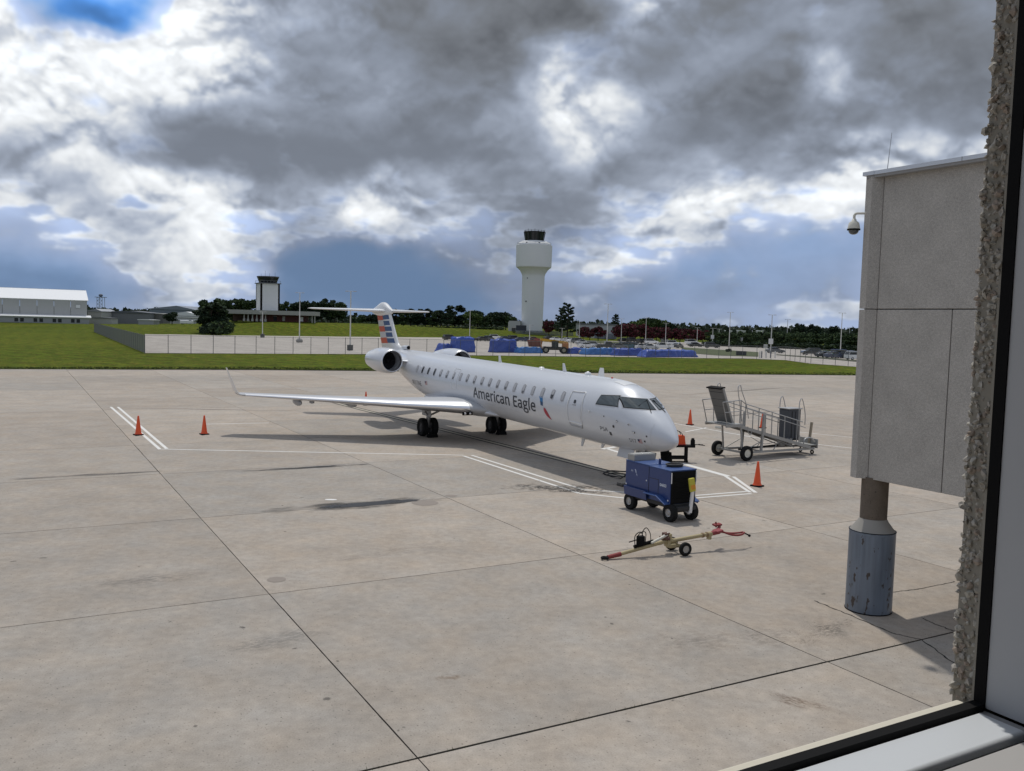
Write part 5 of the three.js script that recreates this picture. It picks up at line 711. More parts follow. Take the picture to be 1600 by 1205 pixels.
// fences
{
  const mesh = new THREE.MeshStandardMaterial({ color: rgb(0.3, 0.3, 0.31), roughness: 0.7, transparent: true, opacity: 0.14 }), screen = new THREE.MeshStandardMaterial({ color: rgb(0.2, 0.205, 0.225), roughness: 0.9, transparent: true, opacity: 0.78 });
  const fence = (name, label, q, step, h, panelMat2, wide) => {
    const t = thing(name, label, 'fence'); 
    for (let k = 0; k < q.length - 1; k++) {
      const a = q[k], b = q[k + 1], L = a.distanceTo(b), n = Math.max(1, Math.round(L / step));
      for (let i = 0; i <= n; i++) { if (i === n && k < q.length - 2) continue; const p = a.clone().lerp(b, i / n), y = groundAt(p.x, p.z) - 0.08; obj('post', bar(V(p.x, y, p.z), V(p.x, y + h, p.z), wide, wide, 6), G_.post, t); if (i < n) { const r = a.clone().lerp(b, (i + 1) / n), y2 = groundAt(r.x, r.z) - 0.08, g = new THREE.BufferGeometry(); g.setAttribute('position', new THREE.Float32BufferAttribute([p.x, y + 0.08, p.z, r.x, y2 + 0.08, r.z, r.x, y2 + h - 0.12, r.z, p.x, y + h - 0.12, p.z], 3)); g.setIndex([0, 1, 2, 0, 2, 3]); g.computeVertexNormals(); obj('mesh_panel', g, panelMat2, t); obj('top_rail', bar(V(p.x, y + h - 0.1, p.z), V(r.x, y2 + h - 0.1, r.z), 0.03, 0.03, 5), G_.post, t); } }
    }
    return t;
  };
  fence('chain_link_fence', 'long chain link fence with thin posts between the mown grass and the car park', [gnd(226, 551.5), gnd(400, 552.5), gnd(640, 553.5), gnd(770, 555.5), gnd(960, 557.5), gnd(1085, 559), gnd(1160, 560), gnd(1227, 562), gnd(1267, 567.5), gnd(1346, 573), gnd(1480, 581)], 3.0, 2.75, mesh, 0.045);
  fence('screened_fence', 'grey screened fence running back from the car park corner to the hangars', [gnd(226, 551.5), gnd(147, 518.5)], 3.6, 2.7, screen, 0.055);
}
// light poles
{
  const poles = [[410, 487.4, 527.5, 'block'], [467.7, 457.5, 535, 'pile'], [546.9, 455, 547.5, 'block'], [733.6, 485, 531, ''], [827, 508, 539, ''], [878, 513, 527, ''], [905, 503, 527, ''], [948, 475, 544, ''], [970.6, 498, 529.5, ''], [1008.7, 496, 531, ''], [1040, 505, 528, ''], [1089, 512, 536, ''], [1123, 514, 537.5, ''], [1139, 488, 543, ''], [1204, 492, 552, 'sign'], [1229, 499, 543, ''], [1313, 489, 552, ''], [1327, 512, 530, ''], [1113, 513, 540, 'sign'], [1234.5, 513, 532, '']];
  for (const [px, top, base, extra] of poles) {
    let p = gnd(px, base); if (-p.z > 330) p = onGround(px, base, -330); const H = atZ(px, top, p.z).y - p.y, lab = extra === 'block' ? 'white light pole on a dark concrete block in the empty car park' : extra === 'pile' ? 'white light pole with a broken concrete foot in the empty car park' : extra === 'sign' ? 'white light pole carrying a pale sign board among the parked cars' : 'slim white light pole standing among the parked cars';
    const t = thing('light_pole', lab, 'light pole', p, 0, 'light poles of the car park');
    obj('pole', bar(V(0, -0.1, 0), V(0, H, 0), 0.14, 0.085, 10), G_.pole, t); obj('cross_arm', bar(V(-0.7, H, 0), V(0.7, H, 0), 0.04, 0.04, 6), G_.pole, t);
    for (const s of [-1, 1]) obj('lamp_head', rbx(0.55, 0.12, 0.32, 0.04, s * 0.75, H - 0.02, 0), mat([0.4, 0.4, 0.4], 0.6), t);
    if (extra === 'block') obj('footing', rbx(0.95, 1.0, 0.95, 0.05, 0, 0.5, 0), mat([0.1, 0.1, 0.1], 0.9), t); else if (extra === 'pile') obj('footing', new THREE.DodecahedronGeometry(0.75, 1).scale(1.1, 0.85, 1).translate(0, 0.35, 0), G_.concrete, t); else obj('footing', cyl(0.3, 0.3, 0.7, 0, 0.3, 0, 12), G_.concrete, t);
    if (extra === 'sign') { obj('sign_board', rbx(1.15, 1.35, 0.06, 0.02, -0.1, 3.0, 0.2), mat([0.7, 0.7, 0.69], 0.6), t); }
  }
}
// control tower
{
  const p = onGround(831, 517, -385), k = 385 / F, cx = 0; p.y -= 0.3;
  const yOf = (py) => (atZ(832, py, -385).y - p.y), wOf = (px) => px * k;
  const t = thing('control_tower', 'tall white round control tower with wide drum head and dark glass cab', 'control tower', p, 0);
  obj('shaft', lathe([[wOf(16.4), 0], [wOf(16.6), yOf(500)], [wOf(17.3), yOf(450)], [wOf(17.5), yOf(432)], [wOf(18.5), yOf(428)], [wOf(21.5), yOf(423)], [wOf(25), yOf(419.5)], [wOf(27), yOf(418.2)]], 56), G_.tower, t);
  obj('drum', lathe([[wOf(27), yOf(418.2)], [wOf(27.6), yOf(416.5)], [wOf(28.0), yOf(384)], [wOf(26.6), yOf(383)], [wOf(24), yOf(380)], [wOf(20), yOf(377.6)], [wOf(15), yOf(376.6)], [0.1, yOf(376.4)]], 64), G_.tower, t);
  const cab = obj('cab', lathe([[wOf(14.2), yOf(376.8)], [wOf(16.6), yOf(363.6)]], 12), G_.window, t); for (let q = 0; q < 12; q++) { const a = (q + 0.0) / 12 * 2 * Math.PI; obj('mullion', bar(V(Math.sin(a) * wOf(14.25), yOf(376.8), Math.cos(a) * wOf(14.25)), V(Math.sin(a) * wOf(16.65), yOf(363.6), Math.cos(a) * wOf(16.65)), 0.09, 0.09, 5), M.black, cab); }
  obj('cab_roof', lathe([[wOf(16.9), yOf(363.6)], [wOf(16.9), yOf(362.4)], [0.1, yOf(362)]], 12), M.black, t);
  for (let q = 0; q < 18; q++) { const a = q / 18 * 2 * Math.PI; obj('rail_post', bar(V(Math.sin(a) * wOf(15.8), yOf(362.4), Math.cos(a) * wOf(15.8)), V(Math.sin(a) * wOf(15.8), yOf(q % 4 ? 360.2 : 358.6), Math.cos(a) * wOf(15.8)), 0.07, 0.07, 5), M.black, t); }
  obj('guard_rail', new THREE.TorusGeometry(wOf(15.8), 0.06, 6, 40).rotateX(Math.PI / 2).translate(0, yOf(360.9), 0), M.black, t);
  for (const s of [-1, 1]) obj('deck_rail', new THREE.TorusGeometry(wOf(26), 0.07, 6, 48).rotateX(Math.PI / 2).translate(0, yOf(382.4) + (s > 0 ? 0.75 : 0.2), 0), mat([0.3, 0.32, 0.35], 0.6), t);
  for (const [x, y, w] of [[-12, 382, 2.6], [7, 382, 2.6]]) obj('deck_unit', rbx(wOf(w), 0.7, 0.5, 0.05, wOf(x), yOf(y) + 0.1, Math.sqrt(wOf(24.5) ** 2 - wOf(x) ** 2)), G_.wallDark, t);
  for (const [x, y, w] of [[-9, 435.5, 2.2], [-10.5, 471.5, 2.2], [2, 473, 3]]) obj('window', rbx(wOf(w), w > 2.5 ? 0.3 : 0.62, 0.3, 0.03, wOf(x), yOf(y), Math.sqrt(wOf(17.1) ** 2 - wOf(x) ** 2)), w > 2.5 ? G_.roofWhite : G_.wallDark, t);
  obj('lift_hut', uvBox(bx(wOf(18), yOf(502), 5, wOf(-27), yOf(502) / 2 - 0.1, 3)), G_.wallLight, t); 
}
// old control tower and its low brick building
{
  const z = -322, k = -z / F, p = onGround(412, 501.5, z), yOf = (py) => atZ(412, py, z).y - p.y;
  const t = thing('old_control_tower', 'short square white control tower with dark corner columns and glass cab above the brick building', 'control tower', p.clone().add(V(0.3, 0, -4)), 0.52), W = 6.9;
  const top = yOf(443), bot = 0;
  obj('shaft', bx(W, top, W, 0, top / 2, 0), mat([0.72, 0.73, 0.74], 0.8), t);
  for (const [x, s] of [[-1, 1], [1, 1], [-1, -1], [1, -1]]) obj('corner_column', bx(0.62, top + 0.1, 0.62, x * (W / 2 - 0.27), top / 2, s * (W / 2 - 0.27)), M.black, t);
  obj('balcony', bx(W + 0.9, 0.3, W + 0.9, 0, top + 0.15, 0), G_.wallDark, t); for (let q = -3; q <= 3; q++) for (const s of [-1, 1]) obj('rail_post', bar(V(q * 1.2, top + 0.3, s * (W / 2 + 0.35)), V(q * 1.2, top + 1.1, s * (W / 2 + 0.35)), 0.05, 0.05, 5), G_.wallDark, t); for (const s of [-1, 1]) obj('guard_rail', bar(V(-3.7, top + 1.1, s * (W / 2 + 0.35)), V(3.7, top + 1.1, s * (W / 2 + 0.35)), 0.05, 0.05, 5), G_.wallDark, t);
  const cab = obj('cab', new THREE.CylinderGeometry(3.95, 3.1, yOf(432.5) - top - 0.3, 8).rotateY(Math.PI / 8).translate(0, (yOf(432.5) + top + 0.3) / 2, 0), G_.window, t); obj('cab_roof', new THREE.CylinderGeometry(4.05, 4.0, 0.35, 8).rotateY(Math.PI / 8).translate(0, yOf(432.5) + 0.15, 0), mat([0.12, 0.12, 0.13], 0.8), t); for (const [x, h] of [[-2.5, 1.2], [-1, 2.4], [0.6, 1.5], [2.6, 1.9]]) obj('aerial', bar(V(x, yOf(432.5), 0), V(x, yOf(432.5) + h, 0), 0.04, 0.04, 5), M.black, t);
  const b = thing('brick_building', 'long low dark brick building with a flat pale roof below the old control tower', 'building', p, 0.08), xo = (px) => (px - 412) * k, hR = yOf(485.2), h0 = yOf(491.5);
  obj('wall', bx(xo(478) - xo(400), h0 + 0.2, 9, (xo(478) + xo(400)) / 2, h0 / 2 - 0.1, 0), G_.brick, b); obj('roof', bx(xo(495) - xo(361), hR - h0, 13, (xo(495) + xo(361)) / 2, (hR + h0) / 2, 0.6), G_.fascia, b); obj('recess_wall', bx(xo(400) - xo(364), h0, 3, (xo(400) + xo(364)) / 2, h0 / 2 - 0.1, -2.5), mat([0.11, 0.07, 0.06], 0.9), b);
  for (const px of [388, 394, 400.5, 407, 413.5, 420]) obj('pillar', [bx(0.35, h0, 0.35, xo(px), h0 / 2, 6.3), bx(0.75, 0.9, 0.75, xo(px), 0.4, 6.3)], G_.fascia, b);
  for (const px of [490, 494]) obj('pillar', bx(0.35, h0 + 0.4, 0.35, xo(px), h0 / 2, 5.8), G_.fascia, b); for (const [px, w, m] of [[433, 1.1, G_.window], [446, 0.9, G_.fascia], [477, 1.1, G_.roofWhite]]) { const f = obj('window', bx(w, h0 * 0.62, 0.12, xo(px) - (px > 470 ? 0.9 : 0), h0 * 0.45, 4.55), m, b); obj('frame', bx(w + 0.2, 0.1, 0.14, xo(px) - (px > 470 ? 0.9 : 0), h0 * 0.45 + h0 * 0.33, 4.56), G_.fascia, f); }
}
// hangars
{
  const z = -362, k = -z / F, p = onGround(136, 506, z), yOf = (py) => atZ(136, py, z).y - p.y, xo = (px) => (px - 136) * k * 0.93;
  const t = thing('white_hangar', 'large grey hangar with a bright white sloping roof and a low annex with paired windows', 'hangar', p, 0.5), L = 90, eave = yOf(470.2), ridge = yOf(453.5), D = 34;
  for (let q = 0; q < 15; q++) obj('wall_panel', uvBox(bx(5.86, eave, 0.3, -3 - q * 6, eave / 2, 0)), G_.wallLight, t);
  obj('end_wall', (() => { const sh = new THREE.Shape([new THREE.Vector2(0, 0), new THREE.Vector2(D, 0), new THREE.Vector2(D, eave), new THREE.Vector2(D / 2, ridge), new THREE.Vector2(0, eave)]); return new THREE.ExtrudeGeometry(sh, { depth: 0.3, bevelEnabled: false }).rotateY(Math.PI / 2).translate(-0.3, 0, -0.16); })(), G_.wallLight, t);
  for (const s of [0, 1]) obj('roof_slope', (() => { const a = Math.atan2(ridge - eave, D / 2), w = Math.hypot(ridge - eave, D / 2) + 0.6; return bx(L + 0.6, 0.25, w, -L / 2 + 0.2, 0, 0, s ? -a : a).translate(0, (eave + ridge) / 2 + 0.1, s ? -D * 0.75 : -D * 0.25); })(), G_.roofWhite, t);
  const an = obj('annex', bx(L, yOf(496.3), 5, -L / 2 + 0.5, yOf(496.3) / 2, 2.7), G_.wallGrey, t); obj('annex_roof', bx(L + 0.8, 0.3, 5.8, -L / 2 + 0.9, yOf(495.2), 2.7, 0.13), G_.roofWhite, t);
  for (const px of [32.5, 40.5, 59.5, 67.8, 86.7, 94.7, 113.7, 121.7, 14, 6]) if (px > 20) { const w = obj('window', bx(1.25, 1.45, 0.14, xo(px), yOf(496.3) * 0.45, 5.2), G_.window, t); obj('frame', bx(1.4, 0.1, 0.16, xo(px), yOf(496.3) * 0.45 + 0.78, 5.21), G_.wallLight, w); }
  obj('sign_board', [bx(1.5, 1.4, 0.1, xo(122.5), yOf(479.2), 0.22)], G_.roofWhite, t); obj('sign_frame', [bx(1.7, 0.12, 0.12, xo(122.5), yOf(479.2) + 0.75, 0.23), bx(1.7, 0.12, 0.12, xo(122.5), yOf(479.2) - 0.75, 0.23)], G_.wallDark, t);
  // further buildings
  const shed = (name, label, x0, x1, top, base, zz, wallM, roofM, roofTop, d = 14) => { const q = onGround((x0 + x1) / 2, base, zz), kk = -zz / F, W = (x1 - x0) * kk, h = atZ((x0 + x1) / 2, top, zz).y - q.y, o = thing(name, label, 'building', q); const wl = obj('wall', bx(W, h, d, 0, h / 2 - 0.05, -d / 2), wallM, o); if (roofM) { const hr = atZ((x0 + x1) / 2, roofTop, zz).y - q.y; obj('roof', (() => { const sh = new THREE.Shape([new THREE.Vector2(-W / 2 - 0.3, h), new THREE.Vector2(W / 2 + 0.3, h), new THREE.Vector2(W / 2 + 0.3, h + 0.25), new THREE.Vector2(0.1 * W, hr), new THREE.Vector2(-W / 2 - 0.3, h + 0.3)]); return new THREE.ExtrudeGeometry(sh, { depth: d + 0.6, bevelEnabled: false }).translate(0, 0, -d - 0.3); })(), roofM, o); } return [o, W, h]; };
  const [lh, lw, lhh] = shed('long_shed', 'long slate grey shed with a dark roof edge beside the hangar', 156, 234, 489, 505, -395, mat([0.2, 0.205, 0.225], 0.8), mat([0.11, 0.12, 0.14], 0.7), 485.5);
  shed('linking_shed', 'pale grey building joining the hangar and the long shed', 137, 158, 487, 505, -385, G_.wallLight, G_.roofGrey, 482.5);
  shed('small_annex', 'low pale annex in front of the linking shed', 139, 174, 497.5, 506.5, -372, G_.wallLight, G_.wallDark, 496, 6);
  shed('pale_hut', 'small pale hut with a flat roof in front of the long shed', 216, 240, 500.5, 506.5, -372, G_.wallGrey, G_.roofWhite, 499.3, 6);
  shed('far_hangar', 'blue grey far hangar rising behind the white roofed workshop', 233, 304, 484, 503, -520, mat([0.17, 0.2, 0.25], 0.8), mat([0.2, 0.23, 0.28], 0.6), 477.5, 40);
  const [ws, ww, wh] = shed('white_workshop', 'workshop with a broad white roof beside the dark tree', 256, 314, 493.5, 505, -420, G_.wallLight, G_.roofWhite, 487, 20);
  for (let q = 0; q < 2; q++) obj('eave_band', bx(ww + 0.4, 0.45, 0.3, 0, wh * (0.5 + q * 0.35), 0.2), G_.roofWhite, ws);
  shed('dark_carport', 'dark open carport between the long shed and the workshop', 235, 255, 491, 504.5, -400, mat([0.16, 0.155, 0.15], 0.9), G_.fascia, 489.5, 8);
  shed('white_store', 'white blank store with a dark roof unit beside the foot of the round tower', 794, 811, 503, 517, -388, mat([0.6, 0.6, 0.58], 0.8), null, 0, 6);
  const [wb, wbw, wbh] = shed('warehouse', 'long pale flat warehouse behind the red flowering trees', 905, 963, 507, 529, -372, mat([0.42, 0.43, 0.46], 0.85), null, 0, 20);
  obj('parapet', bx(wbw + 0.3, 0.5, 20.4, 0, wbh, -10), G_.wallDark, wb); obj('plinth_band', bx(wbw + 0.1, wbh * 0.36, 0.2, 0, wbh * 0.19, 0.1), mat([0.2, 0.22, 0.26], 0.8), wb); for (let q = 0; q < 5; q++) obj('door', bx(1.4, wbh * 0.26, 0.1, -wbw / 2 + 2 + q * 3.1, wbh * 0.14, 0.24), G_.wallDark, wb);
  // lattice tower with a radar head
  const lt = thing('lattice_tower', 'slim steel lattice tower with a small radar head behind the hangar', 'lattice tower', onGround(157.5, 505, -440)), H = atZ(157, 464.5, -440).y - lt.position.y;
  for (const [x, s] of [[-1, 1], [1, 1], [-1, -1], [1, -1]]) obj('leg', bar(V(x * 1.35, 0, s * 1.35), V(x * 1.3, H, s * 1.3), 0.12, 0.12, 5), mat([0.3, 0.33, 0.38], 0.6), lt); for (let q = 0; q < 7; q++) obj('brace', [bar(V(-1.3, H * q / 7, 1.3), V(1.3, H * (q + 1) / 7, 1.3), 0.07, 0.07, 4), bar(V(1.3, H * q / 7, 1.3), V(-1.3, H * (q + 1) / 7, 1.3), 0.07, 0.07, 4), bar(V(-1.4, H * (q + 1) / 7, 1.3), V(1.4, H * (q + 1) / 7, 1.3), 0.07, 0.07, 4)], mat([0.3, 0.33, 0.38], 0.6), lt); obj('platform', bx(4.2, 0.25, 4.2, 0, H, 0), mat([0.25, 0.28, 0.33], 0.7), lt); obj('radar_head', [new THREE.SphereGeometry(1.0, 14, 10).scale(1, 0.75, 1).translate(0, H + 0.9, 0)], mat([0.12, 0.14, 0.18], 0.7), lt);
}

// ---- trees: tapered trunk, limbs, and a crown of leaf clumps
function leafCloud(R, blobs, leaf, n, tones, flat = 0.8) {
  const P = [], N = [], C = [], total = blobs.reduce((s, b) => s + b[3] ** 2, 0), a = V(0, 0, 0), q = new THREE.Quaternion(), e = new THREE.Euler();
  for (const [bx_, by, bz, r] of blobs) {
    const m = Math.round(n * r * r / total);
    for (let i = 0; i < m; i++) {
      const u = R() * 2 - 1, t = R() * 6.283, k = Math.sqrt(1 - u * u), rr = r * Math.pow(R(), 0.38) * (0.85 + 0.3 * R()); const c = V(bx_ + k * Math.cos(t) * rr, by + u * rr * flat, bz + k * Math.sin(t) * rr), s = leaf * (0.55 + 0.9 * R());
      e.set((R() - 0.5) * 2.6, R() * 6.3, (R() - 0.5) * 2.6); q.setFromEuler(e); const tone = tones[Math.floor(R() * tones.length)], v = 0.7 + 0.6 * R();
      const pts = [V(-s, -s * 0.35, 0), V(s * 0.3, -s * 0.75, s * 0.2), V(s * 0.95, s * 0.3, 0), V(-s * 0.2, s * 0.8, s * 0.15)].map((p) => p.applyQuaternion(q).add(c)), out = c.clone().sub(V(0, by * 0.75, 0)).normalize();
      for (const j of [0, 1, 2, 0, 2, 3]) { P.push(pts[j].x, pts[j].y, pts[j].z); C.push(tone[0] * v, tone[1] * v, tone[2] * v); }
      a.copy(pts[1]).sub(pts[0]).cross(pts[2].clone().sub(pts[0])).normalize(); for (let j = 0; j < 6; j++) N.push(a.x, a.y, a.z);
    }
  }
  const g = new THREE.BufferGeometry(); g.setAttribute('position', new THREE.Float32BufferAttribute(P, 3)); g.setAttribute('normal', new THREE.Float32BufferAttribute(N, 3)); g.setAttribute('color', new THREE.Float32BufferAttribute(C, 3)); return g;
}
const leafMat = new THREE.MeshPhysicalMaterial({ vertexColors: true, roughness: 0.9, specularIntensity: 0.4 });
const GREEN = [[0.0525, 0.0825, 0.033], [0.042, 0.069, 0.033], [0.0675, 0.0975, 0.033], [0.033, 0.054, 0.027]], LIGHT = [[0.09, 0.135, 0.042], [0.075, 0.12, 0.0375], [0.1125, 0.15, 0.045], [0.06, 0.0975, 0.033]], DARK = [[0.024, 0.0405, 0.024], [0.03, 0.048, 0.027], [0.018, 0.033, 0.021], [0.039, 0.057, 0.027]], RED = [[0.1215, 0.0243, 0.0378], [0.081, 0.0216, 0.0297], [0.0405, 0.0473, 0.0243], [0.1485, 0.0338, 0.0473], [0.0607, 0.0243, 0.0243]], BROAD = [];
const limbs = (R, H, top, spread, n, r0) => { const L = [bar(V(0, -0.2, 0), V(0.1 * (R() - 0.5), H * top, 0.1 * (R() - 0.5)), r0, r0 * 0.45, 7)]; for (let i = 0; i < n; i++) { const t = i / n * 6.28 + R(), y = H * (top * (0.55 + 0.4 * R())), q = spread * (0.5 + 0.5 * R()); L.push(bar(V(0, y, 0), V(Math.cos(t) * q, y + H * 0.22 * (0.6 + R()), Math.sin(t) * q), r0 * 0.38, r0 * 0.12, 5)); } return L; };
// unit trees are 1 m tall; kinds: broad, tall, conifer, layered cedar, bush
function unitTree(kind, seed, tones) {
  const R = rngOf(seed), t = new THREE.Group(); let blobs = [], n = 900, leaf = 0.035, flat = 0.8, tr;
  if (kind === 'broad') { for (let i = 0; i < 20; i++) { const a = R() * 6.28, y = 0.34 + 0.52 * R(), w = 0.36 * Math.sin(Math.PI * Math.min(1, (y - 0.18) / 0.85)); blobs.push([Math.cos(a) * w * (0.35 + 0.65 * R()), y, Math.sin(a) * w * (0.35 + 0.65 * R()), 0.1 + 0.07 * R()]); } n = 1900; leaf = 0.038; tr = limbs(R, 1, 0.6, 0.24, 7, 0.028); }
  if (kind === 'tall') { for (let i = 0; i < 18; i++) { const y = 0.2 + 0.74 * (i / 18) + 0.03 * R(), a = R() * 6.28, w = 0.19 * Math.sin(Math.PI * Math.min(0.97, 0.18 + 0.8 * (1 - (y - 0.15) / 0.85))); blobs.push([Math.cos(a) * w, y, Math.sin(a) * w, 0.085 + 0.05 * R() * (1 - y * 0.5)]); } n = 1700; leaf = 0.036; tr = limbs(R, 1, 0.75, 0.14, 6, 0.022); }
  if (kind === 'conifer') { for (let i = 0; i < 15; i++) { const y = 0.1 + 0.85 * i / 15, w = 0.26 * (1 - y) + 0.02; for (let j = 0; j < 4; j++) { const a = R() * 6.28; blobs.push([Math.cos(a) * w * 0.75, y - 0.02 * R(), Math.sin(a) * w * 0.75, 0.045 + 0.06 * (1 - y)]); } } n = 2000; leaf = 0.026; flat = 0.55; tr = [bar(V(0, -0.1, 0), V(0, 0.97, 0), 0.022, 0.004, 6)]; }
  if (kind === 'cedar') { const L = [bar(V(0, -0.1, 0), V(0.02, 0.98, 0), 0.028, 0.005, 7)]; for (let i = 0; i < 26; i++) { const y = 0.2 + 0.77 * i / 26, a = i * 2.4 + R() * 0.7, w = (0.36 * Math.pow(1 - y, 0.7) + 0.06) * (0.7 + 0.45 * R()); L.push(bar(V(0, y, 0), V(Math.cos(a) * w, y + 0.05, Math.sin(a) * w), 0.008, 0.003, 4)); for (let j = 1; j <= 3; j++) blobs.push([Math.cos(a) * w * j / 3, y + 0.017 * j, Math.sin(a) * w * j / 3, 0.035 + 0.025 * R()]); } n = 2400; leaf = 0.024; flat = 0.42; tr = L; }
  if (kind === 'bush') { for (let i = 0; i < 22; i++) { const a = R() * 6.28, r = 0.48 * Math.sqrt(R()), y = 0.18 + 0.62 * R() * (1 - r); blobs.push([Math.cos(a) * r, y, Math.sin(a) * r, 0.16 + 0.08 * R()]); } n = 1500; leaf = 0.055; tr = limbs(R, 1, 0.35, 0.2, 5, 0.03); }
  obj('trunk', merge(tr), G_.trunk, t); obj('crown', leafCloud(R, blobs, leaf, n, tones, flat), leafMat, t); return t;
}
const KIT = {}; const kit = (kind, tones, key, k) => { const id = kind + key + k; return KIT[id] ??= unitTree(kind, 17 + k * 31 + kind.length * 7, tones); };
const TONES = { G: GREEN, L: LIGHT, D: DARK, R: RED };
let treeNo = 0;
function tree(kind, key, px, top, base, z, widthK, label, group, name = 'tree') {
  const p = onGround(px, base, z), H = Math.max(0.6, atZ(px, top, z).y - p.y), u = kit(kind, TONES[key], key, treeNo % 4), c = u.clone(); treeNo++;
  c.name = numbered(name); c.position.copy(p); c.scale.set(H * widthK, H, H * widthK); c.rotation.y = treeNo * 1.7; scene.add(c); return tag(c, label, kind === 'bush' ? 'bush' : 'tree', group);
}
{
  // behind and beside the old tower
  const grp = 'trees on the rise behind the old control tower', lab = 'dark leafy tree on the rise behind the brick building';
  for (const [px, top, w] of [[322, 467, 0.9], [336, 466, 0.9], [352, 465, 1.0], [366, 466.5, 1.0], [380, 465.5, 1.0], [392, 467, 1.0], [440, 473, 1.0], [450, 471, 0.95], [461, 473, 1.0], [473, 469, 0.95], [485, 472, 0.9], [495, 471, 0.95], [503, 469.5, 1.0], [513, 467, 1.1], [524, 470, 1.1], [534, 474, 1.0]]) tree(px % 3 ? 'broad' : 'tall', px % 2 ? 'D' : 'G', px, top, 503, px < 340 ? -300 : -356, w * 1.15, lab, grp, 'broadleaf_tree');
  tree('tall', 'D', 326, 472, 513, -268, 1.7, 'big dense evergreen tree at the corner of the grassy rise', 0, 'evergreen_tree'); tree('tall', 'D', 341, 476, 512, -272, 1.5, 'second dense evergreen beside the biggest one at the corner of the rise', 0, 'evergreen_tree');
  tree('bush', 'G', 345, 493, 516.5, -258, 1.1, 'rounded green bush at the foot of the big evergreen', 0, 'bush'); tree('bush', 'D', 330, 497, 516.5, -258, 1.2, 'dark low bush under the big evergreen', 0, 'bush');
  tree('broad', 'D', 269, 486.5, 505, -375, 1.5, 'small dark spreading tree before the white roofed workshop', 0, 'broadleaf_tree');
  for (const [px, top] of [[208, 483.5], [215, 484], [222, 484], [229, 484.5]]) tree('broad', 'D', px, top, 503, -560, 1.2, 'distant dark tree showing over the long shed roof', 'distant trees over the shed', 'broadleaf_tree');
  // the line between the two towers
  const g2 = 'trees along the bank between the two towers';
  for (const [px, top, w, k, c] of [[549, 494, 1.3, 'broad', 'G'], [563, 491, 1.4, 'broad', 'G'], [575, 493, 1.2, 'broad', 'D'], [588, 489, 1.1, 'broad', 'D'], [603, 486, 1.0, 'tall', 'D'], [618, 483, 1.1, 'tall', 'D'], [630, 485, 1.0, 'tall', 'G'], [641, 481, 1.1, 'broad', 'D'], [652, 484, 1.0, 'tall', 'D'], [664, 482, 1.1, 'tall', 'D'], [676, 485, 1.1, 'tall', 'G'], [688, 483.5, 1.2, 'broad', 'D'], [699, 489, 1.1, 'broad', 'D'], [710, 476.5, 1.15, 'tall', 'D'], [722, 490, 1.2, 'broad', 'D'], [735, 485, 1.2, 'broad', 'L'], [746, 484, 1.2, 'broad', 'G'], [757, 491, 1.2, 'broad', 'G'], [767, 487, 1.15, 'broad', 'D'], [777, 486.5, 1.1, 'broad', 'D'], [790, 486.5, 1.15, 'broad', 'D'], [801, 493, 1.2, 'broad', 'G']]) tree(k, c, px, top, 515, -408 - (px % 3) * 6, w * (k === 'tall' ? 1.5 : 1.15), c === 'L' ? 'lighter green leafy tree in the line between the two towers' : k === 'tall' ? 'tall dark tree in the line between the two towers' : 'broad dark tree in the line between the two towers', g2, k === 'tall' ? 'tall_tree' : 'broadleaf_tree');
  for (const px of [543, 556, 570, 583, 645, 658, 671, 684, 697, 712, 728, 744, 760, 776]) tree('bush', px % 2 ? 'D' : 'G', px, 509 - (px < 600 ? 8 : 0), 516, -396, 3.4, 'low dark hedge bush along the bank between the two towers', 'hedge bushes along the bank', 'bush');
  // round the tower foot and to its right
  tree('broad', 'R', 857, 500, 524, -360, 1.0, 'dark red flowering tree between the round tower and the cedar', 0, 'flowering_tree');
  tree('cedar', 'D', 886, 474, 529, -352, 0.92, 'tall layered cedar standing right beside the round control tower', 0, 'cedar_tree'); tree('cedar', 'D', 961, 491, 527, -430, 0.8, 'small layered cedar behind the end of the warehouse', 0, 'cedar_tree'); tree('cedar', 'D', 877, 480, 528, -358, 0.8, 'shorter cedar growing into the tall one by the tower', 0, 'cedar_tree');
  for (const [px, top, w, lb] of [[911, 509.5, 1.2, 'small round red flowering tree before the warehouse, next to the cedar'], [921, 512, 1.2, 'low red flowering tree before the middle of the warehouse'], [935, 509, 1.3, 'wide red flowering tree before the far end of the warehouse']]) tree('broad', 'R', px, top, 528, -345, w, lb, 0, 'flowering_tree');
  const rg = 'red flowering trees beside the car park'; for (const [px, top, w] of [[970, 505, 1.3], [980, 504, 1.3], [990, 506, 1.3], [1001, 505, 1.3], [1014, 511, 1.4], [1026, 510, 1.4], [1038, 509.5, 1.4], [1050, 512, 1.4], [1062, 513, 1.4], [1074, 513, 1.4], [1086, 514, 1.4], [1098, 515, 1.4], [1109, 517, 1.4], [1121, 520, 1.4], [1133, 522, 1.4]]) tree('broad', 'R', px, top, 535 + (px - 970) * 0.03, -345, w, 'red flowering tree in the long row beside the car park', rg, 'flowering_tree');
  for (const [px, top, w, c] of [[993, 499, 1.2, 'L'], [1006, 496, 1.3, 'L'], [1020, 495.5, 1.3, 'G'], [1032, 498, 1.2, 'L'], [1043, 503, 1.2, 'D'], [1054, 508, 1.2, 'D']]) tree('broad', c, px, top, 533, -392, w, c === 'L' ? 'bright green tree rising behind the red flowering row' : 'dark green tree rising behind the red flowering row', 'green trees behind the flowering row', 'broadleaf_tree');
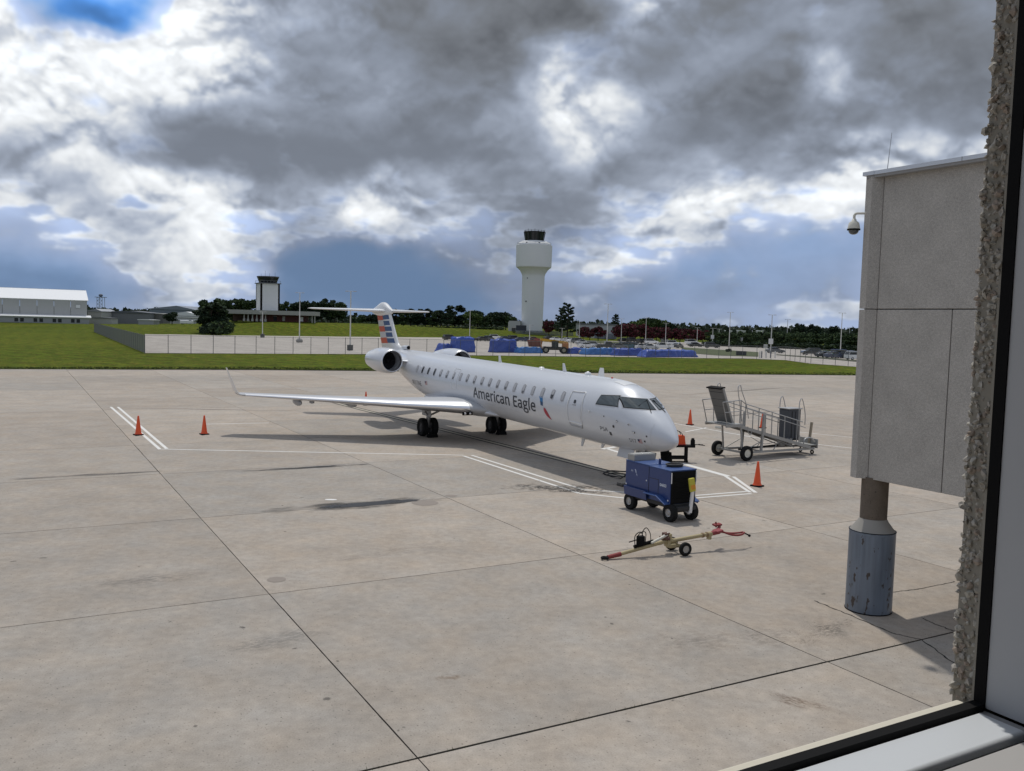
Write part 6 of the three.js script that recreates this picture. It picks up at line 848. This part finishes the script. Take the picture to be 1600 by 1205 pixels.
  // belt on the right
  const bg = 'trees of the dark belt beyond the car park'; for (let px = 1112; px < 1480; px += 8) { const k = Math.sin(px * 12.9) * 0.5 + 0.5; tree(px % 3 ? 'broad' : 'tall', px % 4 ? 'D' : 'G', px, 519.5 - 3 * k + (px - 1112) * 0.012, 541 + (px - 1140) * 0.055, -318 + (px - 1112) * 0.12 - 12 * k, 1.5, 'dark green tree in the dense belt beyond the car park', bg, 'belt_tree'); }
  for (let px = 1108; px < 1480; px += 7) tree('bush', px % 3 ? 'D' : 'G', px, 529 + (px - 1112) * 0.03 + 2 * Math.sin(px), 541.5 + (px - 1140) * 0.055, -306 + (px - 1112) * 0.13, 2.1, 'dark bush along the foot of the dense tree belt', 'bushes at the foot of the belt', 'bush');
  for (const [px, top, w, k] of [[1136, 510, 0.9, 'conifer'], [1252, 503.5, 0.85, 'broad'], [1271, 505, 1.0, 'broad'], [1284, 513, 1.0, 'broad'], [1303, 508, 0.9, 'broad'], [1214, 514, 0.9, 'conifer'], [1232, 513, 0.9, 'conifer'], [1330, 518, 0.9, 'conifer']]) tree(k, 'D', px, top, 541, -330, w, k === 'conifer' ? 'pointed conifer rising above the dark belt of trees' : 'taller round tree rising above the dark belt of trees', 'taller trees of the belt', k === 'conifer' ? 'conifer_tree' : 'broadleaf_tree');
  // the far wood along the horizon
  const R = rngOf(91), lg = new THREE.BufferGeometry(); lg.setAttribute('position', new THREE.Float32BufferAttribute([-1, -0.5, 0, 0.8, -0.7, 0.3, 1, 0.5, 0, -1, -0.5, 0, 1, 0.5, 0, -0.3, 0.9, 0.2], 3)); lg.computeVertexNormals(); const N = 16000, w = new THREE.InstancedMesh(lg, mat([0.03, 0.045, 0.026], 0.95), N), m = new THREE.Matrix4(), col = new THREE.Color();
  for (let i = 0; i < N; i++) { const az = -0.85 + 1.75 * R(), d = 820 + 380 * R(), x = Math.sin(az) * d, z = -Math.cos(az) * d, h = 9 + 4 * fbm(az * 60, d * 0.004, 3, 3) + 3 * n3(az * 300, d * 0.02, 1); m.compose(V(x, R() * h, z), new THREE.Quaternion().setFromEuler(new THREE.Euler(R() * 6, R() * 6, R() * 6)), V(1, 1, 1).multiplyScalar(1.6 + 1.5 * R())); w.setMatrixAt(i, m); const k = 0.6 + 0.8 * R(); w.setColorAt(i, col.setRGB(k, k, k)); }
  w.name = 'far_wood'; stuff(w); tag(w, 'distant dark wood along the horizon behind the car park', 'wood'); scene.add(w);
  for (const [px, w2] of [[1138, 8], [1158, 10], [1187, 7]]) { const p = atZ(px, 519, -560), o = thing('far_building', 'tiny pale building showing between the far trees', 'building', V(p.x, 0, -560), 0, 'tiny far buildings'); obj('wall', bx(w2 * 0.4, p.y + 0.6, 6, 0, (p.y + 0.6) / 2, 0), G_.wallLight, o); obj('roof', bx(w2 * 0.4 + 0.4, 0.5, 6.4, 0, p.y + 0.8, 0), G_.roofWhite, o); }
}

// ---- parked cars
{
  const paint = { white: mat([0.82, 0.82, 0.82], 0.3), silver: mat([0.52, 0.53, 0.54], 0.3, 0.3), dark: mat([0.02, 0.021, 0.024], 0.25), navy: mat([0.02, 0.035, 0.09], 0.25), blue: mat([0.03, 0.07, 0.25], 0.25), grey: mat([0.14, 0.145, 0.15], 0.3, 0.3), teal: mat([0.05, 0.12, 0.15], 0.3), red: mat([0.22, 0.02, 0.02], 0.3) };
  for (const k in paint) { paint[k] = new THREE.MeshPhysicalMaterial({ color: paint[k].color, roughness: 0.35, metalness: paint[k].metalness, clearcoat: 1, clearcoatRoughness: 0.08 }); }
  const KINDS = {   // length, body line, glasshouse line (x from the tail, y)
    sedan: { L: 4.7, W: 1.8, body: [[0, 0.35], [0.02, 0.85], [0.5, 0.95], [3.4, 0.92], [4.5, 0.75], [4.7, 0.5], [4.68, 0.3], [0.1, 0.3]], cab: [[0.55, 0.93], [1.2, 1.38], [2.5, 1.42], [3.45, 0.92]] },
    suv: { L: 4.7, W: 1.9, body: [[0, 0.45], [0, 1.05], [3.5, 1.08], [4.55, 0.95], [4.7, 0.6], [4.66, 0.35], [0.1, 0.35]], cab: [[0.05, 1.05], [0.35, 1.68], [2.7, 1.72], [3.5, 1.07]] },
    pickup: { L: 5.6, W: 1.95, body: [[0, 0.5], [0, 1.05], [2.2, 1.05], [2.2, 1.08], [4.3, 1.1], [5.4, 0.98], [5.6, 0.6], [5.55, 0.4], [0.1, 0.42]], cab: [[2.1, 1.05], [2.25, 1.75], [3.6, 1.78], [4.35, 1.09]] },
    van: { L: 4.9, W: 1.95, body: [[0, 0.4], [0, 1.15], [3.8, 1.12], [4.75, 0.9], [4.9, 0.5], [4.85, 0.32], [0.1, 0.32]], cab: [[0.05, 1.13], [0.2, 1.85], [2.9, 1.88], [4.0, 1.1]] },
  };
  const proto = {};
  const makeCar = (kind, color) => {
    const id = kind + color; if (proto[id]) return proto[id]; const K = KINDS[kind], t = new THREE.Group(), sh = (p) => new THREE.Shape(p.map(([x, y]) => new THREE.Vector2(x - K.L / 2, y)));
    obj('body', new THREE.ExtrudeGeometry(sh(K.body), { depth: K.W - 0.16, bevelEnabled: true, bevelSize: 0.06, bevelThickness: 0.08, bevelSegments: 2 }).translate(0, 0, -K.W / 2 + 0.08), paint[color], t);
    obj('glasshouse', new THREE.ExtrudeGeometry(sh(K.cab), { depth: K.W - 0.5, bevelEnabled: true, bevelSize: 0.03, bevelThickness: 0.12, bevelSegments: 2 }).translate(0, 0, -K.W / 2 + 0.25), G_.window, t);
    const [, a, b] = K.cab; obj('roof', rbx(b[0] - a[0] + 0.3, 0.07, K.W - 0.34, 0.03, (a[0] + b[0]) / 2 - K.L / 2, (a[1] + b[1]) / 2 + 0.02, 0, 0, 0, Math.atan2(b[1] - a[1], b[0] - a[0])), paint[color], t);
    obj('pillar', [-1, 1].map((s) => [0, 1].map((e) => { const p = e ? K.cab[3] : K.cab[0], q = e ? K.cab[2] : K.cab[1]; return bar(V(p[0] - K.L / 2, p[1], s * (K.W / 2 - 0.1)), V(q[0] - K.L / 2, q[1], s * (K.W / 2 - 0.17)), 0.04, 0.04, 5); })), paint[color], t).userData.kind = 'stuff';
    for (const x of [K.L * 0.19, K.L * 0.81]) for (const s of [-1, 1]) { const w = obj('wheel', wheelX(0.34, 0.22, 0, 0, 0, 14).rotateY(Math.PI / 2).translate(x - K.L / 2, 0.34, s * (K.W / 2 - 0.1)), M.rubber, t); obj('rim', rimX(0.34, 0.22, 0, 0, 0, 12).rotateY(Math.PI / 2).translate(x - K.L / 2, 0.34, s * (K.W / 2 - 0.1)), Q.alum, w); }
    for (const s of [-1, 1]) { obj('headlight', rbx(0.1, 0.12, 0.35, 0.03, K.L / 2 - 0.08, 0.72, s * (K.W / 2 - 0.3)), Q.reflector, t); obj('tail_light', rbx(0.06, 0.16, 0.25, 0.02, -K.L / 2 + 0.0, 0.85, s * (K.W / 2 - 0.22)), M.beacon, t); }
    return (proto[id] = t);
  };
  // photo column of the middle, row of the wheels, kind, colour, turn
  const cars = [[703.5, 531.5, 'suv', 'dark', 0.5], [733, 532.5, 'sedan', 'dark', 0.2], [754.5, 533, 'sedan', 'dark', 0.6], [764, 533, 'suv', 'grey', 1.2], [774.5, 530, 'suv', 'white', 0.15], [789, 532, 'sedan', 'navy', 0.6], [803, 532, 'suv', 'dark', 0.7], [815, 533.5, 'sedan', 'navy', 0.2], [824, 533, 'sedan', 'dark', 0.5], [835, 533, 'sedan', 'red', 0.2],
    [887, 534, 'sedan', 'silver', 0.8], [896, 535, 'sedan', 'white', 0.6], [904, 536.5, 'suv', 'grey', 0.5], [911, 538.5, 'sedan', 'silver', 0.3], [917, 543.5, 'sedan', 'white', 0.2], [927, 543.5, 'suv', 'white', 0.2], [948.5, 544.5, 'pickup', 'dark', 0.15], [967, 545, 'sedan', 'grey', 0.3], [980, 545, 'suv', 'teal', 0.4], [992, 545, 'suv', 'dark', 0.6], [1003, 545.5, 'sedan', 'white', 0.3], [1015, 546, 'sedan', 'silver', 0.4],
    [933, 530, 'suv', 'white', 0.7], [942, 530.5, 'sedan', 'dark', 0.8], [953, 531, 'sedan', 'silver', 0.8], [975, 534, 'sedan', 'dark', 0.3], [988, 534.5, 'suv', 'dark', 0.5], [1005, 537, 'suv', 'dark', 0.5], [1017.5, 537.5, 'suv', 'white', 0.15], [1035, 545.5, 'pickup', 'white', Math.PI + 0.1], [1051.5, 540, 'suv', 'white', 0.2], [1059, 544, 'sedan', 'dark', 1.0], [1081, 538.5, 'van', 'white', 0.3], [1087, 542, 'sedan', 'dark', 0.2], [1112, 543.5, 'suv', 'dark', 0.1],
    [1211, 551.5, 'sedan', 'grey', 0.1], [1267, 554.5, 'suv', 'dark', Math.PI + 0.1], [1290, 558.5, 'sedan', 'dark', 0.4], [1303, 559.5, 'sedan', 'navy', 0.5], [1315, 559, 'van', 'blue', 0.3], [1329, 560, 'suv', 'dark', 0.5], [1338, 562.5, 'suv', 'white', 0.2], [869, 533, 'sedan', 'white', 0.6], [858, 531, 'sedan', 'dark', 0.5]];
  const seen = {};
  for (const [px, py, kind, color, turn] of cars) {
    const c = makeCar(kind, color).clone(), name = { sedan: 'parked_car', suv: 'parked_suv', pickup: 'parked_pickup', van: 'parked_van' }[kind], p = gnd(px, py); c.name = numbered(name); c.position.copy(p).setY(-0.02); c.rotation.y = turn; scene.add(c);
    const word = { white: 'white', silver: 'silver', dark: 'black', navy: 'dark navy', blue: 'bright blue', grey: 'dark grey', teal: 'teal', red: 'dark red' }[color], where = px > 1190 ? 'in the car park in front of the dark tree belt' : px > 1050 ? 'at the far end of the car park beyond the tarps' : px > 880 ? 'in the rows behind the long blue tarps' : 'in the car park below the round tower';
    tag(c, `${word} ${{ sedan: 'car', suv: 'SUV', pickup: 'pickup truck', van: 'van' }[kind]} parked ${where}`, { sedan: 'car', suv: 'car', pickup: 'pickup', van: 'van' }[kind], 'vehicles in the car park');
  }
}

// ---- tarpaulin covered stacks, telehandler and small things by the fence
{
  const tarpM = [mat([0.03, 0.07, 0.34], 0.38), mat([0.035, 0.085, 0.4], 0.36), mat([0.04, 0.16, 0.44], 0.36)];
  const pile = (px0, px1, top, base, m, label, topK = 0.9, d = 2.2) => {
    const a = gnd(px0, base), b = gnd(px1, base), W = a.distanceTo(b) * 0.95, mid = a.clone().lerp(b, 0.5), H = atZ((px0 + px1) / 2, top, mid.z).y + 0.02, g = new THREE.BoxGeometry(W, H, d, Math.max(8, Math.round(W * 2.2)), 8, 6), p = g.attributes.position, R = px0 * 0.37;
    for (let i = 0; i < p.count; i++) { let x = p.getX(i), y = p.getY(i) + H / 2, z = p.getZ(i); const t = y / H, k = lerp(1.04, topK, t), e = 0.3 * fbm(x * 1.1 + R, y * 1.3, z * 0.9, 3); x *= k; z *= lerp(1.08, 0.85, t); p.setXYZ(i, x + e, t > 0.02 ? Math.max(0, y + (t > 0.9 ? 0.55 * fbm(x * 0.8 + R, 3, z * 0.7, 3) : 0.1 * e)) : 0, z + 0.5 * fbm(x * 1.3, y * 0.9, R, 3)); }
    const gg = mergeVertices(g.deleteAttribute('normal').deleteAttribute('uv')); gg.computeVertexNormals(); const o = tag(obj('tarp_covered_stack', gg, m), label, 'tarp', 'stacks under blue tarps'); o.position.set(mid.x, -0.03, mid.z - d / 2); o.rotation.y = Math.atan2(-(b.z - a.z), b.x - a.x); return o;
  };
  pile(683, 707, 538, 550, tarpM[0], 'low sloping stack under a dark blue tarp beside the tall one', 0.55); pile(706, 737, 527, 550.5, tarpM[1], 'tall square stack under a crumpled blue tarp behind the jet', 0.9); pile(768.5, 803, 530.5, 551, tarpM[0], 'tall smooth stack under a dark blue tarp with a flat top', 0.93); pile(801, 811, 545, 551.5, tarpM[0], 'small low stack under dark blue tarp joined to the tall smooth one', 0.7);
  pile(808, 843, 543, 552, tarpM[2], 'low lumpy stack under a teal blue tarp beside the telehandler'); pile(885, 913, 544, 553, tarpM[0], 'low dull blue tarp stack on the far side of the telehandler'); pile(911, 962, 544.5, 554.5, tarpM[2], 'long bright blue tarp stack with wrinkled sides'); pile(960, 1004, 545, 556, tarpM[0], 'long flat stack under a dark blue tarp in the middle of the row'); pile(1002, 1087, 547.5, 558, tarpM[1], 'longest flat blue tarp stack at the end of the row', 0.88);
  // telehandler
  const p = gnd(866, 552.3), k = -p.z / F, t = thing('telehandler', 'yellow telehandler with lowered boom and big black tyres among the blue tarps', 'telehandler', p, 0.08), X = (px) => (px - 866) * k, yel = mat([0.6, 0.34, 0.03], 0.5), or = mat([0.42, 0.17, 0.05], 0.6);
  for (const [px, z] of [[852, 0.9], [880, 0.9], [852, -0.9], [880, -0.9]]) { const w = new THREE.Group(); w.name = 'wheel'; t.add(w); obj('tyre', wheelX(0.68, 0.42, 0, 0, 0).rotateY(Math.PI / 2).translate(X(px), 0.68, z), M.rubber, w); obj('rim', rimX(0.68, 0.42, 0, 0, 0).rotateY(Math.PI / 2).translate(X(px), 0.68, z), mat([0.3, 0.28, 0.22], 0.7), w); }
  obj('chassis', rbx(4.6, 0.65, 1.3, 0.1, 0, 1.0, 0), mat([0.06, 0.05, 0.045], 0.8), t); obj('boom', flatBar(V(X(846), 2.65, 0.1), V(X(887), 2.1, 0.1), 0.5, 0.55), yel, t); obj('boom_extension', flatBar(V(X(843.5), 2.7, 0.1), V(X(848), 2.62, 0.1), 0.4, 0.42), yel, t);
  const cab = obj('cab', rbx(1.3, 1.3, 0.9, 0.08, X(866), 1.75, 0.7), G_.window, t); obj('cab_frame', [rbx(1.36, 0.1, 0.96, 0.03, X(866), 2.42, 0.7), bar(V(X(866) - 0.62, 1.2, 1.15), V(X(866) - 0.55, 2.4, 1.15), 0.05), bar(V(X(866) + 0.62, 1.2, 1.15), V(X(866) + 0.55, 2.4, 1.15), 0.05)], M.black, cab);
  obj('rear_hood', rbx(1.2, 1.1, 1.4, 0.1, X(883), 1.6, 0), or, t); obj('fork_carriage', [flatBar(V(X(844), 2.6, 0.1), V(X(845.5), 0.7, 0.1), 0.9, 0.2)], or, t); for (const z of [-0.25, 0.45]) obj('fork', flatBar(V(X(845.5), 0.7, z), V(X(840), 0.6, z), 0.12, 0.06), M.black, t); obj('stabiliser', [flatBar(V(X(847), 1.3, 0.5), V(X(848), 0.5, 1.0), 0.14, 0.14)], mat([0.55, 0.5, 0.42], 0.6), t);
  const d = gnd(835, 541.5), sk = thing('rusty_skip', 'rust red metal skip behind the low teal tarp', 'skip', d, 0.1), sh = new THREE.Shape([new THREE.Vector2(-1.5, 0), new THREE.Vector2(1.5, 0), new THREE.Vector2(1.9, 1.6), new THREE.Vector2(-1.9, 1.6)]); obj('skip_body', new THREE.ExtrudeGeometry(sh, { depth: 1.8, bevelEnabled: true, bevelSize: 0.04, bevelThickness: 0.04, bevelSegments: 1 }), mat([0.16, 0.055, 0.04], 0.85), sk); for (const x of [-1.1, 0, 1.1]) obj('rib', bx(0.12, 1.5, 0.1, x, 0.8, 1.88), mat([0.12, 0.04, 0.03], 0.85), sk);
  const pipe = tag(obj('pale_pipe', cyl(0.4, 0.4, 2.0).rotateZ(Math.PI / 2), mat([0.5, 0.42, 0.36], 0.8)), 'short pale pipe lying before the blue tarps', 'pipe'); pipe.position.copy(gnd(904, 553)).setY(0.38);
  // signs, cabinets and gate posts
  const board = (px, py, H, w, h, label, m) => { const q = gnd(px, py), o = thing('sign', label, 'sign', q); obj('post', bar(V(0, -0.05, 0), V(0, H, 0), 0.05, 0.05, 6), G_.pole, o); obj('board', rbx(w, h, 0.05, 0.02, 0, H - h / 2, 0.06), m, o); };
  board(1158, 541, 3.0, 1.0, 1.0, 'small grey road sign before the dark tree belt', mat([0.35, 0.36, 0.36], 0.6)); board(1170, 540, 2.0, 1.6, 1.3, 'white sign board before the dark tree belt', mat([0.7, 0.7, 0.68], 0.6)); board(926, 531, 2.2, 1.3, 1.6, 'pale sign board before the warehouse', mat([0.5, 0.5, 0.48], 0.6)); board(1195.5, 556, 2.6, 0.9, 0.9, 'round backed pale sign near the gate posts', mat([0.45, 0.46, 0.44], 0.6));
  const cb = thing('dark_cabinet', 'dark equipment cabinet on the grass strip inside the car park', 'cabinet', gnd(1158, 555.5)); obj('cabinet_body', rbx(2.1, 0.95, 1.0, 0.04, 0, 0.5, 0), mat([0.03, 0.032, 0.034], 0.8), cb); obj('door', rbx(0.95, 0.8, 0.04, 0.02, -0.5, 0.5, 0.51), mat([0.045, 0.047, 0.05], 0.7), cb); obj('door', rbx(0.95, 0.8, 0.04, 0.02, 0.5, 0.5, 0.51), mat([0.045, 0.047, 0.05], 0.7), cb);
  const gp = 'posts of the car park gate'; for (const [px, c] of [[1187, 0], [1190, 1], [1197, 0], [1204, 1], [1211, 0]]) { const o = tag(obj('gate_post', [cyl(0.13, 0.13, 1.3, 0, 0.65, 0, 12), new THREE.SphereGeometry(0.13, 12, 6).translate(0, 1.3, 0)], c ? G_.wallDark : G_.pole), c ? 'dark gate post beside the grass strip at the fence bend' : 'pale gate post beside the grass strip at the fence bend', 'post', gp); o.position.copy(gnd(px, 559.5)); }
  const ck = thing('low_kiosk', 'small grey kiosk with a flat roof in the car park', 'kiosk', gnd(1038, 534.5)); obj('wall', rbx(2.6, 1.9, 2.2, 0.04, 0, 0.95, 0), mat([0.3, 0.31, 0.3], 0.8), ck); obj('roof', rbx(3.0, 0.2, 2.6, 0.04, 0, 2.0, 0), G_.wallLight, ck); obj('window', rbx(1.2, 0.7, 0.05, 0.02, 0, 1.25, 1.11), G_.window, ck);
  tree('bush', 'D', 1138.5, 542.5, 548, -225, 1.0, 'lone dark round bush by the light pole', 0, 'bush'); tree('bush', 'D', 1067, 544, 548, -225, 1.0, 'dark round bush at the tip of the grass median', 0, 'bush');
  const van = gnd(291.5, 506); 
  // barrier line of the hedge round the tower foot
  const fb = thing('tower_compound_fence', 'low dark slatted fence round the foot of the round tower', 'fence', onGround(850, 522, -366), 0.03); for (let i = 0; i < 46; i++) obj('slat', bx(0.34, 1.9, 0.08, -11.5 + i * 0.52, 0.85, 0), G_.wallDark, fb); for (const y of [0.4, 1.5]) obj('rail', bx(24, 0.12, 0.06, 0, y, -0.08), G_.wallDark, fb);
  const gk = thing('roof_unit_truck', 'dark box truck parked at the foot of the round tower', 'truck', onGround(813, 520, -368), 0.05); obj('box', rbx(4.2, 2.4, 2.2, 0.05, 0.3, 2.1, 0), mat([0.03, 0.035, 0.05], 0.5), gk); obj('cab', rbx(1.6, 1.8, 2.1, 0.15, -2.8, 1.4, 0), mat([0.05, 0.05, 0.055], 0.4), gk); for (const x of [-2.6, 1.5]) for (const z of [-0.9, 0.9]) obj('wheel', wheelX(0.45, 0.28, 0, 0, 0, 14).rotateY(Math.PI / 2).translate(x, 0.45, z), M.rubber, gk);
  const vv = thing('white_van', 'white delivery van before the white roofed workshop', 'van', onGround(291.5, 505.5, -372), 0.1); obj('body', rbx(5.2, 1.5, 2.0, 0.3, 0, 1.15, 0), Q.reflector, vv); obj('windscreen', rbx(1.2, 0.7, 1.8, 0.2, 1.6, 1.75, 0), G_.window, vv); for (const x of [-1.6, 1.6]) for (const z of [-0.85, 0.85]) obj('wheel', wheelX(0.36, 0.24, 0, 0, 0, 14).rotateY(Math.PI / 2).translate(x, 0.36, z), M.rubber, vv);
  // rough grass: tufts on the mown strip
  const R = rngOf(55), tg = new THREE.BufferGeometry(); tg.setAttribute('position', new THREE.Float32BufferAttribute([-0.06, 0, 0, 0.06, 0, 0, 0.05, 0.06, 0.05, 0, 0, -0.06, 0, 0, 0.06, 0.06, 0.05, -0.05], 3)); tg.computeVertexNormals();
  const N = 9000, tf = new THREE.InstancedMesh(tg, mat([0.09, 0.11, 0.025], 1), N), m = new THREE.Matrix4(), col = new THREE.Color();
  for (let i = 0; i < N; i++) { const px = -60 + R() * 1420, edge = 578 + Math.max(0, (px - 400) / 940) * 9, q = gnd(px, lerp(edge - 1.0, edge - 5, Math.pow(R(), 2))), s = 0.5 + 1.0 * R(); m.compose(q.setY(-0.07), new THREE.Quaternion().setFromEuler(new THREE.Euler(0, R() * 6.3, 0)), V(s, s * 1.6, s)); tf.setMatrixAt(i, m); const k = 0.7 + 0.5 * R(), y = R(); tf.setColorAt(i, col.setRGB(k * lerp(0.8, 1.15, y), k, k)); }
  tf.name = 'grass_tufts'; stuff(tf); tag(tf, 'ragged grass tufts along the edge of the apron', 'grass'); scene.add(tf);
}
scene.traverse((o) => { if (o.isMesh) { o.castShadow = true; o.receiveShadow = true; } });
renderer.render(scene, camera);
